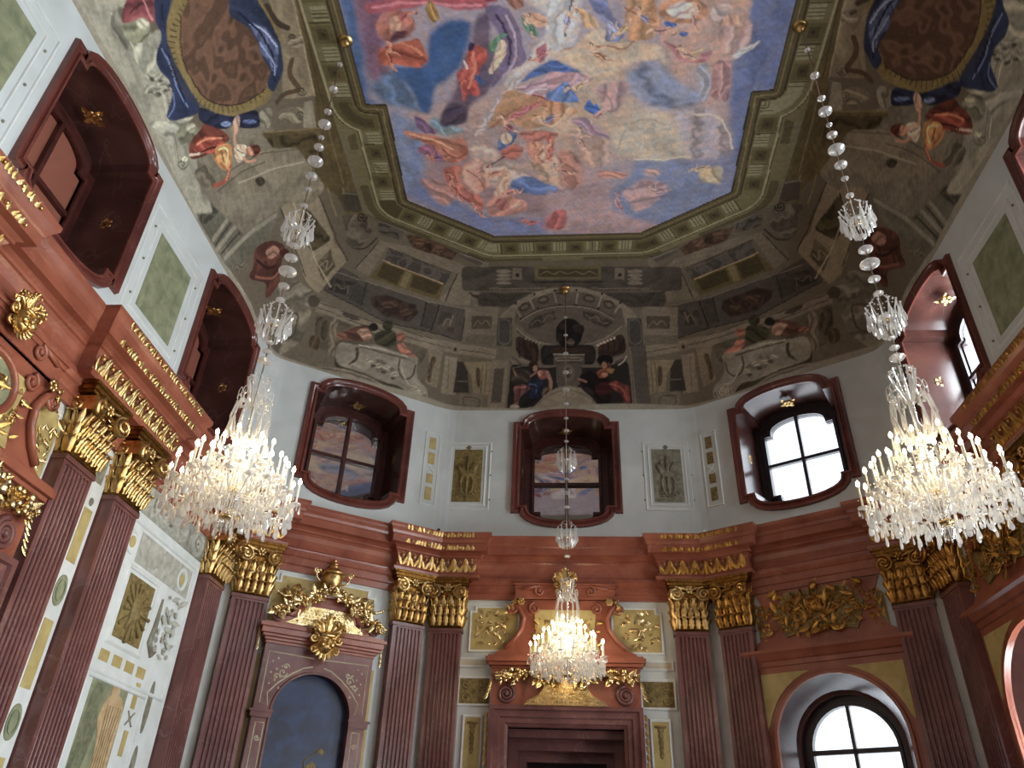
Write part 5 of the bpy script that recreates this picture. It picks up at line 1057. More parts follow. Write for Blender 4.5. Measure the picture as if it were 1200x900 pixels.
(0,0,1,466,2,0,1,[-1296,90,-1294,87,-1294,82,-1296,78,-1300,73,-1304,70,-1308,68,-1312,70,-1315,73,-1312,78,-1310,82,-1308,87,-1304,90,-1298,92]),
(0,0,1,467,1,0,1,[-1296,86,-1296,84,-1296,82,-1296,79,-1298,78,-1300,76,-1302,74,-1304,74,-1304,76,-1304,78,-1302,81,-1300,82,-1298,86,-1296,86]),
(0,0,1,466,2,0,1,[-1279,92,-1277,89,-1277,84,-1279,79,-1283,74,-1287,71,-1294,70,-1296,71,-1298,74,-1298,79,-1296,84,-1292,89,-1287,92,-1281,93]),
(0,0,1,467,1,0,1,[-1279,87,-1277,86,-1279,84,-1279,82,-1281,79,-1283,78,-1285,76,-1287,76,-1287,78,-1287,79,-1285,82,-1283,86,-1281,87,-1279,87]),
(0,0,1,466,2,0,1,[-1287,73,-1285,70,-1285,65,-1287,60,-1292,55,-1298,51,-1302,51,-1304,52,-1306,55,-1306,60,-1302,65,-1300,70,-1294,74,-1290,74]),
(0,0,1,467,1,0,1,[-1287,68,-1285,67,-1287,63,-1287,62,-1290,60,-1292,59,-1294,57,-1296,57,-1296,59,-1296,60,-1294,63,-1292,65,-1290,68,-1287,68]),
(0,0,1,466,2,0,1,[-1300,62,-1298,59,-1298,54,-1302,48,-1306,43,-1310,40,-1315,38,-1317,41,-1319,44,-1319,48,-1317,54,-1312,59,-1308,62,-1302,63]),
(0,0,1,467,1,0,1,[-1300,57,-1300,55,-1300,52,-1302,51,-1304,48,-1306,46,-1308,44,-1308,46,-1308,48,-1308,49,-1306,52,-1304,54,-1304,55,-1302,55]),
(0,0,1,466,2,0,1,[-1279,101,-1277,98,-1277,93,-1279,89,-1283,84,-1287,81,-1292,81,-1296,81,-1298,84,-1298,89,-1296,93,-1292,98,-1287,101,-1283,103]),
(0,0,1,467,1,0,1,[-1279,97,-1277,95,-1279,93,-1279,92,-1281,89,-1283,87,-1285,86,-1287,86,-1287,87,-1287,89,-1285,92,-1283,95,-1281,97,-1279,97]),
(0,0,1,468,1,0,1,[-1421,84,-1425,108,-1406,147,-1389,136,-1371,125,-1371,111,-1387,109,-1402,65,-1412,68]),
(0,1,0,469,1,3,1,[-1408,119,-1389,116,-1375,117]),
(0,1,0,470,1,3,1,[-1406,87,-1404,111]),
(0,0,1,471,1,0,1,[-1414,146,-1389,177,-1373,158,-1358,139,-1340,125,-1319,125,-1300,124,-1262,122,-1240,125,-1217,128,-1206,120,-1223,92,-1240,63,-1256,54,-1262,71,-1269,90,-1292,95,-1312,87,-1333,90,-1346,122,-1369,119,-1383,128,-1398,138]),
(0,1,0,472,1,3,1,[-1333,109,-1298,111,-1269,100,-1233,105]),
(0,1,0,473,1,3,1,[-1269,90,-1252,82,-1252,59]),
(0,1,0,474,1,3,1,[-1321,116,-1296,111,-1271,108,-1242,105]),
(0,1,0,475,1,3,1,[-1381,144,-1364,133]),
(0,0,1,476,1,0,1,[-1217,124,-1183,149,-1150,173,-1136,201,-1119,231,-1083,222,-1113,187,-1138,171,-1140,154,-1173,125,-1200,112]),
(0,0,1,477,1,0,1,[-1140,169,-1138,168,-1140,163,-1142,160,-1146,155,-1150,152,-1154,149,-1158,149,-1158,150,-1156,155,-1154,158,-1150,163,-1146,166,-1142,169]),
(0,0,1,478,1,0,1,[-1100,219,-1100,217,-1102,212,-1106,206,-1113,200,-1119,195,-1123,192,-1125,192,-1125,193,-1123,198,-1119,203,-1113,211,-1108,215,-1102,219]),
(0,0,0,479,1,0,1,[-1383,187,-1375,165,-1358,139,-1335,125,-1302,120,-1262,122,-1221,128,-1181,149,-1148,177,-1127,217,-1117,252,-1127,272,-1146,290,-1165,307,-1194,317,-1223,325,-1248,320,-1271,315,-1294,310,-1335,299,-1354,274,-1375,247,-1377,217]),
(0,1,0,480,1,2,1,[-1158,288,-1171,279]),
(0,1,0,480,1,2,1,[-1152,280,-1165,272]),
(0,1,0,480,1,2,1,[-1146,272,-1158,264]),
(0,1,0,480,1,2,1,[-1142,263,-1156,257]),
(0,1,0,480,1,2,1,[-1138,253,-1152,249]),
(0,1,0,480,1,2,1,[-1136,244,-1152,239]),
(0,1,0,480,1,2,1,[-1136,234,-1150,231]),
(0,1,0,480,1,2,1,[-1138,223,-1152,222]),
(0,1,0,480,1,2,1,[-1140,212,-1154,212]),
(0,1,0,480,1,2,1,[-1144,203,-1156,203]),
(0,1,0,480,1,2,1,[-1148,192,-1160,195]),
(0,1,0,480,1,2,1,[-1154,182,-1167,185]),
(0,1,0,480,1,2,1,[-1160,173,-1171,177]),
(0,1,0,480,1,2,1,[-1169,163,-1179,168]),
(0,1,0,480,1,2,1,[-1177,154,-1185,162]),
(0,1,0,480,1,2,1,[-1185,146,-1194,154]),
(0,1,0,480,1,2,1,[-1196,138,-1202,147]),
(0,1,0,480,1,2,1,[-1206,131,-1210,141]),
(0,1,0,480,1,2,1,[-1217,125,-1221,135]),
(0,1,0,480,1,2,1,[-1227,119,-1229,130]),
(0,1,0,480,1,2,1,[-1238,116,-1238,127]),
(0,1,0,480,1,2,1,[-1248,111,-1248,124]),
(0,1,0,480,1,2,1,[-1258,109,-1256,122]),
(0,1,0,480,1,2,1,[-1267,108,-1265,120]),
(0,1,0,480,1,2,1,[-1277,106,-1275,119]),
(0,1,0,480,1,2,1,[-1287,106,-1283,119]),
(0,1,0,480,1,2,1,[-1296,108,-1290,120]),
(0,1,0,480,1,2,1,[-1304,109,-1298,122]),
(0,1,0,480,1,2,1,[-1312,112,-1304,125]),
(0,1,0,480,1,2,1,[-1319,117,-1312,128]),
(0,1,0,480,1,2,1,[-1327,120,-1319,131]),
(0,1,0,480,1,2,1,[-1333,127,-1325,136]),
(0,1,0,480,1,2,1,[-1337,133,-1329,143]),
(0,1,0,480,1,2,1,[-1344,139,-1335,147]),
(0,1,0,480,1,2,1,[-1348,146,-1340,154]),
(0,1,0,480,1,2,1,[-1352,154,-1342,160]),
(0,1,0,480,1,2,1,[-1356,162,-1346,166]),
(0,1,0,480,1,2,1,[-1358,169,-1348,174]),
(0,1,0,480,1,2,1,[-1360,177,-1350,182]),
(0,1,0,480,1,2,1,[-1362,187,-1352,190]),
(0,1,0,480,1,2,1,[-1364,195,-1352,198]),
(0,1,0,480,1,2,1,[-1364,204,-1352,206]),
(0,2,0,481,1,0,1,[-1375,226,-1364,195,-1348,165,-1333,155,-1319,144,-1285,133,-1248,135,-1210,144,-1173,174,-1146,215,-1142,257,-1167,283,-1194,287,-1221,290,-1254,285,-1285,279,-1308,276,-1327,274,-1348,271,-1360,249]),
(0,1,0,482,1,2,1,[-1348,165,-1333,155,-1319,144,-1285,133,-1248,135,-1210,144,-1173,174,-1146,215,-1142,257]),
(0,0,1,483,1,0,1,[-1340,266,-1315,301,-1285,307,-1256,314,-1208,320,-1179,314,-1150,307,-1136,290,-1123,271,-1148,263,-1165,285,-1204,274,-1227,279,-1267,271,-1298,244,-1319,255]),
(0,0,1,484,2,0,1,[-1273,274,-1248,301,-1223,309,-1198,315,-1158,295,-1156,283,-1188,287,-1204,274,-1231,280]),
(0,1,0,485,1,3,1,[-1267,276,-1242,299,-1200,310]),
(0,1,0,486,1,4,1,[-1294,264,-1269,277,-1242,290,-1217,293,-1190,298,-1167,290,-1142,283]),
(0,1,0,487,1,3,1,[-1225,282,-1200,287,-1173,295,-1154,287]),
(0,0,1,488,1,0,1,[-1185,67,-1188,84,-1183,108,-1188,117,-1171,130,-1138,152,-1115,155,-1144,111,-1138,98,-1169,57]),
(0,1,0,489,1,3,1,[-1171,82,-1154,119,-1136,144]),
(0,0,1,490,1,0,1,[-1140,109,-1125,150,-1083,138,-1079,116,-1117,105]),
(0,1,0,491,1,4,1,[-1123,117,-1113,143,-1092,120]),
(0,0,1,492,1,0,1,[-1136,165,-1146,188,-1131,190,-1111,169]),
(0,0,1,493,1,0,1,[-1106,154,-1090,174,-1063,168,-1071,144]),
(0,0,1,494,1,0,1,[-1046,203,-1042,200,-1044,193,-1048,185,-1054,179,-1063,173,-1071,171,-1077,171,-1079,176,-1077,182,-1075,188,-1067,196,-1061,201,-1052,203]),
(0,0,1,495,1,0,1,[-1042,203,-1042,200,-1040,198,-1042,195,-1044,192,-1048,190,-1050,190,-1054,190,-1056,192,-1056,195,-1054,198,-1052,200,-1048,203,-1046,203]),
(0,1,0,496,1,7,1,[-1079,127,-1067,109,-1088,81]),
(0,1,0,497,1,4,1,[-1175,62,-1156,84,-1144,106]),
(0,1,0,498,1,3,1,[-1169,48,-1167,44,-1169,40,-1173,33,-1177,30,-1181,29,-1185,27,-1188,29,-1188,32,-1185,36,-1183,40,-1181,41,-1177,43,-1175,43,-1175,41,-1175,40,-1175,38,-1177,36,-1179,35,-1179,35,-1179,36,-1179,36]),
(0,0,1,499,1,0,1,[-1177,71,-1173,105,-1146,133,-1108,147,-1115,125,-1148,92]),
(0,1,0,500,1,3,1,[-1173,86,-1163,111,-1136,139]),
(0,1,0,501,1,3,1,[-1156,86,-1140,116,-1115,141]),
(0,0,1,502,1,0,1,[-1140,116,-1115,152,-1094,147,-1077,128,-1088,114,-1113,109]),
(0,1,0,503,1,3,1,[-1127,124,-1117,139,-1102,139,-1092,124]),
(0,1,0,504,1,3,1,[-1119,127,-1100,122]),
(0,0,1,505,1,0,1,[-1102,154,-1098,166,-1081,181,-1069,176,-1069,160,-1083,147]),
(0,1,0,506,1,2,1,[-1094,157,-1075,166]),
(0,1,0,507,1,6,1,[-1098,158,-1117,163,-1127,177]),
(0,1,0,507,1,5,1,[-1069,163,-1054,166,-1040,185]),
(0,0,1,508,1,0,1,[-1054,193,-1052,190,-1052,185,-1054,181,-1058,177,-1065,173,-1069,173,-1075,173,-1077,176,-1077,181,-1075,185,-1071,188,-1065,193,-1061,193]),
(0,0,1,509,1,0,1,[-1075,187,-1061,203,-1046,204,-1044,193,-1054,185,-1063,188]),
(0,1,0,510,1,7,1,[-1081,130,-1071,116,-1075,97,-1088,79]),
(0,1,0,511,1,2,1,[-1079,127,-1071,109]),
(0,0,1,512,1,0,1,[-1175,54,-1173,52,-1175,49,-1177,46,-1179,43,-1181,41,-1183,41,-1185,41,-1188,43,-1185,46,-1183,49,-1181,52,-1179,54,-1177,54]),
]

# ---------------------------------------------------------------- frames of the walls
M_FAR = frame(0, 15.30 - OFF, (1, 0), (0, 1))
M_DL = frame(-4.5 + DY * OFF, 14.165 - DX * OFF, (DX, DY), (-DY, DX))
M_DR = frame(4.5 - DY * OFF, 14.165 - DX * OFF, (DX, -DY), (DY, DX))
def M_L(y): return frame(-6.25 + OFF, y, (0, 1), (-1, 0))
def M_R(y): return frame(6.25 - OFF, y, (0, -1), (1, 0))
def UP(M): return M @ T((0, OFF, 0))          # same frame on the upper wall face
ZW = 7.55                                     # top of the cornice
# ---------------------------------------------------------------- painter
def paint(dom, A, B):
    """colour of the fresco at surface coordinates A,B (metres, 2-D arrays on a regular grid)"""
    G = 1.0
    def lin(c): return np.array([((v / 255) / 12.92 if v <= 10.3 else ((v / 255 + 0.055) / 1.055) ** 2.4) for v in c])
    C = np.zeros(A.shape + (3,)); C[:] = lin((100, 92, 77))
    # hand-painted wobble of every edge
    def noise(s, seed):
        r = np.random.RandomState(seed).uniform(0, 6.28, 12); o = 0
        for k in range(6): o = o + np.sin(A * s * (1 + .37 * k) * math.cos(r[k]) + B * s * (1 + .37 * k) * math.sin(r[k]) + r[k + 6]) / (1 + .4 * k)
        return o / 3
    am = (.030, .012) if dom == 'F' else (.006, .004)
    wa = A + am[0] * noise(7, 1) + am[1] * noise(26, 3); wb = B + am[0] * noise(7, 2) + am[1] * noise(26, 4)
    fine = noise(70, 15); folds = [noise(f, 20 + k) for k, f in enumerate((9, 13, 18, 11))]
    step = abs(A[1, 0] - A[0, 0])
    a0, b0 = A[0, 0], B[0, 0]; da = (A[-1, 0] - a0) / (A.shape[0] - 1); db = (B[0, -1] - b0) / (A.shape[1] - 1)
    streak = noise(42, 5); mott = noise(9, 6); cnt = [0]; ORG = 2
    def apply(kn, rounded, col, soft, w, pts):
        kind = 'L' if kn == 1 else 'P'; rel = kn == 2
        q = np.array(pts, float).reshape(-1, 2) / 100
        organic = dom == 'F' or kind == 'L' or rounded
        if organic and len(q) > 2:                      # rounded hand-drawn outline
            for _ in range(2):
                if kind == 'P': r_ = np.roll(q, -1, 0); q = np.stack([.78 * q + .22 * r_, .22 * q + .78 * r_], 1).reshape(-1, 2)
                else: r_ = q[1:]; p_ = q[:-1]; q = np.concatenate([q[:1], np.stack([.75 * p_ + .25 * r_, .25 * p_ + .75 * r_], 1).reshape(-1, 2), q[-1:]])
        pad = soft / 100 + w / 200 + 0.03
        i0 = max(0, int((q[:, 0].min() - pad - a0) / da)); i1 = min(A.shape[0], int((q[:, 0].max() + pad - a0) / da) + 2)
        j0 = max(0, int((q[:, 1].min() - pad - b0) / db)); j1 = min(A.shape[1], int((q[:, 1].max() + pad - b0) / db) + 2)
        if i0 >= i1 or j0 >= j1: return
        x = wa[i0:i1, j0:j1]; y = wb[i0:i1, j0:j1]; d = np.full(x.shape, 9.0); ins = np.zeros(x.shape, bool)
        n = len(q)
        for k in range(n if kind == 'P' else n - 1):
            p = q[k]; r = q[(k + 1) % n]; e = r - p; L2 = max(1e-9, e @ e)
            t = np.clip(((x - p[0]) * e[0] + (y - p[1]) * e[1]) / L2, 0, 1)
            d = np.minimum(d, np.hypot(x - p[0] - t * e[0], y - p[1] - t * e[1]))
            if kind == 'P' and p[1] != r[1]:
                c = ((p[1] > y) != (r[1] > y)) & (x < (r[0] - p[0]) * (y - p[1]) / (r[1] - p[1]) + p[0]); ins ^= c
        sf = max(soft / 100, 0.011)
        if kind == 'P': sd = np.where(ins, d, -d); al = np.clip(sd / sf * .5 + .5, 0, 1)
        else: al = np.clip((w / 200 - d) / max(sf, .008) + .5, 0, 1) * .9
        al = (al * al * (3 - 2 * al))[..., None]
        amp = .10 if kind == 'P' else .04
        m_ = 1 + amp * streak[i0:i1, j0:j1] + .08 * mott[i0:i1, j0:j1] + .02 * fine[i0:i1, j0:j1]
        if kind == 'P' and organic:                     # brushed folds, different in every field
            cnt[0] += 1; u_, sv_, vt_ = np.linalg.svd(q - q.mean(0), full_matrices=False)
            ac = (x - q[:, 0].mean()) * vt_[1, 0] + (y - q[:, 1].mean()) * vt_[1, 1]; al_ = (x - q[:, 0].mean()) * vt_[0, 0] + (y - q[:, 1].mean()) * vt_[0, 1]
            wd = max(.12, np.ptp((q - q.mean(0)) @ vt_[1]))
            f_ = ac / wd * 9 + 3.0 * np.sin(al_ / wd * 1.9 + cnt[0]) + folds[cnt[0] % 4][i0:i1, j0:j1] * 1.5 + cnt[0] * 1.3
            ext = max(np.ptp(q[:, 0]), np.ptp(q[:, 1])); k_ = .26 if ext < 1.5 else .10
            m_ = m_ + k_ * np.sin(f_) + .5 * k_ * np.sin(2.3 * f_ + 1) - .10 * k_
        if rel:                                          # painted relief: modelled ridges
            g_ = 1.1 * folds[0][i0:i1, j0:j1] + .9 * folds[1][i0:i1, j0:j1]; m_ = 1.06 + .20 * np.sin(4.2 * g_) + .16 * np.sin(2.1 * g_ + 1) + .08 * np.sin(11 * g_ + fine[i0:i1, j0:j1])
        cc = lin(col) * m_[..., None]
        if kind == 'P' and dom == 'F': cc = cc * (1 + np.array([.07, 0, -.08]) * np.sin(3 * folds[(cnt[0] + 1) % 4][i0:i1, j0:j1])[..., None])
        C[i0:i1, j0:j1] = C[i0:i1, j0:j1] * (1 - al) + cc * al
    for where, kn, rounded, ci, soft, w, m, pts in SHAPES:
        if where != (0 if dom == 'C' else 1): continue
        apply(kn, rounded, PAL[ci], soft, w, pts)
        if m: apply(kn, rounded, PAL[ci], soft, w, [(-v if i % 2 == 0 else v) for i, v in enumerate(pts)])
    if dom == 'F': frame_paint(A, B, C, lin, streak)
    if dom == 'C':
        # outermost ring of painted consoles carries on at the top of the cove; plain plaster ring at the springing
        k = np.clip((0.10 + 0.05 * np.sin(A * 1.3) - B) / 0.03 + .5, 0, 1)[..., None]
        C[:] = C * (1 - k) + lin((122, 120, 108)) * k
    C *= (1 + .02 * noise(60, 9) + .06 * noise(3, 11))[..., None]
    g = C.mean(-1, keepdims=True); C = g + (C - g) * (.82 if dom == 'F' else .72)
    if dom == 'C': C = C * np.clip(g / .115, .25, 2.6) ** .45 * np.array([1.09, .99, .86])
    return np.clip(C * (1.7 if dom == 'F' else 1.5), 0, .93)
SKY = np.array([(-3.62, YM - 9), (-3.62, 8.75), (-3.24, 8.78), (-3.30, 11.12), (-1.57, 12.22), (1.57, 12.22), (3.30, 11.12), (3.24, 8.78), (3.62, 8.75), (3.62, YM - 9)])
def poly_sd(A, B, q):
    d = np.full(A.shape, 99.0); ins = np.zeros(A.shape, bool); n = len(q)
    s = np.zeros(A.shape); acc = 0
    for k in range(n):
        p = q[k]; r = q[(k + 1) % n]; e = r - p; L = math.hypot(*e)
        t = np.clip(((A - p[0]) * e[0] + (B - p[1]) * e[1]) / (L * L), 0, 1)
        dk = np.hypot(A - p[0] - t * e[0], B - p[1] - t * e[1]); cl = dk < d
        s = np.where(cl, acc + t * L, s); d = np.where(cl, dk, d); acc += L
        c = ((p[1] > B) != (r[1] > B)) & (A < (r[0] - p[0]) * (B - p[1]) / (r[1] - p[1] + 1e-12) + p[0]); ins ^= c
    return np.where(ins, -d, d), s
def frame_paint(A, B, C, lin, streak):
    d, s = poly_sd(A, B, SKY); s = s - (9 + YM) * 0
    out = d > 0
    def band(d0, d1, col, amp=.1, cond=None):
        m = (d >= d0) & (d < d1)
        if cond is not None: m &= cond
        C[m] = (lin(col) * (1 + amp * streak[m])[:, None])
    band(0, .22, (84, 72, 42)); band(.0, .035, (50, 42, 26)); band(.10, .125, (118, 104, 66)); band(.18, .22, (58, 48, 28))
    P = .72; ph = (s + .0) % P
    band(.22, .95, (104, 94, 58))
    blk = ph < .27
    band(.25, .60, (132, 124, 90), .08, blk)
    for k in range(3): band(.25, .56, (84, 74, 46), .05, blk & (np.abs(ph - .07 - .065 * k) < .012))
    band(.52, .60, (104, 96, 64), .05, blk)
    band(.25, .60, (88, 78, 44), .08, (ph > .33) & (ph < .66))
    band(.33, .52, (70, 60, 34), .08, (ph > .39) & (ph < .60))
    q = np.hypot(ph - .5, d - .42) < .035
    C[q & out] = lin((50, 42, 24))
    band(.25, .60, (70, 60, 34), .05, (ph >= .27) & (ph < .30))
    band(.62, .66, (146, 136, 98), .05); band(.66, .68, (64, 54, 34)); band(.68, .95, (108, 98, 64))
    pan = (s % 2.2)
    band(.73, .90, (84, 74, 44), .1, (pan > .3) & (pan < 1.6)); band(.95, 3, (106, 98, 74))

def grid_mesh(name, P3, colr, flip=False):
    nu, nv = P3.shape[:2]; me = bpy.data.meshes.new(name)
    idx = np.arange(nu * nv).reshape(nu, nv)
    q = np.stack([idx[:-1, :-1], idx[1:, :-1], idx[1:, 1:], idx[:-1, 1:]], -1).reshape(-1, 4)
    if flip: q = q[:, ::-1]
    me.vertices.add(nu * nv); me.vertices.foreach_set('co', P3.reshape(-1).astype(np.float32))
    me.loops.add(q.size); me.loops.foreach_set('vertex_index', q.reshape(-1).astype(np.int32))
    me.polygons.add(len(q)); me.polygons.foreach_set('loop_start', (np.arange(len(q)) * 4).astype(np.int32))
    me.update(calc_edges=True)
    if colr is not None:
        at = me.color_attributes.new('pigment', 'FLOAT_COLOR', 'POINT')
        at.data.foreach_set('color', np.concatenate([colr.reshape(-1, 3), np.ones((nu * nv, 1))], 1).reshape(-1).astype(np.float32))
    me.shade_smooth()
    return me
def fresco_mat(name='fresco', rough=0.75):
    m = bpy.data.materials.new(name); m.use_nodes = True; MATS[name] = m
    N = m.node_tree.nodes; Lk = m.node_tree.links; b = N['Principled BSDF']
    a = N.new('ShaderNodeAttribute'); a.attribute_name = 'pigment'
    tc = N.new('ShaderNodeTexCoord'); n = N.new('ShaderNodeTexNoise'); n.inputs['Scale'].default_value = 9; n.inputs['Detail'].default_value = 8
    n.inputs['Distortion'].default_value = 1.2
    Lk.new(tc.outputs['Object'], n.inputs['Vector'])
    mr = N.new('ShaderNodeMapRange'); mr.inputs['From Min'].default_value = .25; mr.inputs['From Max'].default_value = .75
    mr.inputs['To Min'].default_value = .82; mr.inputs['To Max'].default_value = 1.18
    Lk.new(n.outputs['Fac'], mr.inputs['Value'])
    mx = N.new('ShaderNodeVectorMath'); mx.operation = 'SCALE'
    Lk.new(a.outputs['Color'], mx.inputs[0]); Lk.new(mr.outputs['Result'], mx.inputs['Scale'])
    Lk.new(mx.outputs['Vector'], b.inputs['Base Color']); b.inputs['Roughness'].default_value = rough
    b.inputs['Specular IOR Level'].default_value = .25
    return m
fresco_mat()
# cove (front half painted finely, rear half coarser)
RES = 0.022
nu = int((UU[-1] - UU[0]) / RES); nv = int(VMAX / RES)
A_, B_ = np.meshgrid(np.linspace(UU[0], UU[-1], nu), np.linspace(0, VMAX, nv), indexing='ij')
cov_col = paint('C', A_, B_); cov_P = cove(A_, B_)
o = bpy.data.objects.new('ceiling', grid_mesh('ceiling', cov_P, cov_col)); COL.objects.link(o); o['kind'] = 'structure'
o.data.materials.append(MATS['fresco'])
s_ = 4; P2 = cov_P[::s_, ::s_].copy(); P2[..., 1] = 2 * YM - P2[..., 1]
if (nv - 1) % s_: pass
P2 = np.concatenate([P2, (lambda q: np.stack([q[..., 0], 2 * YM - q[..., 1], q[..., 2]], -1))(cov_P[::s_, -1:])], 1); c2 = np.concatenate([cov_col[::s_, ::s_], cov_col[::s_, -1:]], 1)
o = bpy.data.objects.new('ceiling', grid_mesh('ceiling', P2, c2)); COL.objects.link(o); o['kind'] = 'structure'
o.data.materials.append(MATS['fresco'])
# flat: rows run between the two long sides of the frame polygon
def flat_grid(y0, y1, res, mirror):
    ny = int((y1 - y0) / res) + 1; nx = int(8.6 / res)
    yy = np.linspace(y0, y1, ny); xx = np.linspace(-4.3, 4.3, nx)
    Y_, X_ = np.meshgrid(yy, xx, indexing='ij')
    col = paint('F', X_.T, Y_.T).transpose(1, 0, 2)
    # pull the corners in to the chamfered outline
    lim = np.interp(Y_, [11.47, 13.05], [4.3, 1.82]); over = np.abs(X_) > lim
    Z_ = np.full(X_.shape, ZC); Z_ = np.where(over, ZC + .03, Z_)
    P = np.stack([X_, (2 * YM - Y_) if mirror else Y_, Z_], -1)
    return P, col
P, c = flat_grid(YM, 13.05, RES, False)
o = bpy.data.objects.new('ceiling', grid_mesh('ceiling', P, c)); COL.objects.link(o); o['kind'] = 'structure'; o.data.materials.append(MATS['fresco'])
o = bpy.data.objects.new('ceiling', grid_mesh('ceiling', np.stack([P[::3, ::3, 0], 2 * YM - P[::3, ::3, 1], P[::3, ::3, 2]], -1), c[::3, ::3])); COL.objects.link(o); o['kind'] = 'structure'; o.data.materials.append(MATS['fresco'])
b = MB().box(-7.5, 7.5, YM - 12.2, YM + 12.2, ZC + .12, ZC + .25).build('ceiling', 'plaster', kind='structure')

# ---------------------------------------------------------------- windows: outlines
def ear_outline(hw, zb, zt, neck, rise, n=14):
    """straight sides, shoulders and a segmental bow above and below"""
    top = [(-(hw - neck) * math.cos(PI * i / n), zt + 0.06 + rise * math.sin(PI * i / n) ** .8) for i in range(n + 1)]
    bot = [((hw - neck) * math.cos(PI * i / n), zb - 0.06 - rise * math.sin(PI * i / n) ** .8) for i in range(n + 1)]
    return [(-hw, zb), (-hw, zt), (-(hw - neck), zt)] + top + [(hw - neck, zt), (hw, zt), (hw, zb), (hw - neck, zb)] + bot + [(-(hw - neck), zb)]
def arch_outline(hw, zb, zs, n=18, cx=0.0):
    return [(cx - hw, zb), (cx - hw, zs)] + [(cx - hw * math.cos(PI * i / n), zs + hw * math.sin(PI * i / n)) for i in range(1, n)] + [(cx + hw, zs), (cx + hw, zb)]
HOLE = ear_outline(1.02, 8.42, 10.30, 0.17, 0.28)
def wall_mesh(name, u0, u1, z0, z1, holes_at, flipY=False, matname='plaster'):
    """strip of upper wall along the plan curve with window openings at the given u"""
    from mathutils.geometry import tessellate_polygon
    bm = bmesh.new(); holes = [[(x + h, z) for x, z in HOLE] for h in holes_at]
    loops = [[(u0, z0), (u1, z0), (u1, z1), (u0, z1)]] + holes
    tri = tessellate_polygon([[Vector((x, z, 0)) for x, z in l] for l in loops])
    vs = [bm.verts.new((x, 0, z)) for l in loops for x, z in l]
    for t in tri:
        try: bm.faces.new([vs[i] for i in t])
        except ValueError: pass
    k = u0 + .15
    while k < u1:
        bmesh.ops.bisect_plane(bm, geom=bm.verts[:] + bm.edges[:] + bm.faces[:], plane_co=(k, 0, 0), plane_no=(1, 0, 0)); k += .15
    for v in bm.verts:
        p = S_at(np.array([v.co.x]))[0]; v.co = Vector((p[0], 2 * YM - p[1] if flipY else p[1], v.co.z))
    bmesh.ops.recalc_face_normals(bm, faces=bm.faces)
    me = bpy.data.meshes.new(name); bm.to_mesh(me); bm.free()
    me.materials.append(MATS[matname]); o = bpy.data.objects.new(name, me); COL.objects.link(o); o['kind'] = 'structure'
    return o
# u of points: straight pieces
UE = UU[-1]; U1 = 2.75; U2 = 2.75 + LD          # centre half, end of diagonal
def u_left(y): return -(U2 + (13.03 - y))
def u_right(y): return (U2 + (13.03 - y))
uD = 2.75 + LD / 2
wall_mesh('wall_left', UU[0], -U2, 7.3, ZS, [u_left(6.65), u_left(11.05)])
wall_mesh('wall_far_left', -U2, -U1, 7.3, ZS, [-uD])
wall_mesh('wall_far', -U1, U1, 7.3, ZS, [-.06])
wall_mesh('wall_far_right', U1, U2, 7.3, ZS, [uD])
wall_mesh('wall_right', U2, UE, 7.3, ZS, [u_right(11.05), u_right(6.65)])
wall_mesh('wall_back_left', UU[0], -U1, 7.3, ZS, [u_left(6.65), u_left(11.05), -uD], True)
wall_mesh('wall_back', -U1, U1, 7.3, ZS, [0], True)
wall_mesh('wall_back_right', U1, UE, 7.3, ZS, [uD, u_right(11.05), u_right(6.65)], True)
# plaster line ring between wall and vault is painted on the cove itself
# lower walls
def low_wall(name, M, x0, x1, hole=None, z1=7.45):
    mb = MB().prism([(x0, 0), (x1, 0), (x1, z1), (x0, z1)], 0, .14, holes=[hole] if hole else None)
    return mb.build(name, 'plaster', matrix=M, kind='structure')
WARCH = arch_outline(1.05, 0.9, 3.72)
low_wall('wall_left', M_L(0), -4.4, 12.97)
low_wall('wall_far_left', M_DL, -LD / 2 + .02, LD / 2 - .02)
low_wall('wall_far', M_FAR, -2.72, 2.72, [(-1.15, 0.01), (-1.15, 3.98), (.95, 3.98), (.95, 0.01)])
low_wall('wall_far_right', M_DR, -LD / 2 + .02, LD / 2 - .02, WARCH)
mb = MB().prism([(-12.97, 0), (4.4, 0), (4.4, 7.45), (-12.97, 7.45)], 0, .14, holes=[[(x - yc, z) for x, z in WARCH] for yc in (10.75, 6.45, 2.25, -2.05)])
mb.build('wall_right', 'plaster', matrix=M_R(0), kind='structure')
# rear part of the hall, plainer
def mir(M): return Matrix(((1, 0, 0, 0), (0, -1, 0, 2 * YM), (0, 0, 1, 0), (0, 0, 0, 1))) @ M
MB().prism([(-LD / 2, 0), (LD / 2, 0), (LD / 2, 7.45), (-LD / 2, 7.45)], 0, .14).build('wall_back_left', 'red_marble', matrix=mir(M_DL), kind='structure')
MB().prism([(-LD / 2, 0), (LD / 2, 0), (LD / 2, 7.45), (-LD / 2, 7.45)], 0, .14, holes=[WARCH]).build('wall_back_right', 'red_marble', matrix=mir(M_DR), kind='structure')
MB().prism([(-2.75, 0), (2.75, 0), (2.75, 7.45), (-2.75, 7.45)], 0, .14, holes=[WARCH]).build('wall_back', 'red_marble', matrix=mir(M_FAR), kind='structure')
MB().box(-6.5, 6.5, -7.0, 15.6, -.1, 0).build('floor', 'floor_stone', kind='structure')

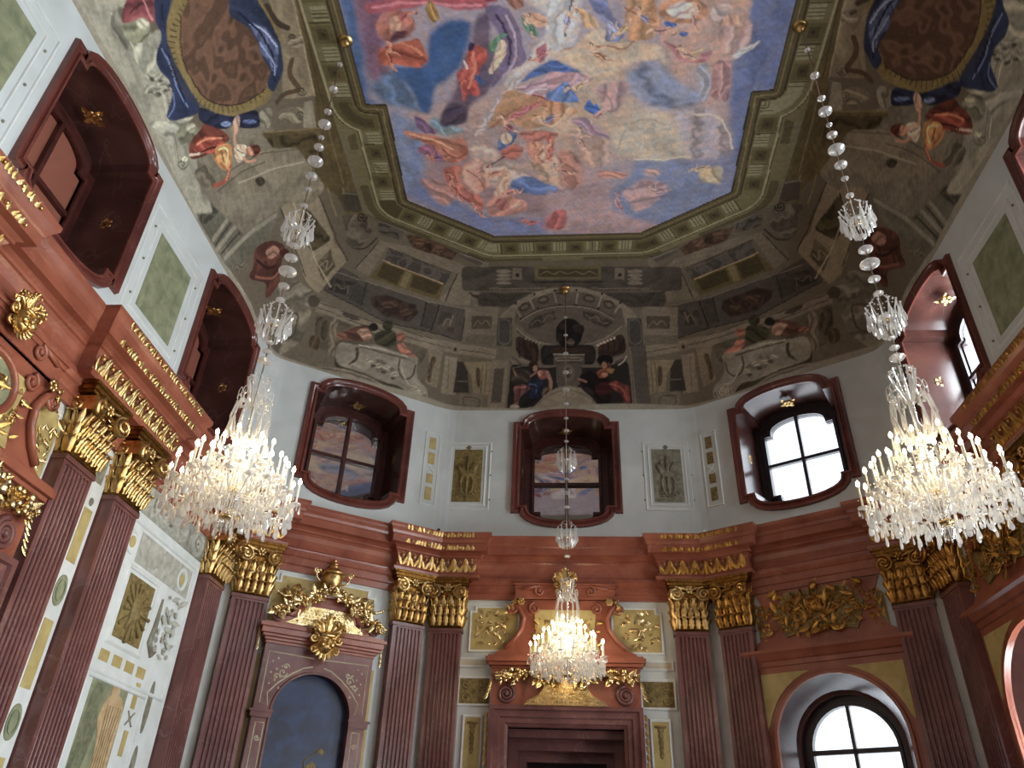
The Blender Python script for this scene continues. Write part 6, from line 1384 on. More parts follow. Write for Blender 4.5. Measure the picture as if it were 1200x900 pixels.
# ---------------------------------------------------------------- upper windows
OUT = ear_outline(1.19, 8.27, 10.45, 0.24, 0.33)
def upper_window(i, M, lit, dark=False, front=True):
    """marble surround, deep reveal, sash with a cross bar and four panes"""
    root = bpy.data.objects.new('window_%d' % i, None); COL.objects.link(root); root['kind'] = 'structure'
    root.matrix_world = M @ T((0, 0, 9.36)); D = 0.85
    S = T((0, 0, -9.36)); fm = 'dark_marble_window' if dark else 'window_marble'
    mb = MB(); mb.sweep_loop(HOLE, [(0.0, 0.10), (0.0, -.03), (0.025, -.05), (.05, -.05), (.06, -.02), (.10, -.035), (.13, -.07), (.17, -.07), (.185, 0.0)], M=S)
    mb.build('window_frame', 'window_marble', root, smooth=35)
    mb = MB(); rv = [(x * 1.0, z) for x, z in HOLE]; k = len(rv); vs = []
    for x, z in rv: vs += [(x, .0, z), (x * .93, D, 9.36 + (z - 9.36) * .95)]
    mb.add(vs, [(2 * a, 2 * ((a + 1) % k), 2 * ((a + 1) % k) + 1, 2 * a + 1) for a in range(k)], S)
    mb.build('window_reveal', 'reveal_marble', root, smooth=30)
    g = ear_outline(.74, 8.62, 10.02, .15, .26)
    outer = [(-1.3, 7.6), (1.3, 7.6), (1.3, 11.1), (-1.3, 11.1)]
    mb = MB().prism(outer, D - .02, D + .12, S, [g]); mb.sweep_loop(g, [(0, D + .02), (0, D - .06), (.06, D - .06), (.08, D - .02)], M=S)
    sash = 'sash_wood' if not lit else 'dark_sash'
    mb.build('sash', sash, root)
    mb = MB().box(-.035, .035, D - .05, D + .05, 8.3, 10.36, S).box(-.78, .78, D - .045, D + .045, 9.28, 9.35, S)
    mb.build('muntin', sash, root)
    for a, b_ in ((-.8, -.03), (.03, .8)):
        for c, d in ((8.25, 9.29), (9.34, 10.45)):
            MB().box(a, b_, D + .03, D + .045, c, d, S).build('glass_pane', 'clear_pane' if lit else ('painted_reflection_pane' if i < 3 else 'mirror_pane'), root)
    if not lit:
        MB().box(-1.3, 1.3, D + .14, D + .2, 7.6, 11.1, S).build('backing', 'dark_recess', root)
    if front:
        for x, z, rr in ((0, 10.46, 0), (-.985, 9.4, -90), (.985, 9.4, 90)):
            mb = MB(); L = S @ T((x, .42, z)) @ RY(math.radians(rr)) @ RX(-PI / 2 if True else 0)
            rosette(mb, L, .13, 6)
            for q in range(4): leaf(mb, L @ RY(q * PI / 2 + .4), .20, .13, .03, 3, 4)
            mb.build('gilt_rosette', 'gold', root, smooth=True)
    return root
mat('painted_reflection_pane', (176, 112, 92), rough=.12, metal=.35)  # pinkish reflection of the lit reveal put into the pane colour
mat('window_marble_wet', (128, 66, 58), (92, 44, 40), 2.0, 0.12)
k = 1
for yy in (6.65, 11.05):
    upper_window(k, UP(M_L(yy)), False); k += 1
upper_window(k, UP(M_DL), False); k += 1
upper_window(k, UP(M_FAR) @ T((-.06, 0, 0)), False); k += 1
upper_window(k, UP(M_DR), True); k += 1
for yy in (11.05, 6.65): upper_window(k, UP(M_R(yy)), True); k += 1
for yy in (2.05, -2.35): upper_window(k, UP(M_R(yy)), True, front=False); k += 1
upper_window(k, mir(UP(M_DR)), True, front=False); k += 1
upper_window(k, mir(UP(M_FAR)), True, front=False); k += 1
for yy in (2.05, -2.35): upper_window(k, UP(M_L(yy)), False, front=False); k += 1
upper_window(k, mir(UP(M_DL)), False, front=False); k += 1

# ---------------------------------------------------------------- tall arched windows below, with their marble surround
def lattice(mb, inside, x0, x1, z0, z1, y, step=.075, M=None):
    z = z0; r = 0
    while z < z1:
        x = x0 + (r % 2) * step / 2
        while x < x1:
            if inside(x, z): mb.ball((x, y, z), step * .30, 6, (1, .5, 1), M=M)
            x += step
        z += step * .5 * 1.7; r += 1
def trophy_relief(root, seed, metal='old_gold'):
    """gilded relief of arms between the curved shoulders over a window"""
    ins = lambda x, z: abs(x) < .95 - .5 * max(0, z - 5.9) and 5.47 + .12 * abs(x) < z < 6.22
    mb = MB().prism([(-.62, 5.45), (0, 5.58), (.62, 5.45), (.8, 5.9), (.55, 6.24), (-.55, 6.24), (-.8, 5.9)], -.10, -.05)
    mb.build('relief_ground', 'ochre_panel', root)
    mb = MB(); lattice(mb, lambda x, z: abs(x) < .7 and ins(x, z), -.72, .72, 5.5, 6.2, -.11, .085)
    for s in (-1, 1):
        for q in range(5):
            a = math.radians(28 + q * 17)
            mb.tube([(s * .12, -.13, 5.72), (s * (.12 + .62 * math.cos(a)), -.15, 5.72 + .55 * math.sin(a))], .016, 6)
    mb.ball((0, -.13, 5.95), .13, 10, (1, .6, 1.2)); rosette(mb, T((0, -.2, 5.95)), .08)
    mb.ball((0, -.12, 6.28), .08, 8, (1, .7, 1.1)); foliage(mb, [(x * .05, 6.38) for x in range(-2, 3)], size=.1, seed=seed)
    foliage(mb, scatter(ins, -1.0, 1.0, 5.5, 6.25, .13, seed), size=.13, seed=seed + 1, y=-.12)
    foliage(mb, [(x * .06, 5.5 + .02 * abs(x)) for x in range(-3, 4)], size=.14, seed=seed + 2, y=-.14)
    mb.build('gilded_trophy', metal, root, smooth=True)
    for s in (-1, 1):
        mb = MB().prism([(s * .88, 5.42), (s * 1.12, 5.42), (s * 1.12, 6.0), (s * .98, 6.12), (s * .86, 5.9)], -.05, -.02)
        mb.build('side_panel', 'ochre_panel', root)
        mb = MB(); foliage(mb, scatter(lambda x, z: True, s * 1.0 - .1, s * 1.0 + .1, 5.5, 6.05, .075, seed + 5), size=.085, seed=seed + 4, y=-.05)
        for q in range(4): mb.ball((s * (.72 + .03 * q), -.16, 6.27 - q * .02), .05, 6)
        mb.build('gilded_festoon', metal, root, smooth=True)
def arch_window(i, M, lit=True, relief=True, seed=1):
    root = bpy.data.objects.new('window_%d' % i, None); COL.objects.link(root); root['kind'] = 'structure'; root.matrix_world = M
    R0 = 1.05
    ring = arch_outline(R0, .9, 3.72)
    # rectangular marble surround with the arch cut out
    mb = MB().prism([(-1.27, .6), (1.27, .6), (1.27, 4.98), (-1.27, 4.98)], -.07, 0, holes=[arch_outline(R0, .9, 3.72)])
    mb.sweep_loop(ring, [(.0, -.06), (.0, -.11), (.05, -.11), (.07, -.075), (.12, -.07)], closed=False)
    mb.build('window_frame', 'red_marble', root, smooth=35)
    for s in (-1, 1):
        pts = [(s * 1.2, 3.75), (s * 1.2, 4.86), (s * .12, 4.86)] if False else [(s * 1.2, 3.95)] + [(s * 1.2, 4.86), (s * .45, 4.86)] + [(s * (R0 + .13) * math.cos(a), 3.72 + (R0 + .13) * math.sin(a)) for a in [math.radians(75 - q * 8.5) for q in range(8)]]
        MB().prism(pts, -.085, -.065).build('spandrel_panel', 'yellow_panel', root)
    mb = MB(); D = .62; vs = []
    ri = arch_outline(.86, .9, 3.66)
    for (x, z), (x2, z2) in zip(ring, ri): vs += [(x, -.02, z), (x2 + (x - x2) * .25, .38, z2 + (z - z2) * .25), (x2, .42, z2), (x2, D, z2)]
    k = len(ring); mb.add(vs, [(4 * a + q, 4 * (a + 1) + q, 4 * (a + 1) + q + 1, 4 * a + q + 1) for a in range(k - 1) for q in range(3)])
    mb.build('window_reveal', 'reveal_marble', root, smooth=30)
    g = arch_outline(.70, .95, 3.66)
    mb = MB().prism([(-1.3, .5), (1.3, .5), (1.3, 5.0), (-1.3, 5.0)], D, D + .1, holes=[g]); mb.sweep_loop(g, [(0, D + .03), (0, D - .04), (.05, D - .04), (.06, D)], closed=False)
    mb.build('sash', 'dark_sash', root)
    mb = MB().box(-.03, .03, D - .03, D + .05, .95, 4.36).box(-.72, .72, D - .03, D + .05, 3.60, 3.68).box(-.72, .72, D - .02, D + .04, 2.3, 2.35)
    mb.build('muntin', 'dark_sash', root)
    for a, b_ in ((-.75, -.02), (.02, .75)):
        for c, d in ((.9, 2.32), (2.33, 3.62), (3.66, 4.42)): MB().box(a, b_, D + .05, D + .06, c, d).build('glass_pane', 'clear_pane', root)
    prof = [(0, 4.95), (-.10, 4.98), (-.10, 5.06), (-.14, 5.08), (-.18, 5.16), (-.22, 5.2), (-.22, 5.25), (0, 5.3)]
    mb = MB(); n = len(prof); vs = [(s * (1.27 - y * .9), y, z) for s in (-1, 1) for y, z in prof]
    mb.add(vs, [(j, j + 1, n + j + 1, n + j) for j in range(n - 1)] + [tuple(range(n)), tuple(range(n, 2 * n))[::-1]])
    mb.build('cornice', 'red_marble', root)
    # curved attic
    L = [(1.30, 5.27), (1.27, 5.36), (1.12, 5.44), (1.02, 5.60), (.98, 5.80), (.96, 6.0), (1.04, 6.14), (1.10, 6.3)]
    mb = MB().prism([(-x, z) for x, z in L] + [(x, z) for x, z in L[::-1]], -.06, 0)
    mb.build('attic', 'red_marble', root)
    if relief: trophy_relief(root, seed)
    for x, z, rr in ((0, 4.68, 0), (-1.0, 3.75, -90), (1.0, 3.75, 90)):
        mb = MB(); Lm = T((x * .97, .2, z)) @ RY(math.radians(rr)) @ RX(-PI / 2)
        for q in range(7): leaf(mb, Lm @ RY(math.radians(-75 + 25 * q)), .15, .05, .02, 1, 4)
        mb.build('gilt_shell', 'bright_gold', root, smooth=True)
    return root
arch_window(k, M_DR, seed=11); k += 1
arch_window(k, M_R(10.75), seed=21); k += 1
arch_window(k, M_R(6.45), relief=False); k += 1
arch_window(k, M_R(2.25), relief=False); k += 1
arch_window(k, M_R(-2.05), relief=False); k += 1
arch_window(k, mir(M_DR), relief=False); k += 1
arch_window(k, mir(M_FAR), relief=False); k += 1

# ---------------------------------------------------------------- entablature
def wallpt(M, x, off): p = M @ Vector((x, -off, 0)); return (p.x, p.y)
RS = .20
def offset_path(path, d):
    """path of wall-face points, moved d into the room (left-hand turn order: room on the right)"""
    out = []; n = len(path)
    for i in range(n):
        a = Vector(path[i]) - Vector(path[i - 1]) if i else Vector(path[1]) - Vector(path[0])
        b = Vector(path[i + 1]) - Vector(path[i]) if i < n - 1 else a
        a.normalize(); b.normalize(); n1 = Vector((a.y, -a.x)); n2 = Vector((b.y, -b.x)); h = (n1 + n2)
        if h.length < .1: h = n1
        h.normalize(); h /= max(.4, h.dot(n1)); out.append((path[i][0] + h.x * d, path[i][1] + h.y * d))
    return out
def isect(M1, o1, M2, o2):
    p = Vector(wallpt(M1, 0, o1)); d = (M1 @ Vector((1, 0, 0)) - M1 @ Vector((0, 0, 0))).xy
    q = Vector(wallpt(M2, 0, o2)); e = (M2 @ Vector((1, 0, 0)) - M2 @ Vector((0, 0, 0))).xy
    t = ((q - p).x * e.y - (q - p).y * e.x) / (d.x * e.y - d.y * e.x); r = p + d * t; return (r.x, r.y)
def plan_path(rs):
    ML0, MR0 = M_L(0), M_R(0); P = []
    w = lambda M, x, o: P.append(wallpt(M, x, o))
    w(ML0, -4.4, 0)
    for a, b_ in ((3.15, 5.55), (7.58, 9.85)):
        w(ML0, a, 0); w(ML0, a, rs); w(ML0, b_, rs); w(ML0, b_, 0)
    w(ML0, 11.75, 0); w(ML0, 11.75, rs); P.append(isect(ML0, rs, M_DL, rs)); w(M_DL, -1.20, rs); w(M_DL, -1.20, 0)
    w(M_DL, 1.12, 0); w(M_DL, 1.12, rs); P.append(isect(M_DL, rs, M_FAR, rs)); w(M_FAR, -1.92, rs); w(M_FAR, -1.92, 0)
    w(M_FAR, 1.80, 0); w(M_FAR, 1.80, rs); P.append(isect(M_FAR, rs, M_DR, rs)); w(M_DR, -1.12, rs); w(M_DR, -1.12, 0)
    w(M_DR, 1.20, 0); w(M_DR, 1.20, rs); P.append(isect(M_DR, rs, MR0, rs)); w(MR0, -11.75, rs); w(MR0, -11.75, 0)
    for a, b_ in ((9.85, 7.58), (5.55, 3.15)):
        w(MR0, -a, 0); w(MR0, -a, rs); w(MR0, -b_, rs); w(MR0, -b_, 0)
    w(MR0, 4.4, 0)
    return P
def sweep_path(path, prof, closed_top=True):
    mb = MB(); rows = [offset_path(path, d) for d, z in prof]; m = len(prof); n = len(path); vs = []
    for i in range(n):
        for j in range(m): vs.append((rows[j][i][0], rows[j][i][1], prof[j][1]))
    mb.add(vs, [(i * m + j, (i + 1) * m + j, (i + 1) * m + j + 1, i * m + j + 1) for i in range(n - 1) for j in range(m - 1)])
    return mb
P0 = plan_path(0.0001); P1 = plan_path(RS)
arch_ = sweep_path([wallpt(M_L(0), -4.4, 0), isect(M_L(0), 0, M_DL, 0), isect(M_DL, 0, M_FAR, 0), isect(M_FAR, 0, M_DR, 0), isect(M_DR, 0, M_R(0), 0), wallpt(M_R(0), 4.4, 0)],
    [(-.02, 6.32), (.06, 6.32), (.06, 6.43), (.085, 6.45), (.085, 6.58), (.11, 6.60), (.14, 6.66), (.14, 6.70), (-.02, 6.72)])
arch_.build('trim_1', 'red_marble', kind='structure')
ent = sweep_path(P1, [(-.24, 6.68), (.10, 6.68), (.12, 6.74), (.06, 6.78), (.035, 6.86), (.03, 6.95), (.05, 7.04), (.08, 7.08), (.11, 7.09), (.11, 7.13), (.16, 7.17), (.25, 7.19), (.25, 7.33), (.27, 7.35), (.29, 7.40), (.33, 7.46), (.345, 7.49), (.345, 7.55), (-.24, 7.57)])
trim2 = ent.build('trim_2', 'red_marble', kind='structure')
# plaster-coloured top so the ledge meets the upper wall
# gilded leaf frieze and gilded borders on every projecting piece
def along(pts, step):
    out = []
    for a, b_ in zip(pts[:-1], pts[1:]):
        a = Vector(a); b_ = Vector(b_); L = (b_ - a).length; n = max(1, int(L / step)); d = (b_ - a).normalized()
        for i in range(n): out.append((a + d * (L * (i + .5) / n), math.atan2(d.y, d.x)))
    return out
def ressaut_gilding(sel, metal, seed):
    base = [P1[i] for i in sel]
    mb = MB(); rn = random.Random(seed)
    for q, (p, a) in enumerate(along(offset_path(base, .045), .115)):
        L = T((p.x, p.y, 6.80)) @ RZ(a)
        if q % 2: leaf(mb, L, .28, .15, .07, 3, 7); leaf(mb, L @ T((0, -.02, 0)), .24, .06, .07, 1, 5)
        else:
            leaf(mb, L @ RY(-.5), .2, .09, .05, 3, 5); leaf(mb, L @ RY(.5), .2, .09, .05, 3, 5); mb.ball((0, -.03, .20), .035, 6, M=L); mb.ball((0, -.02, .26), .02, 6, M=L)
    mb.build('gilded_leaf_frieze', metal, trim2, smooth=True)
    for d, z, h in ((.335, 7.44, .085), (.255, 7.20, .085)):
        mb = MB()
        for q, (p, a) in enumerate(along(offset_path(base, d), .062)):
            L = T((p.x, p.y, z)) @ RZ(a)
            if (q % 5) != 2: leaf(mb, L @ RY(rn.uniform(-.5, .5)), h * rn.uniform(.9, 1.3), .085, .03, 3, 5)
            else: mb.ball((0, -.01, h * .5), .03, 6, M=L)
        mb.build('gilded_border', metal, trim2, smooth=True)
idx = []                                            # start index of each projection in P1
i = 1
for kk in range(2): idx.append([i + 1, i + 2]); i += 4
idx.append([i + 1, i + 2, i + 3]); i += 5
idx.append([i + 1, i + 2, i + 3]); i += 5
idx.append([i + 1, i + 2, i + 3]); i += 5
idx.append([i + 1, i + 2, i + 3]); i += 5
for kk in range(2): idx.append([i + 1, i + 2]); i += 4
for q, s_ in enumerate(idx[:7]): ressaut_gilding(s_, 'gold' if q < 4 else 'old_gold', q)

# ---------------------------------------------------------------- pilasters with gilded composite capitals
def flute_profile(w, d, nf=7, n=5):
    pts = [(-w / 2, 0.0), (-w / 2, -d)]; m = .05; fw = (w - 2 * m) / nf
    for i in range(nf):
        x0 = -w / 2 + m + i * fw + fw * .17; x1 = x0 + fw * .66
        pts.append((x0, -d))
        for j in range(1, n): a = PI * j / n; pts.append(((x0 + x1) / 2 - (x1 - x0) / 2 * math.cos(a), -d + .030 * math.sin(a)))
        pts.append((x1, -d))
    pts += [(w / 2, -d), (w / 2, 0.0)]
    return pts
def make_pilaster(w=.62, d=.20, metal='gold', stone='dark_marble'):
    root = thing('pilaster', '', 'pilaster')
    pr = flute_profile(w, d); mb = MB(); n = len(pr)
    mb.add([(x, y, z) for z in (.55, 5.60) for x, y in pr], [(i, i + 1, n + i + 1, n + i) for i in range(n - 1)])
    mb.box(-w / 2, w / 2, -d, 0, 5.60, 5.64)
    mb.box(-w / 2 - .02, w / 2 + .02, -d - .02, 0, 5.64, 5.70)
    mb.build('shaft', stone, root)
    MB().box(-w / 2 - .03, w / 2 + .03, -d - .03, 0, .4, .55).box(-w / 2 - .06, w / 2 + .06, -d - .06, 0, .0, .4).build('base', stone, root, bevel=.01)
    cap = MB(); h0, h1 = 5.70, 6.55
    # bell
    secs = [(5.70, 0), (5.72, .02), (5.74, 0), (6.2, .0), (6.34, .03), (6.42, .05), (6.42, .03)]
    vs = []; 
    for z, o_ in secs: vs += [(-w / 2 - o_, 0, z), (-w / 2 - o_, -d - o_, z), (w / 2 + o_, -d - o_, z), (w / 2 + o_, 0, z)]
    cap.add(vs, [(4 * j + i, 4 * j + i + 1, 4 * j + i + 5, 4 * j + i + 4) for j in range(len(secs) - 1) for i in range(3)])
    cap.box(-w / 2 - .10, w / 2 + .10, -d - .12, 0, 6.57, 6.63).box(-w / 2 - .07, w / 2 + .07, -d - .09, 0, 6.53, 6.57).box(-w / 2 - .13, w / 2 + .13, -d - .15, 0, 6.63, 6.675)
    c = cap.build('capital', 'gold_ground', root)
    mb = MB()
    for row, (zz, hh, cnt, cu) in enumerate(((6.05, .25, 4, .10), (5.90, .21, 5, .09), (5.74, .20, 5, .08))):
        for i in range(cnt):
            x = -w / 2 + w * (i + .5) / cnt
            L = T((x, -d - .01 - .03 * row, zz)); leaf(mb, L, hh, w / cnt * .98, cu, 3, 9)
            leaf(mb, L @ T((0, -.03, 0)), hh * .92, w / cnt * .4, cu, 4, 9)
            mb.ball((x, -d - .03 - cu - .03 * row, zz + hh * .95), .030, 8, (1.5, 1, .75))
        if row == 0:
            for i in range(cnt + 1): mb.tube([(-w / 2 + w * i / cnt, -d - .02, 5.95), (-w / 2 + w * i / cnt, -d - .05, 6.15), (-w / 2 + w * i / cnt + .02, -d - .10, 6.28)], .014, 5)
    for s in (-1, 1):
        for zz, hh in ((5.74, .20), (5.90, .21), (6.05, .25)):
            for yy in (-.045, -.145):
                L = T((s * (w / 2 + .01), yy, zz)) @ RZ(s * PI / 2); leaf(mb, L, hh, .105, .07, 3, 7); mb.ball((0, -.07, hh * .95), .022, 6, M=L)
            leaf(mb, T((s * w / 2, -d, zz)) @ RZ(s * PI / 4), hh * 1.05, .11, .09, 3, 7)
        spiral(mb, T((s * (w / 2 + .05), -d * .55, 6.37)) @ RZ(s * PI / 2), .10, 2, .024, -s, PI / 2)
    mb.build('acanthus_leaves', metal, c, smooth=True)
    for s in (-1, 1):
        mb = MB(); spiral(mb, T((s * (w / 2 - .04), -d - .17, 6.37)) @ RZ(s * -.2), .145, 2.2, .026, s, PI / 2, end=.1, depth=.05)
        mb.tube([(s * (w / 2 - .04), -d - .16, 6.51), (s * w / 4, -d - .12, 6.50), (0, -d - .09, 6.47)], .026, 6); mb.tube([(s * (w / 2 - .16), -d - .12, 6.40), (s * w / 6, -d - .10, 6.42), (0, -d - .09, 6.40)], .018, 6)
        mb.box(s * (w / 2 - .04) - .09, s * (w / 2 - .04) + .09, -d - .14, -.02, 6.29, 6.49)
        mb.build('volute', metal, c, smooth=35)
    mb = MB(); rosette(mb, T((0, -d - .12, 6.47)), .09, 6)
    for q in range(5): mb.ball((-.16 + q * .08, -d - .08, 6.42), .028, 6)
    for q in (-1, 1): leaf(mb, T((q * .08, -d - .08, 6.42)) @ RY(q * 1.9), .14, .07, .03, 2, 5)
    mb.build('fleuron', metal, c, smooth=True)
    return root
PIL = make_pilaster()
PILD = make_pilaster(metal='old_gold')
spots = [(PIL, M_L(8.05), 'left-wall fluted pilaster left of the plaster strip with oval roundels'),
 (PIL, M_L(9.22), 'left-wall fluted pilaster between the roundel strip and the white painted panel'),
 (PIL, M_L(12.33), 'marble pilaster seen edge-on at the end of the left wall behind the left chandelier'),
 (PIL, M_DL @ T((-1.53, 0, 0)), 'fluted marble pilaster just left of the arched blue picture surround'),
 (PIL, M_DL @ T((1.48, 0, 0)), 'fluted marble pilaster just right of the arched blue picture surround'),
 (PIL, M_FAR @ T((-2.42, 0, 0)), 'fluted marble pilaster next to the gold panels left of the central doorway'),
 (PIL, M_FAR @ T((2.30, 0, 0)), 'fluted marble pilaster next to the gold panels right of the central doorway'),
 (PILD, M_DR @ T((-1.52, 0, 0)), 'dim fluted marble pilaster just left of the bright arched window'),
 (PILD, M_DR @ T((1.57, 0, 0)), 'dark fluted marble pilaster just right of the bright arched window'),
 (PILD, M_R(12.33), 'dark marble pilaster at the far end of the right wall, below the right chandelier'),
 (PILD, M_R(9.19), 'dark marble pilaster nearest the right picture edge on the right wall'),
 (PIL, M_L(4.5), 'marble pilaster on the left wall nearest the camera')]
used = set()
for proto, M, lab in spots:
    if proto.name in used: copy_tree(proto, M, lab, 'fluted pilasters around the hall')
    else:
        used.add(proto.name); proto.matrix_world = M; proto['label'] = lab; proto['group'] = 'fluted pilasters around the hall'

# ---------------------------------------------------------------- masks, figures, doorways and everything fixed to the walls
def mask(mb, M, s=.3, plume=True):
    """gilded grotesque face under three broad plumes, with scrolling cheeks and a leafy beard"""
    b = lambda c, r, q=(1, 1, 1): mb.ball(tuple(v * s for v in c), r * s, 12, q, M)
    b((0, -.30, 0), .52, (.85, .7, 1.1)); b((0, -.70, -.04), .10, (.9, 1.1, 1.7)); b((0, -.62, .30), .20, (1.9, .5, .5))
    for q in (-1, 1):
        b((q * .20, -.60, .17), .13, (1.5, .6, .45)); b((q * .19, -.60, .07), .07); b((q * .24, -.56, -.14), .16); b((q * .10, -.62, -.30), .09, (1.7, .8, .6))
        spiral(mb, M @ T((q * .62 * s, -.30 * s, .18 * s)), s * .26, 1.6, s * .08, q, PI / 2, n=16); spiral(mb, M @ T((q * .52 * s, -.30 * s, -.36 * s)), s * .2, 1.5, s * .07, -q, PI / 2, n=14)
        mb.tube([tuple(v * s for v in p) for p in ((q * .3, -.4, .42), (q * .62, -.42, .70), (q * .88, -.3, .62), (q * .80, -.3, .42))], lambda t: s * (.11 - .05 * t), 7, M)
    if plume:
        for a, L_, w_ in ((-48, .80, .55), (0, 1.02, .62), (48, .80, .55), (-24, .72, .3), (24, .72, .3)):
            Lq = M @ T((.30 * s * math.sin(math.radians(a)), -.22 * s, .40 * s)) @ RY(math.radians(a))
            leaf(mb, Lq, s * L_, s * w_, s * .30, 4, 10); leaf(mb, Lq @ T((0, -.05 * s, 0)), s * L_ * .9, s * w_ * .4, s * .32, 3, 8)
            for e in (-.32, 0, .32): mb.ball((e * w_ * s, -.28 * s, L_ * (.90 - abs(e) * .35) * s), .09 * s, 6, M=Lq)
    for k in range(9):
        a = math.radians(112 + 17 * k); leaf(mb, M @ T((.30 * s * math.sin(a), -.30 * s, .30 * s * math.cos(a))) @ RY(a), s * (.42 + .22 * (1 - abs(k - 4) / 4)), s * .24, s * .16, 3, 6)
def capsule(mb, a, b_, ra, rb, M=None):
    a = Vector(a); b_ = Vector(b_); mb.tube([a.lerp(b_, t / 4) for t in range(5)], lambda t: ra + (rb - ra) * t, 10, M)
    mb.ball(a, ra, 10, M=M); mb.ball(b_, rb, 10, M=M)
def putto(label, M, fl=1, s=.62):
    """seated winged child, one arm stretched along the garland"""
    root = thing('putto', label, 'statue', M, 'gilded putti on the picture surround')
    mb = MB(); P = lambda *v: (v[0] * fl * s, v[1] * s, v[2] * s); c = lambda a, b_, ra, rb: capsule(mb, P(*a), P(*b_), ra * s, rb * s)
    c((0, -.12, .16), (.05, -.13, .46), .135, .12); c((.05, -.13, .46), (.06, -.13, .60), .12, .06)
    mb.ball(P(.08, -.15, .72), .125 * s, 14, (1, 1, 1.1)); mb.ball(P(.10, -.27, .70), .025 * s, 8); mb.ball(P(.03, -.25, .67), .04 * s, 8); mb.ball(P(.16, -.24, .67), .04 * s, 8)
    mb.ball(P(.1, -.24, .635), .03 * s, 8, (1.5, 1, .7)); mb.ball(P(-.04, -.15, .71), .03 * s, 8); mb.ball(P(.20, -.14, .71), .03 * s, 8)
    c((-.07, -.14, .50), (-.28, -.2, .44), .06, .05); c((-.28, -.2, .44), (-.46, -.22, .52), .05, .035)
    c((.17, -.14, .50), (.33, -.2, .38), .06, .05); c((.33, -.2, .38), (.42, -.26, .26), .05, .035)
    for hx, hz in ((-.49, .53), (.44, .23)):
        mb.ball(P(hx, -.24, hz), .038 * s, 8)
        for f in range(5): c((hx, -.24, hz), (hx + (-.07 if hx < 0 else .05) * (1 - .1 * abs(f - 2)), -.22 - .016 * f, hz + (.02 if hx < 0 else -.05)), .014, .010)
    c((-.06, -.16, .12), (-.30, -.28, .10), .095, .075); c((-.30, -.28, .10), (-.52, -.24, -.06), .07, .045); c((-.52, -.24, -.06), (-.60, -.28, -.10), .04, .025)
    c((.08, -.16, .12), (.20, -.33, .06), .095, .075); c((.20, -.33, .06), (.17, -.28, -.20), .07, .045); c((.17, -.28, -.20), (.20, -.37, -.24), .04, .025)
    o = mb.build('body', 'bright_gold', root, smooth=True)
    r = o.modifiers.new('one_skin', 'REMESH'); r.mode = 'VOXEL'; r.voxel_size = .009 * s / .62; r.use_smooth_shade = True
    mb = MB(); rn = random.Random(4)
    for k in range(26):
        a = rn.uniform(0, 2 * PI); e = rn.uniform(.1, 1.4)
        mb.ball(P(.08 + .11 * math.cos(a) * math.cos(e) * 1.05, -.13 + .10 * math.sin(a) * math.cos(e), .74 + .12 * math.sin(e)), .032 * s, 6)
    mb.build('hair', 'bright_gold', root, smooth=True)
    mb = MB()
    for q in (-1, 1):
        for k in range(5): leaf(mb, T(P(.06 + q * .06, -.02, .44)) @ RY(fl * q * math.radians(28 + 17 * k)), s * (.46 - .05 * k), s * .12, -.01, 1, 6)
    mb.build('wings', 'gold', root, smooth=True)
    return root

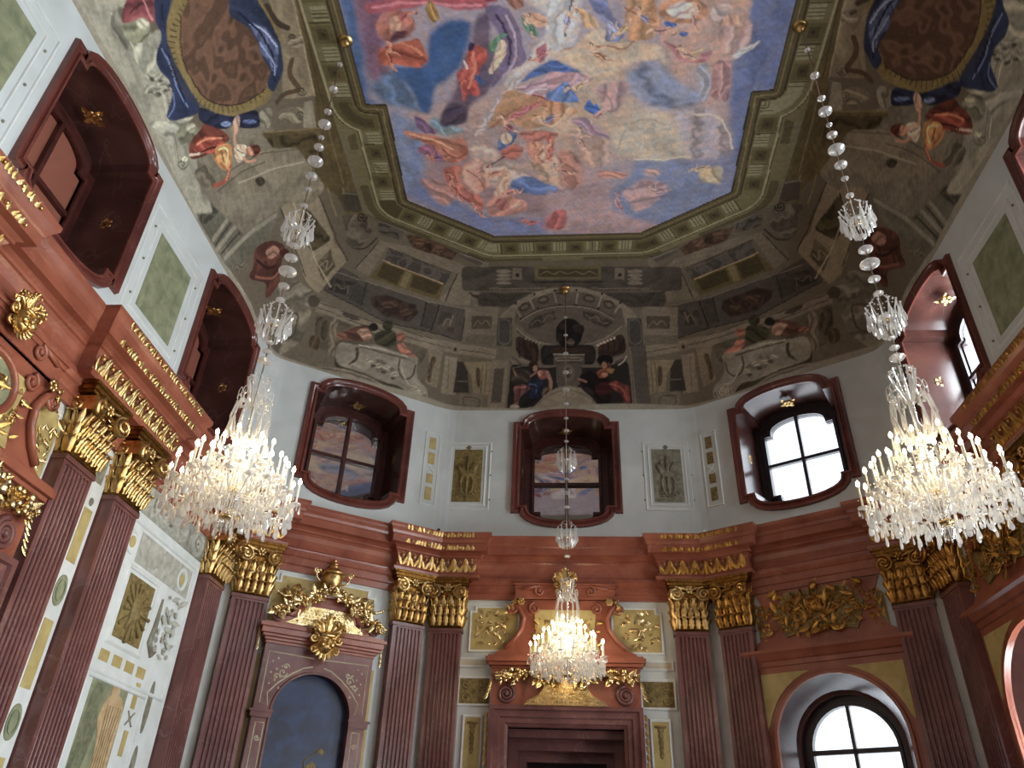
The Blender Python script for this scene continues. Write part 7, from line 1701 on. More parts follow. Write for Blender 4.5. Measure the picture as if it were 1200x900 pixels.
# --- overdoor with cartouche (over the central doorway, and its fellow on the left wall)
def overdoor(label, M, medallion=True, metal='gold'):
    root = thing('overdoor', label, 'overdoor', M, 'overdoors')
    mb = MB().prism([(-1.38, 4.30), (1.38, 4.30), (1.38, 4.98), (-1.38, 4.98)], -.16, 0)
    mb.prism([(-.80, 4.30), (.80, 4.30), (.62, 4.98), (-.62, 4.98)], -.22, -.16); mb.build('tablet_block', 'red_marble', root)
    mb = MB()
    for hw, y, z0, z1 in ((1.40, -.18, 4.98, 5.03), (1.45, -.24, 5.03, 5.09), (1.50, -.29, 5.09, 5.18), (1.46, -.25, 5.18, 5.22)): mb.box(-hw, hw, y, 0, z0, z1)
    mb.build('cornice', 'red_marble', root, bevel=.008)
    L = [(1.36, 5.22), (1.34, 5.28), (1.16, 5.36), (1.00, 5.50), (.90, 5.66), (.86, 5.84), (.88, 6.02), (.98, 6.16), (.98, 6.30)]
    MB().prism([(-x, z) for x, z in L] + [(x, z) for x, z in L[::-1]], -.13, 0).build('attic', 'red_marble', root)
    MB().prism([(-.66, 5.3), (.66, 5.3), (.56, 5.7), (.60, 6.1), (-.60, 6.1), (-.56, 5.7)], -.15, -.13).build('attic_panel', 'yellow_panel', root)
    for s in (-1, 1):
        mb = MB(); pts = [(s * 1.16, -.15, 5.36), (s * .98, -.16, 5.52), (s * .84, -.17, 5.72), (s * .80, -.17, 5.92), (s * .88, -.17, 6.10), (s * 1.0, -.16, 6.2)]
        mb.tube(pts, .05, 8); spiral(mb, T((s * 1.04, -.16, 6.12)), .12, 1.7, .035, s, PI / 2)
        spiral(mb, T((s * .60, -.17, 6.12)), .11, 1.7, .03, -s, PI / 2); mb.build('scroll', 'red_marble', root, smooth=True)
        mb = MB(); rosette(mb, T((s * .86, -.22, 6.24)), .085); foliage(mb, [(s * (1.0 + .04 * q), 6.24 - .07 * q) for q in range(5)], size=.1, seed=5, y=-.2)
        foliage(mb, scatter(lambda x, z: True, s * .50 - .09, s * .50 + .09, 5.45, 5.98, .09, 4), size=.1, seed=8, y=-.16)
        mb.build('gilded_rosette', metal, root, smooth=True)
        mb = MB(); spiral(mb, T((s * 1.10, -.17, 4.53)), .17, 2.6, .038, s, PI / 2, end=.08, n=44); mb.build('volute', 'dark_marble', root, smooth=True)
        mb = MB(); garland(mb, (s * .62, 4.93), (s * .06, 4.93), .10, .115, 8, 3, T((0, -.25, 0))); garland(mb, (s * .70, 4.88), (s * 1.30, 4.86), .05, .10, 7, 5, T((0, -.19, 0)))
        for q in range(5): leaf(mb, T((s * (1.36 + .02 * q), -.18, 4.80 - .07 * q)) @ RY(s * 2.6), .12, .07, .03, 3, 4)
        mb.build('gilded_garland', 'bright_gold', root, smooth=True)
    pl = [(-.76, 4.33), (.76, 4.33), (.70, 4.40), (.50, 4.50), (.40, 4.62), (.36, 4.80), (-.36, 4.80), (-.40, 4.62), (-.50, 4.50), (-.70, 4.40)]
    o = MB().prism(pl, -.25, -.22).build('inscription_plaque', 'bright_gold', root)
    mb = MB(); rn = random.Random(3)
    for r, hw in ((4.69, .30), (4.61, .34), (4.53, .42), (4.455, .50), (4.385, .62)):
        x = -hw
        while x < hw:
            w_ = rn.uniform(.012, .03); mb.box(x, x + w_, -.256, -.25, r - .018, r + .018); x += w_ + rn.choice((.012, .014, .035))
    mb.sweep_loop(pl, [(-.012, -.25), (-.012, -.262), (.004, -.262), (.004, -.24)]); mb.build('lettering', 'gold', o)
    mb = MB(); rosette(mb, T((0, -.27, 4.95)), .075, 7); mb.build('gilded_knob', metal, root, smooth=True)
    mb = MB().prism([(-.98, 6.30), (.98, 6.30), (.98, 6.62), (-.98, 6.62)], -.17, 0)
    for hw, y, z0, z1 in ((1.0, -.19, 6.30, 6.35), (1.02, -.21, 6.58, 6.62), (1.0, -.19, 6.52, 6.58)): mb.box(-hw, hw, y, 0, z0, z1)
    mb.build('upper_block', 'red_marble', root)
    for s in (-1, 1):
        mb = MB(); spiral(mb, T((s * .50, -.2, 6.46)), .10, 1.6, .03, -s, PI / 2); mb.tube([(s * .55, -.2, 6.55), (s * .85, -.19, 6.50)], .03, 6); mb.build('small_scroll', 'red_marble', root, smooth=True)
    mb = MB(); mask(mb, T((0, -.2, 6.52)), .27); mb.build('gilded_mask', metal, root, smooth=True)
    if medallion:
        ov = [(.36 * math.cos(a), 5.78 + .30 * math.sin(a)) for a in [2 * PI * q / 28 for q in range(28)]]
        o = MB().prism(ov, -.19, -.15).build('medallion', 'green_panel', root)
        mb = MB(); mb.sweep_loop(ov, [(-.005, -.19), (0, -.24), (.04, -.25), (.08, -.22), (.09, -.14)]); mb.build('medallion_frame', 'red_marble', o, smooth=True)
        mb = MB(); mb.ball((0, -.2, 5.80), .12, 10, (1, .4, 1.3)); foliage(mb, scatter(lambda x, z: (x / .28) ** 2 + ((z - 5.78) / .22) ** 2 < 1, -.3, .3, 5.5, 6.05, .10, 2), size=.12, seed=2, y=-.19)
        mb.build('medallion_relief', metal, o, smooth=True)
    return root
XD = -.10
overdoor('red marble overdoor with gilded garlands and inscription plaque above the central doorway', M_FAR @ T((XD, 0, 0)), False)
overdoor('red marble overdoor cut off by the left picture edge with gilded mask', M_L(6.22), True)
def doorway(i, M, leaf_=False):
    root = bpy.data.objects.new('door_%d' % i, None); COL.objects.link(root); root['kind'] = 'structure'; root.matrix_world = M
    U = [(-1.05, 0), (-1.05, 3.98), (1.05, 3.98), (1.05, 0)]
    mb = MB().sweep_loop(U, [(0, .14), (0, -.10), (.05, -.12), (.06, -.15), (.14, -.15), (.16, -.18), (.26, -.19), (.28, -.23), (.35, -.23), (.36, 0)], closed=False)
    mb.build('door_frame', 'dark_marble', root)
    for q, (d, y0, y1) in enumerate(((.0, .12, .42), (.16, .42, .75), (.30, .75, 1.2))):
        x = 1.05 - d; z = 3.98 - d * 1.1
        MB().prism([(-1.45, 0), (-x, 0), (-x, z), (x, z), (x, 0), (1.45, 0), (1.45, 4.5), (-1.45, 4.5)], y0, y1).build('door_recess', 'dark_marble', root)
        MB().prism([(-x - .03, z - .14), (x + .03, z - .14), (x + .03, z), (-x - .03, z)], y0 + .02, y0 + .20).build('door_recess', 'dark_marble', root)
    MB().box(-1.2, 1.2, 1.2, 1.28, 0, 4.3).build('door_leaf', 'dark_recess', root)
    for s in (-1, 1):
        mb = MB()
        for q in range(7): leaf(mb, T((s * 1.44, -.12, 4.22 - q * .13)) @ RY(s * PI * .93), .14, .08, .03, 3, 5)
        mb.build('gilded_drop', 'gold', root, smooth=True)
doorway(1, M_FAR @ T((XD, 0, 0)))
root = bpy.data.objects.new('door_2', None); COL.objects.link(root); root['kind'] = 'structure'; root.matrix_world = M_L(6.22)
mb = MB().sweep_loop([(-1.05, 0), (-1.05, 3.98), (1.05, 3.98), (1.05, 0)], [(0, -.02), (0, -.10), (.05, -.12), (.06, -.15), (.14, -.15), (.16, -.18), (.26, -.19), (.28, -.23), (.35, -.23), (.36, 0)], closed=False)
mb.build('door_frame', 'dark_marble', root); MB().box(-1.06, 1.06, -.03, -.005, 0, 3.99).build('door_leaf', 'ochre_panel', root)

# --- stucco panels of the lower walls
def stepped(x0, x1, z0, z1, s=.09, left=True, right=True):
    p = [(x0, z0), (x1, z0)]
    p += [(x1, z1 - s), (x1 - s, z1 - s), (x1 - s, z1)] if right else [(x1, z1)]
    p += [(x0 + s, z1), (x0 + s, z1 - s), (x0, z1 - s)] if left else [(x0, z1)]
    return p
def panel(name, label, M, outline, m='yellow_panel', relief=None, rm='bright_gold', group=None, y=-.02, frame_m='white_trim', pname='relief', pos=None):
    cx = sum(p[0] for p in outline) / len(outline); cz = sum(p[1] for p in outline) / len(outline); S = T((-cx, 0, -cz))
    root = thing(name, label, 'wall decoration', M @ T((cx, 0, cz)), group)
    MB().prism(outline, y, 0, S).build('panel', m, root)
    if frame_m: MB().sweep_loop(outline, [(0, y), (0, y - .012), (.03, y - .015), (.045, y), (.05, 0)], M=S).build('moulding', frame_m, root)
    if relief:
        mb = MB(); relief(mb, y); mb.v = [tuple(S @ Vector(p)) for p in mb.v]; mb.build(pname, rm, root, smooth=True)
    return root
G = 'gilded stucco panels beside the doorway'
ell = lambda cx, cz, a, b_: (lambda x, z: ((x - cx) / a) ** 2 + ((z - cz) / b_) ** 2 < 1)
for s, nm in ((-1, 'left'), (1, 'right')):
    c = XD
    X = lambda a, b_: (c + s * a, c + s * b_) if s > 0 else (c + s * b_, c + s * a)
    a, b_ = X(.93, 1.84)
    panel('stucco_relief', 'yellow stucco panel with gilded foliage relief, upper %s of the central overdoor' % nm, M_FAR, stepped(a, b_, 5.35, 6.16, .1, s < 0, s > 0), 'yellow_panel',
          lambda mb, y: foliage(mb, scatter(ell((a + b_) / 2 + s * .05, 5.75, .36, .36), a, b_, 5.38, 6.14, .10, 5 + s), size=.09, seed=9 + s, y=y), 'bright_gold', G, y=-.02)
    a, b_ = X(1.42, 2.0)
    panel('stucco_relief', 'small square ochre ornament panel directly %s of the inscription plaque' % nm, M_FAR, [(a, 4.37), (b_, 4.37), (b_, 4.82), (a, 4.82)], 'ochre_panel',
          lambda mb, y: [spiral(mb, T(((a + b_) / 2 + p * .16, y, 4.6 + q * .12)), .09, 1.6, .018, p * q) for p in (-1, 1) for q in (-1, 1)] + [rosette(mb, T(((a + b_) / 2, y, 4.6)), .06)], 'ochre_panel', G)
    a, b_ = X(1.56, 1.86)
    panel('stucco_relief', 'tall narrow yellow panel with hanging ornament %s of the doorway' % nm, M_FAR, [(a, 2.6), (b_, 2.6), (b_, 4.13), (a, 4.13)], 'yellow_panel',
          lambda mb, y: [leaf(mb, T(((a + b_) / 2, y, 4.06 - .1 * q)) @ RX(PI) @ RZ(PI), .16, .14 - .012 * q, .03, 3, 5) for q in range(5)] + [mb.box((a + b_) / 2 - .1, (a + b_) / 2 + .1, y - .02, y, 4.02, 4.06)], 'ochre_panel', G)
    a, b_ = X(1.42, 2.0)
    panel('stucco_band', 'thin pinkish band on the white wall just %s of the overdoor cornice' % nm, M_FAR, [(a, 5.06), (b_, 5.06), (b_, 5.16), (a, 5.16)], 'cream_inlay', y=-.012)
# left wall, beside the near overdoor
panel('stucco_relief', 'yellow stucco panel with gilded relief between the left overdoor and the first pilaster', M_L(0), stepped(7.24, 7.68, 5.25, 6.14, .08, False, True), 'yellow_panel',
      lambda mb, y: foliage(mb, scatter(ell(7.50, 5.68, .17, .40), 7.28, 7.68, 5.28, 6.1, .085, 6), size=.075, seed=14, y=y), 'bright_gold', G)
# --- plaster strips between paired pilasters
def strip(label, M, hw=.15, pale='white_trim', rich=True):
    root = thing('plaster_strip', label, 'wall decoration', M @ T((0, 0, 3.0)), 'plaster strips between paired pilasters'); S = T((0, 0, -3))
    MB().box(-hw, hw, -.03, 0, .5, 6.28, S).build('panel', pale, root)
    XO = .06
    if rich:
        for z0, z1 in ((4.72, 5.42), (3.25, 4.02), (1.8, 2.55)):
            MB().box(XO - hw * .42, XO + hw * .42, -.036, -.03, z0, z1, S).build('yellow_inset', 'yellow_panel', root)
        for z in (4.37, 2.9, 1.45):
            ov = [(XO + .5 * hw * math.cos(a), z + .19 * math.sin(a)) for a in [2 * PI * q / 20 for q in range(20)]]
            mb = MB().prism(ov, -.04, -.03, S); mb.sweep_loop([(XO + (x - XO) * .6, z + (zz - z) * .6) for x, zz in ov], [(0, -.04), (0, -.05), (.015, -.05), (.015, -.04)], M=S); mb.build('roundel', 'green_panel', root)
        MB().box(-hw * .6, hw * .6, -.036, -.03, 5.78, 6.2, S).build('small_inset', 'grey_panel', root)
        mb = MB(); mb.ball((XO, -.03, 5.52), .05, 8, (1, .4, 1.2), S); mb.build('shell', 'grey_panel', root)
    return root
strip('white plaster strip with yellow insets and oval roundels on the left wall', M_L(8.66), .22)
strip('plain pale strip between the two pilasters left of the central doorway', M_DL @ T((1.95, 0, 0)), .13, rich=False)
strip('narrow shaded pale strip between the two pilasters right of the central doorway', M_DR @ T((-1.96, 0, 0)), .12, rich=False)
strip('narrow pale strip in the corner left of the blue picture surround', M_DL @ T((-1.96, 0, 0)), .10, rich=False)
strip('narrow pale strip between dark pilasters right of the arched window', M_DR @ T((1.97, 0, 0)), .10, rich=False)

# --- painted wall panel on the left wall
root = thing('painted_mural', 'white painted mural with scroll frieze, trophy and figure on the left wall', 'wall decoration', M_L(10.78) @ T((0, 0, 3.5)))
S = T((0, 0, -3.5)); hw = 1.20
MB().box(-hw, hw, -.03, 0, .6, 5.88, S).build('panel', 'white_trim', root)
mb = MB().box(-hw, hw, -.04, 0, 5.88, 6.32, S)
for q in range(4):
    x = -.9 + .6 * q
    mb.sweep_loop([(x + .15 * math.cos(a), 6.10 + .15 * math.sin(a)) for a in [2 * PI * k / 20 for k in range(20)]], [(-.02, -.04), (0, -.07), (.04, -.07), (.06, -.04)], M=S); rosette(mb, S @ T((x, -.04, 6.10)), .09)
    foliage(mb, [(x + .3, 6.02 + .05 * k) for k in range(4)], S, .10, q, -.04)
mb.build('scroll_frieze', 'relief_grey', root, smooth=True)
def rect(x0, x1, z0, z1): return [(x0, z0), (x1, z0), (x1, z1), (x0, z1)]
for nm, r, p in (('outer_moulding', rect(-1.08, 1.08, 3.72, 5.74), .03), ('square_moulding', rect(-.80, .12, 4.12, 5.14), .04), ('lower_moulding', rect(-.98, .62, .8, 3.66), .04)):
    MB().sweep_loop(r, [(-.03, -.03), (-.02, -.05), (0, -.055), (.02, -.045), (p, -.03)], M=S).build(nm, 'white_trim', root)
MB().box(-.72, 1.0, -.034, -.03, 5.22, 5.66, S).build('shaded_field', 'relief_grey', root)
o = MB().box(-.71, .03, -.04, -.03, 4.2, 5.06, S).build('trophy_field', 'ochre_panel', root); mb = MB(); rn = random.Random(8)
for q in range(15):
    a = 2 * PI * q / 15 + rn.uniform(-.1, .1); L_ = rn.uniform(.3, .46); mb.tube([(-.34 + .1 * math.cos(a), -.045, 4.63 + .1 * math.sin(a)), (-.34 + L_ * .9 * math.cos(a), -.05, 4.63 + L_ * math.sin(a))], lambda t: .012 + .016 * t, 6, S)
mb.ball((-.34, -.04, 4.63), .17, 12, (.8, .3, 1.5), S); mb.build('trophy', 'ochre_panel', o, smooth=True)
for x in (-.90, .72):
    c_ = [(x + .12 * math.cos(a), 5.44 + .14 * math.sin(a)) for a in [2 * PI * q / 20 for q in range(20)]]
    MB().sweep_loop(c_, [(-.02, -.03), (0, -.05), (.03, -.05), (.04, -.03)], M=S).build('roundel_ring', 'white_trim', root)
    MB().prism([(x + (px_ - x) * .6, 5.44 + (pz_ - 5.44) * .6) for px_, pz_ in c_], -.04, -.03, S).build('roundel', 'yellow_panel', root)
for q in range(4): MB().box(-.85 + q * .34, -.62 + q * .34, -.036, -.03, 3.86, 4.0, S).build('yellow_inset', 'yellow_panel', root)
mb = MB(); foliage(mb, scatter(lambda x, z: True, .45, .95, 4.3, 5.2, .13, 3), S, .12, 5, -.03); mb.build('grey_foliage', 'relief_grey', root, smooth=True)
mb = MB(); mb.tube([(.32, -.035, 5.0), (.30, -.04, 4.6), (.26, -.04, 4.35), (.40, -.04, 4.2), (.52, -.035, 4.28)], lambda t: .02 + .03 * math.sin(PI * t), 6, S); mb.build('painted_stem', 'grey_panel', root, smooth=True)
def soft(q, n=2):
    for _ in range(n): q = [p for i in range(len(q)) for p in ((.75 * q[i][0] + .25 * q[(i + 1) % len(q)][0], .75 * q[i][1] + .25 * q[(i + 1) % len(q)][1]), (.25 * q[i][0] + .75 * q[(i + 1) % len(q)][0], .25 * q[i][1] + .75 * q[(i + 1) % len(q)][1]))]
    return q
o = MB().box(-.82, .10, -.036, -.03, .9, 3.66, S).build('figure_field', 'green_panel', root)
MB().prism(soft([(-.81, 3.62), (-.50, 3.60), (-.53, 3.3), (-.42, 3.1), (-.5, 2.7), (-.62, 2.2), (-.5, 1.6), (-.6, 1.0), (-.81, .95)]), -.038, -.036, S).build('painted_foliage', mat('dusky_green', (128, 130, 100), (96, 98, 72), 12, .7), o)
cf = mat('cream_figure', (204, 176, 134), (176, 144, 102), 7, .7)
MB().prism(soft([(-.30, 3.54), (-.05, 3.55), (.08, 3.45), (.09, 3.2), (.06, 2.9), (.08, 2.5), (.02, 1.9), (.06, 1.3), (-.28, 1.2), (-.42, 1.7), (-.40, 2.2), (-.30, 2.7), (-.33, 2.98), (-.48, 3.2), (-.42, 3.42)]), -.041, -.036, S).build('painted_figure', cf, o)
MB().prism(soft([(-.33, 3.57), (-.30, 3.64), (-.14, 3.65), (-.10, 3.56), (-.16, 3.48), (-.28, 3.48)]), -.043, -.036, S).build('painted_head', cf, o)
mb = MB()
for q in range(6): mb.tube([(-.32 + q * .07, -.042, 3.40), (-.28 + q * .05, -.043, 2.9), (-.34 + q * .07, -.043, 2.3), (-.30 + q * .06, -.042, 1.5)], .007, 4, S)
mb.build('painted_folds', 'ochre_panel', o)
for z0, z1, x in ((3.46, 3.80, .32), (2.86, 3.18, .34), (2.3, 2.66, .34)): MB().box(x - .06, x + .06, -.036, -.03, z0, z1, S).build('yellow_inset', 'yellow_panel', root)
mb = MB().tube([(.24, -.034, 3.24), (.42, -.034, 3.42)], .014, 4, S).tube([(.42, -.034, 3.24), (.24, -.034, 3.42)], .014, 4, S); mb.ball((.33, -.034, 3.33), .04, 8, (1, .4, 1), S); mb.build('grey_cross', 'grey_panel', root)
for z, h in ((3.56, .36), (2.75, .3)):
    ov = [(.74 + .07 * math.cos(a), z + h * math.sin(a)) for a in [2 * PI * q / 18 for q in range(18)]]; MB().prism(ov, -.036, -.03, S).build('grey_inset', 'grey_panel', root)

# --- arched picture in its marble surround (left diagonal wall)
MN = M_DL @ T((-.13, 0, 0))
root = thing('picture_surround', 'reddish marble surround with cream inlay framing an arched dark blue picture', 'picture frame', MN @ T((0, 0, 2.6))); S = T((0, 0, -2.6))
mb = MB().prism([(-.98, .4), (.98, .4), (.98, 4.95), (-.98, 4.95)], -.22, 0, S, holes=[arch_outline(.68, .9, 3.86)])
mb.sweep_loop(arch_outline(.68, .9, 3.86), [(0, -.03), (-.0, -.25), (.03, -.25), (.045, -.22)], closed=False, M=S); mb.build('frame', 'dark_marble', root, smooth=30)
MB().prism(arch_outline(.69, .88, 3.86), -.05, -.03, S).build('picture', 'blue_picture', root)
mb = MB(); rn = random.Random(12); mb.tube([(-.1, -.051, 2.5), (.1, -.051, 2.9), (.05, -.051, 3.2), (.3, -.051, 3.4)], .012, 4, S)
for q in range(26):
    t = rn.random(); x = -.1 + .4 * t + rn.uniform(-.05, .05); z = 2.5 + .9 * t + rn.uniform(-.05, .05); mb.ball((x, -.052, z), rn.uniform(.03, .05), 6, (1, .15, 1.3), S)
mb.build('painted_flowers', 'ochre_panel', root)
for s in (-1, 1):
    MB().box(min(s * .67, s * 1.02), max(s * .67, s * 1.02), -.27, 0, 3.76, 3.88, S).box(min(s * .65, s * 1.05), max(s * .65, s * 1.05), -.29, 0, 3.84, 3.88, S).build('impost', 'dark_marble', root)
    pts = [(s * .10, 4.80), (s * .90, 4.82), (s * .90, 3.98), (s * .76, 3.96), (s * .80, 4.15), (s * .66, 4.32), (s * .45, 4.50), (s * .25, 4.62), (s * .10, 4.66)]
    mb = MB(); mb.tube([(x, -.222, z) for x, z in pts], .013, 4, S)
    for cx, cz, r_, d_ in ((.60, 4.50, .08, 1), (.70, 4.42, .06, -1), (.56, 4.60, .055, -1)): spiral(mb, S @ T((s * cx, -.222, cz)), r_, 1.2, .013, s * d_, n=12, seg=4)
    for q in range(9): mb.ball((s * (.72 + .10 * math.sin(q * 2.1)), -.222, 4.72 - q * .06), .022, 6, M=S)
    mb.tube([(s * (.76 + a), -.222, z) for a, z in ((0, 3.68), (.14, 3.68), (.14, 1.0), (0, 1.0), (0, 3.68))], .011, 4, S); spiral(mb, S @ T((s * .83, -.222, 3.45)), .05, 1.4, .012, s, n=12, seg=4)
    mb.build('cream_inlay', 'cream_inlay', root)
mb = MB()
for hw, y, z0, z1 in ((1.0, -.24, 4.95, 5.0), (1.03, -.27, 5.0, 5.05), (1.08, -.31, 5.05, 5.10), (1.12, -.35, 5.10, 5.20), (1.16, -.38, 5.20, 5.26), (1.10, -.33, 5.26, 5.30)): mb.box(-hw, hw, y, 0, z0, z1, S)
mb.build('cornice', 'red_marble', root, bevel=.006)
L = [(.86, 5.30), (.82, 5.40), (.66, 5.44), (.56, 5.52), (.52, 5.66), (.42, 5.76), (.22, 5.84), (0, 5.87)]
mb = MB().prism([(-x, z) for x, z in L] + [(x, z) for x, z in L[-2::-1]], -.30, 0, S); mb.sweep_loop([(-x, z) for x, z in L[2:]] + [(x, z) for x, z in L[-2:1:-1]], [(-.03, -.30), (0, -.34), (.04, -.35), (.05, -.30), (.05, 0)], closed=False, M=S)
mb.build('pediment', 'red_marble', root, smooth=30)
mb = MB().prism([(-.74, 5.31), (.74, 5.31), (.52, 5.46), (.40, 5.66), (-.40, 5.66), (-.52, 5.46)], -.315, -.30, S)
lattice(mb, lambda x, z: abs(x) < .44 - (z - 5.5) * .3, -.6, .6, 5.36, 5.64, -.32, .07, S); mb.build('lattice_panel', 'bright_gold', root, smooth=30)
for s in (-1, 1):
    mb = MB(); spiral(mb, S @ T((s * .90, -.32, 5.41)), .10, 2.0, .03, s, PI / 2, end=.1); mb.tube([(s * .55, -.30, 5.45), (s * .72, -.31, 5.47), (s * .90, -.32, 5.52)], .03, 6, S); mb.build('volute', 'dark_marble', root, smooth=True)
mb = MB(); mask(mb, S @ T((0, -.34, 5.04)), .36); mb.build('gilded_mask', 'gold', root, smooth=True)
for s in (-1, 1):
    mb = MB()
    for q in range(4): leaf(mb, S @ T((s * 1.12, -.2, 5.20 - .09 * q)) @ RY(PI), .13, .07, .03, 3, 4)
    mb.build('gilded_drop', 'bright_gold', root, smooth=True)
# urn
root = thing('urn', 'gilded lidded urn with curved handles on top of the blue picture surround', 'urn', MN @ T((0, -.20, 5.87)))
mb = MB().lathe([(0, 0), (.13, 0), (.13, .04), (.06, .08), (.05, .12), (.09, .17), (.17, .27), (.20, .38), (.19, .44), (.22, .46), (.22, .49), (.13, .50)], 20); mb.build('body', 'gold', root, smooth=35)
MB().lathe([(.13, .50), (.16, .52), (.14, .56), (.09, .60), (.10, .62), (.05, .66), (.06, .68), (.02, .72), (.03, .75), (0, .78)], 16).build('lid', 'gold', root, smooth=35)
for s in (-1, 1):
    mb = MB(); mb.tube([(s * .17, 0, .30), (s * .28, -.02, .34), (s * .33, -.03, .44), (s * .28, -.03, .52), (s * .20, -.02, .50)], .02, 6); spiral(mb, T((s * .33, -.04, .50)), .06, 1.5, .02, s, n=12); mb.build('handle', 'bright_gold', root, smooth=True)
mb = MB()
for q in range(12): a = 2 * PI * q / 12; leaf(mb, T((.09 * math.cos(a), .09 * math.sin(a), .15)) @ RZ(a + PI / 2), .17, .07, .05, 3, 5)
mb.build('gadroons', 'bright_gold', root, smooth=True)
for s, nm in ((-1, 'left'), (1, 'right')):
    rt = thing('garland', 'gilded flower garland draped down the %s slope of the blue picture surround' % nm, 'garland', MN @ T((s * .55, -.36, 5.65)), 'gilded garlands on the picture surround')
    mb = MB(); garland(mb, (s * -.47, .36), (s * .10, .02), .05, .085, 11, 4 + s); mb.build('upper_swag', 'bright_gold', rt, smooth=True)
    mb = MB(); garland(mb, (s * .10, .02), (s * .50, -.22), .05, .075, 8, 8 + s); mb.build('lower_swag', 'bright_gold', rt, smooth=True)
putto('gilded putto reclining left of the urn on the blue picture surround', MN @ T((-.66, -.10, 5.52)), 1)
putto('gilded putto seated right of the urn on the blue picture surround', MN @ T((.74, -.10, 5.50)), -1)
panel('stucco_relief', 'yellow stepped stucco field on the wall behind the gilded urn', MN, stepped(-1.02, .92, 4.9, 6.22, .14), 'yellow_panel', y=-.015)
for s, nm in ((-1, 'left'), (1, 'right')):
    a, b_ = sorted((s * 1.0, s * 1.10)); panel('stucco_relief', 'narrow yellow strip running down the %s side of the blue picture surround' % nm, MN, [(a, 1.0), (b_, 1.0), (b_, 4.8), (a, 4.8)], 'yellow_panel', y=-.015, frame_m=None)

# ---------------------------------------------------------------- painted and stuccoed panels of the upper walls
GU = 'panels between the upper windows'
def uframe(root, S, r, w_=.05, m='white_trim'): MB().sweep_loop(r, [(-.01, -.002), (0, -.018), (w_ * .5, -.02), (w_, -.002)], M=S).build('moulding', m, root)
def upper_panel(name, label, M, hw, z0, z1, m, relief=None, rm=None, borders=(.12, .30)):
    cz = (z0 + z1) / 2; root = thing(name, label, 'wall decoration', M @ T((0, 0, cz)), GU); S = T((0, 0, -cz))
    MB().box(-hw, hw, -.008, .01, z0, z1, S).build('panel', m, root)
    for b_ in borders: uframe(root, S, rect(-hw - b_, hw + b_, z0 - b_, z1 + b_), .035)
    if relief: mb = MB(); relief(mb, S); mb.build('relief', rm, root, smooth=True)
    mb = MB()
    for x in (-hw - .2, hw + .2):
        for z in (z0 + .05, cz, z1 - .05): mb.ball((x, -.01, z), .022, 6, M=S)
    mb.build('painted_studs', 'grey_panel', root)
    return root
for yy, lab in ((8.85, 'large green field framed in white between the two left-wall windows'), (4.45, 'large green field framed in white at the top left picture corner')):
    upper_panel('painted_field', lab, UP(M_L(yy)), .53, 8.46, 9.85, 'green_panel')
upper_panel('painted_field', 'large dark green field framed in plaster on the shaded right wall', UP(M_R(8.85)), .53, 8.46, 9.85, 'green_panel')
def troph(mb, S):
    for s in (-1, 1):
        mb.tube([(0, -.02, 8.62), (s * .12, -.03, 8.75), (s * .14, -.03, 9.0), (s * .04, -.03, 9.2), (s * .16, -.02, 9.45)], .025, 6, S); leaf(mb, S @ T((s * .05, -.01, 9.1)) @ RY(s * .5), .35, .14, .04)
        spiral(mb, S @ T((s * .14, -.02, 8.7)), .07, 1.4, .018, s, n=14)
    mb.ball((0, -.02, 9.15), .12, 10, (1.3, .4, .7), S); mb.tube([(0, -.02, 8.6), (0, -.03, 9.6)], .03, 6, S); rosette(mb, S @ T((0, -.01, 9.83)), .06)
for x, lab in ((-2.25, 'upright ochre field with painted trophy left of the middle upper window'), (2.14, 'upright greyish field with painted trophy right of the middle upper window')):
    upper_panel('painted_field', lab, UP(M_FAR) @ T((x, 0, 0)), .32, 8.50, 9.78, 'ochre_panel' if x < 0 else 'grey_panel', troph, 'ochre_panel' if x < 0 else 'grey_panel', (.06, .16))
for M, lab in ((UP(M_DL) @ T((1.72, 0, 0)), 'narrow chain of four yellow fields right of the left oblique window'), (UP(M_DR) @ T((-1.72, 0, 0)), 'narrow chain of four brownish fields left of the bright oblique window')):
    root = thing('painted_field_chain', lab, 'wall decoration', M @ T((0, 0, 9.2)), GU); S = T((0, 0, -9.2))
    for z0, z1 in ((9.70, 9.98), (9.32, 9.60), (8.86, 9.08), (8.46, 8.76)): MB().box(-.075, .075, -.01, .01, z0, z1, S).build('yellow_field', 'yellow_panel' if M is not None and 'yellow' in lab else 'ochre_panel', root)
    mb = MB().tube([(-.08, -.01, 9.12), (.08, -.01, 9.28)], .015, 4, S).tube([(.08, -.01, 9.12), (-.08, -.01, 9.28)], .015, 4, S); mb.build('crossed_ribbon', 'white_trim', root)
    uframe(root, S, rect(-.16, .16, 8.35, 10.08), .03)

# ---------------------------------------------------------------- small fittings
def spot(label, M, m):
    root = thing('spotlight', label, 'lamp', M, 'small fittings on the cornice')
    MB().box(-.04, .04, -.04, .04, 0, .02).build('foot', m, root); MB().tube([(0, 0, .02), (0, 0, .07)], .012, 8).build('stem', m, root)
    MB().tube([(0, .06, .07), (0, -.07, .10)], .035, 10).build('head', m, root, smooth=35)
spot('tiny black spotlight on the cornice left of the middle upper window', UP(M_FAR) @ T((-2.7, -.40, 7.565)), 'black_plastic')
spot('tiny pale spotlight on the cornice right of the middle upper window', UP(M_FAR) @ T((2.72, -.40, 7.565)), 'white_plastic')
root = thing('floodlight', 'small white box lamp on the cornice beneath the nearest left window', 'lamp', UP(M_L(7.15)) @ T((0, -.26, 7.57)))
MB().box(-.13, .13, -.05, .05, 0, .09).build('housing', 'white_plastic', root, bevel=.01); MB().box(-.11, .11, -.055, -.05, .01, .08).build('lens', 'grey_line', root)

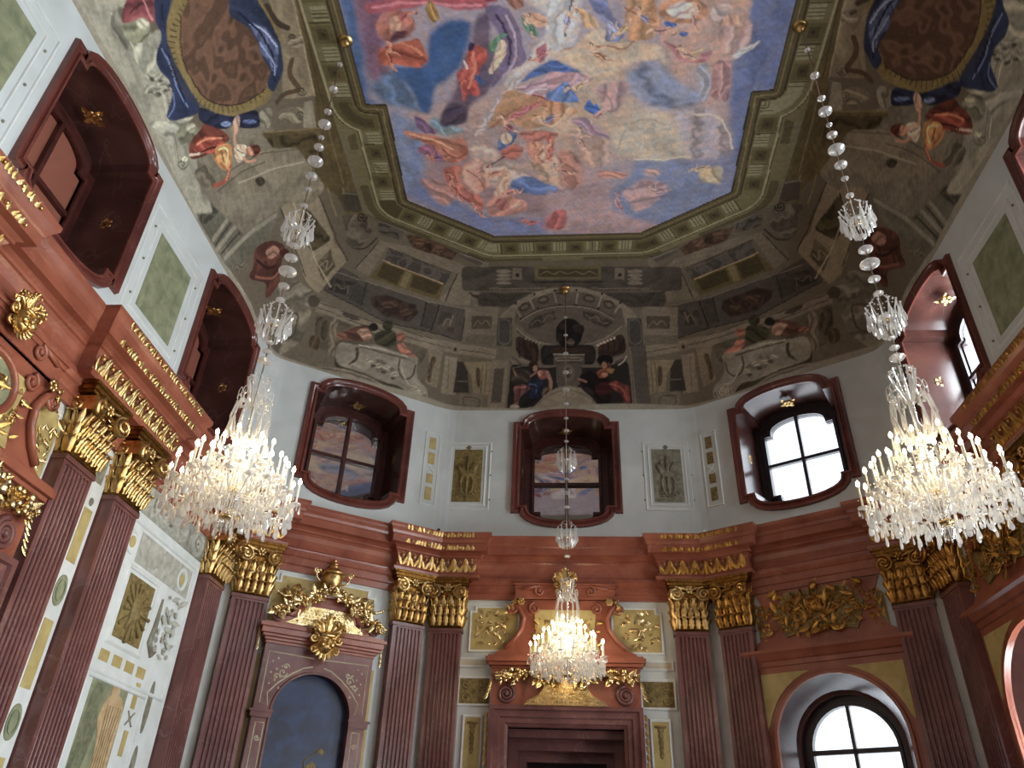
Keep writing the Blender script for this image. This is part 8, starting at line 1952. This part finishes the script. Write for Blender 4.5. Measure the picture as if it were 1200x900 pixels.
# ---------------------------------------------------------------- crystal chandeliers
def drop_mesh(name, h=.11, w=.05, d=.018):
    prof = [(0, 0), (.18, .10), (.35, .35), (.8, .6), (1, .78), (.78, .92), (0, 1)]; n = 8; vs = []
    for r, t in prof: vs += [(r * w / 2 * math.cos(2 * PI * i / n), r * d / 2 * math.sin(2 * PI * i / n), -h * t) for i in range(n)] if False else [(r * w / 2 * math.cos(2 * PI * i / n), r * d / 2 * math.sin(2 * PI * i / n), -h * (1 - (1 - t))) for i in range(n)]
    # wide end hangs lowest
    vs = [(x, y, z) for x, y, z in vs]
    fs = [(j * n + i, j * n + (i + 1) % n, (j + 1) * n + (i + 1) % n, (j + 1) * n + i) for j in range(len(prof) - 1) for i in range(n)]
    return vs, fs
def add_drop(mb, p, h, w, a=0.0):
    vs, fs = drop_mesh('d', h, w, w * .35); mb.add(vs, fs, T(p) @ RZ(a))
DROP = {}
def drop_obj(parent, p, h, w, a):
    key = (round(h, 2), round(w, 2))
    if key not in DROP:
        vs, fs = drop_mesh('d', *key, key[1] * .35); me = bpy.data.meshes.new('crystal_drop'); me.from_pydata(vs, [], fs); me.materials.append(MATS['crystal']); DROP[key] = me
    o = bpy.data.objects.new('crystal_drop', DROP[key]); COL.objects.link(o); o.parent = parent; o.location = p; o.rotation_euler = (0, 0, a)
def little_crown(mb, gold, z, r, seed=0, k=10):
    """small cage of pendants threaded on the rod"""
    for i in range(k):
        a = 2 * PI * i / k + seed
        c, s = math.cos(a), math.sin(a)
        mb.tube([(0, 0, z), (c * r * .7, s * r * .7, z + r * .25), (c * r, s * r, z + r * .9)], r * .045, 4)
        add_drop(mb, (c * r, s * r, z + r * .85), r * 1.35, r * .30, a)
        add_drop(mb, (c * r * .8, s * r * .8, z + r * .35), r * 1.25, r * .26, a + 1)
        add_drop(mb, (c * r * .5, s * r * .5, z + r * .1), r * 1.2, r * .24, a + .5)
        for f in (.25, .5, .75): mb.ball((c * r * (1 - f * .7), s * r * (1 - f * .7), z + r * (.95 + f * .9)), r * .06, 5)
        mb.ball((c * r, s * r, z + r * .98), r * .09, 6)
    mb.lathe([(0, z + .0), (r * .5, z + r * .1), (r * .55, z + r * .2), (0, z + r * .1)], 12)
    gold.lathe([(0, z - r * .06), (r * .25, z - r * .04), (r * .2, z + r * .06), (0, z + r * .1)], 10)
def chandelier(label, x, y, ztop, z0, k, beads, crowns, tiers, power):
    """z0 is the level of the lowest big ring; k scales the body"""
    root = thing('chandelier', label, 'chandelier', T((x, y, z0)), 'crystal chandeliers')
    H = ztop - z0; rn = random.Random(int(x * 10))
    MB().ball((0, 0, H - .05), .085, 14).lathe([(.05, H - .02), (.12, H - .005), (.12, H)], 14).build('ceiling_hook', 'gold', root, smooth=True)
    MB().tube([(0, 0, H - .05), (0, 0, .3)], .011, 6).build('suspension_rod', 'chain_steel', root)
    for zz, r in beads:
        mb = MB().lathe([(.014, -r * .45), (r * .6, -r * .38), (r, -r * .05), (r, r * .05), (r * .6, r * .38), (.014, r * .45)], 14); o = mb.build('glass_bead', 'crystal', root, smooth=30); o.location = (0, 0, zz - z0)
    for q, (zz, r) in enumerate(crowns):
        mb = MB(); g = MB(); little_crown(mb, g, zz - z0, r, q, 12); o = mb.build('pendant_crown', 'crystal', root, smooth=30); g.build('gilt_boss', 'bright_gold', o, smooth=True)
    # stem and dishes
    mb = MB().lathe([(0, -.20), (.05, -.18), (.09, -.10), (.05, -.02), (.04, .10), (.10, .18), (.13, .26), (.05, .34), (.035, .55), (.09, .62), (.10, .70), (.04, .78), (.03, 1.0), (.07, 1.08), (.07, 1.16), (.03, 1.24), (.03, 1.50)], 14)
    mb.v = [(a * k, b_ * k, c * k) for a, b_, c in mb.v]; mb.build('glass_stem', 'clear_glass', root, smooth=30)
    for zz, r in ((0.12, .16), (.36, .18), (.66, .14)): MB().lathe([(.03 * k, (zz - .03) * k), (r * .7 * k, (zz - .02) * k), (r * k, (zz + .05) * k), (r * .98 * k, (zz + .06) * k), (.03 * k, zz * k)], 18).build('glass_dish', 'clear_glass', root, smooth=30)
    for zz, r in ((-.02, .09), (.32, .09), (1.02, .09)): MB().lathe([(0, (zz - .02) * k), (r * k, zz * k), (r * k, (zz + .03) * k), (0, (zz + .04) * k)], 12).build('gilt_boss', 'bright_gold', root, smooth=True)
    nd = 0; stuff = MB(); big = []
    candle_me = None; bulb_me = None
    for R_, zc, n, ph in tiers:
        R_ *= k; zc *= k
        # ring of bobeches
        for i in range(n):
            a = 2 * PI * (i + ph) / n; c, s = math.cos(a), math.sin(a); rr = R_ * (1 if i % 2 else .93); zz = zc + (0 if i % 2 else .05)
            mb = MB(); pts = [(c * .06 * k, s * .06 * k, zz + .02), (c * rr * .35, s * rr * .35, zz - .13 * k), (c * rr * .75, s * rr * .75, zz - .12 * k), (c * rr, s * rr, zz - .01)]
            P = [Vector(p) for p in pts]; cur = []
            for t in range(9):
                u = t / 8; cur.append(P[0] * (1 - u) ** 3 + P[1] * 3 * u * (1 - u) ** 2 + P[2] * 3 * u * u * (1 - u) + P[3] * u ** 3)
            mb.tube(cur, .013 * k, 6); mb.lathe([(.01, zz - .012), (.055 * k, zz + .004), (.062 * k, zz + .014), (.012, zz)], 10, T((c * rr, s * rr, 0)))
            mb.build('arm', 'crystal', root, smooth=True)
            if candle_me is None:
                m_ = MB().lathe([(0, .0), (.017, 0), (.019, .03), (.0115, .035), (.0115, .27), (0, .27)], 8); m_.v = [(p[0], p[1], p[2] * k) for p in m_.v]; co_ = m_.build('candle', 'candle_wax', root, smooth=30); candle_me = co_.data
                m_ = MB().lathe([(0, 0), (.012, .004), (.021, .022), (.020, .040), (.010, .062), (0, .078)], 8); bo = m_.build('bulb', 'lamp_glow', co_, smooth=True); bulb_me = bo.data
            else:
                co_ = bpy.data.objects.new('candle', candle_me); COL.objects.link(co_); co_.parent = root
                bo = bpy.data.objects.new('bulb', bulb_me); COL.objects.link(bo); bo.parent = co_
            co_.location = (c * rr, s * rr, zz); bo.location = (0, 0, .27 * k)
            for q in range(4):
                b_ = a + q * PI / 2 + .4; big.append(((c * rr + .058 * k * math.cos(b_), s * rr + .058 * k * math.sin(b_), zz + .005), .115 * k * rn.uniform(.8, 1.1), .034 * k, b_))
        # thick fringe hanging from the ring
        m = int(n * 3.2)
        for i in range(m):
            a = 2 * PI * i / m; c, s = math.cos(a), math.sin(a)
            for f, dz in ((.98, -.03), (.90, -.10), (.78, -.06), (.66, -.13), (.52, -.10), (.38, -.15)):
                big.append(((c * R_ * f, s * R_ * f, zc + dz * k + rn.uniform(-.03, .03) * k), .11 * k * rn.uniform(.8, 1.4), .036 * k, a + rn.uniform(-.5, .5)))
        # strings of beads climbing to the next level
        for i in range(n):
            a = 2 * PI * (i + .5) / n; c, s = math.cos(a), math.sin(a)
            for t in range(9):
                u = t / 8; stuff.ball((c * (R_ * (1 - u) * .95 + .09 * k), s * (R_ * (1 - u) * .95 + .09 * k), zc + (.36 * u ** 1.4 - .06 * math.sin(PI * u)) * k + .05 * k), .012 * k, 4)
    # large pear drops below
    R_ = tiers[0][0] * k; zc = tiers[0][1] * k
    for i in range(22):
        a = 2 * PI * (i + .5) / 22; big.insert(0, ((math.cos(a) * R_ * .96, math.sin(a) * R_ * .96, zc - .10 * k), .20 * k, .075 * k, a + rn.uniform(-.6, .6)))
    for i in range(14):
        a = 2 * PI * i / 14; big.insert(0, ((math.cos(a) * R_ * .62, math.sin(a) * R_ * .62, zc - .19 * k), .17 * k, .07 * k, a + rn.uniform(-.6, .6)))
    for i in range(8):
        a = 2 * PI * i / 8; big.insert(0, ((math.cos(a) * R_ * .28, math.sin(a) * R_ * .28, zc - .24 * k), .18 * k, .07 * k, a)); 
    # crown of arching glass stems above the lights
    mb = MB(); zt = 1.16 * k; S2 = SC(1, 1, 1.75); MBc = MB
    for i in range(12):
        a = 2 * PI * i / 12; c, s = math.cos(a), math.sin(a)
        mb.tube([(c * .05 * k, s * .05 * k, zt - .15 * k), (c * .16 * k, s * .16 * k, zt - .10 * k), (c * .22 * k, s * .22 * k, zt + .06 * k), (c * .19 * k, s * .19 * k, zt + .20 * k), (c * .13 * k, s * .13 * k, zt + .19 * k)], .013 * k, 5)
        mb.tube([(c * .04 * k, s * .04 * k, zt + .18 * k), (c * .10 * k, s * .10 * k, zt + .30 * k), (c * .14 * k, s * .14 * k, zt + .44 * k), (c * .08 * k, s * .08 * k, zt + .46 * k)], .011 * k, 5)
        add_drop(mb, (c * .22 * k, s * .22 * k, zt + .05 * k), .15 * k, .04 * k, a); add_drop(mb, (c * .16 * k, s * .16 * k, zt + .30 * k), .13 * k, .035 * k, a); add_drop(mb, (c * .26 * k, s * .26 * k, zt - .10 * k), .13 * k, .04 * k, a)
        add_drop(mb, (c * .12 * k, s * .12 * k, zt + .0), .15 * k, .04 * k, a + .6)
    for a_ in range(14):
        a = 2 * PI * a_ / 14; mb.sweep_loop([(.030 * k * math.cos(t), .030 * k * math.sin(t)) for t in [2 * PI * q / 8 for q in range(8)]], [(0, 0), (.010 * k, .004 * k), (.010 * k, -.004 * k), (0, 0)], M=T((math.cos(a) * .20 * k, math.sin(a) * .20 * k, zt + .27 * k)) @ RZ(a + PI / 2))
    mb.v = [(p[0] * 1.1, p[1] * 1.1, zt - .1 * k + (p[2] - zt + .1 * k) * 1.62) for p in mb.v]
    mb.build('crown', 'crystal', root, smooth=30)
    for j, (p, h, w_, a) in enumerate(big):
        if j < 100: drop_obj(root, p, h, w_, a)
        else: add_drop(stuff, p, h, w_, a)
    stuff.build('crystal_fringe', 'crystal', root, kind='stuff')
    for zz, rr, e in ((.62, .10, .45), (.36, .12, .35), (.10, .10, .20)):
        L = bpy.data.lights.new('chandelier_light', 'POINT'); L.energy = power * e; L.color = (1.0, .76, .46); L.shadow_soft_size = rr
        o = bpy.data.objects.new('chandelier_light', L); COL.objects.link(o); o.parent = root; o.location = (0, 0, zz * k + .25)
    return root
TI = [(.76, .26, 20, 0), (.58, .46, 14, .5), (.38, .68, 8, .2)]
BD = [(12.75, .045), (12.1, .07), (11.55, .06), (11.25, .10), (10.95, .045), (10.73, .075), (10.42, .115), (10.1, .085), (9.83, .05), (9.5, .055),
      (8.74, .065), (8.52, .09), (8.28, .12), (8.03, .075), (7.8, .06), (7.12, .05), (6.98, .06), (6.84, .09)]
CR = [(9.0, .20), (7.38, .20)]
chandelier('large lit crystal chandelier hanging before the left wall', -3.69, 7.50, ZC, 4.80, .91, BD, CR, TI, 30)
chandelier('large lit crystal chandelier hanging before the dark right wall', 3.80, 7.57, ZC, 4.80, .95, BD, CR, TI, 30)
# the middle one hangs from the cove before the doorway
yc = 13.86; u0_ = 0.0; vv = np.linspace(0, VMAX, 800); cc = cove(np.zeros(800) - .03, vv); zc_ = float(np.interp(-yc, -cc[:, 1], cc[:, 2]))
BC = [(12.4, .04), (11.9, .05), (11.4, .06), (10.9, .07), (10.45, .08), (10.1, .06), (9.75, .05), (9.45, .06), (9.2, .05), (8.35, .05), (8.05, .07), (7.75, .06), (6.95, .05), (6.75, .06)]
chandelier('smaller lit crystal chandelier hanging before the central doorway', -.05, yc, zc_, 4.62, 1.0 * .86, BC, [(8.72, .19), (7.12, .19)], [(.76, .30, 18, 0), (.54, .50, 12, .5), (.32, .72, 6, .2)], 34)

CAMR = [[0.997295, 0.008576, 0.073001], [0.065887, -0.544546, -0.836139], [0.032582, 0.838687, -0.543638]]
# ---------------------------------------------------------------- camera, daylight
cam = bpy.data.cameras.new('camera'); co = bpy.data.objects.new('camera', cam); COL.objects.link(co)
cam.sensor_width = 36; cam.lens = 901 / 1200 * 36; cam.clip_start = .05
Rm = CAMR
co.matrix_world = Matrix([[*Rm[0], 0], [*Rm[1], 0], [*Rm[2], 1.6], [0, 0, 0, 1]])
scene.camera = co
w = bpy.data.worlds.new('sky'); scene.world = w; w.use_nodes = True
bg = w.node_tree.nodes['Background']; bg.inputs['Color'].default_value = (.78, .88, 1.0, 1); bg.inputs['Strength'].default_value = 1.7
def daylight(M, x, z, sx, sz, power, y=1.35):
    L = bpy.data.lights.new('daylight', 'AREA'); L.shape = 'RECTANGLE'; L.size = sx; L.size_y = sz; L.energy = power; L.color = (.86, .93, 1.0)
    o = bpy.data.objects.new('daylight', L); COL.objects.link(o)
    o.matrix_world = M @ T((x, y, z)) @ RX(-PI / 2)      # shines towards -y, into the room
    return o
for M, p in ((UP(M_DR), 70), (UP(M_R(11.05)), 800), (UP(M_R(6.65)), 800), (UP(M_R(2.05)), 800), (UP(M_R(-2.35)), 700)): daylight(M, 0, 9.4, 2.6, 2.8, p)
for M, p in ((M_DR, 70), (M_R(10.75), 800), (M_R(6.45), 800), (M_R(2.25), 800), (M_R(-2.05), 700)): daylight(M, 0, 2.7, 2.2, 4.2, p)
vs_ = scene.view_settings; vs_.view_transform = 'Standard'; vs_.look = 'None'; vs_.exposure = 0.2; vs_.gamma = 1.0; vs_.use_curve_mapping = False
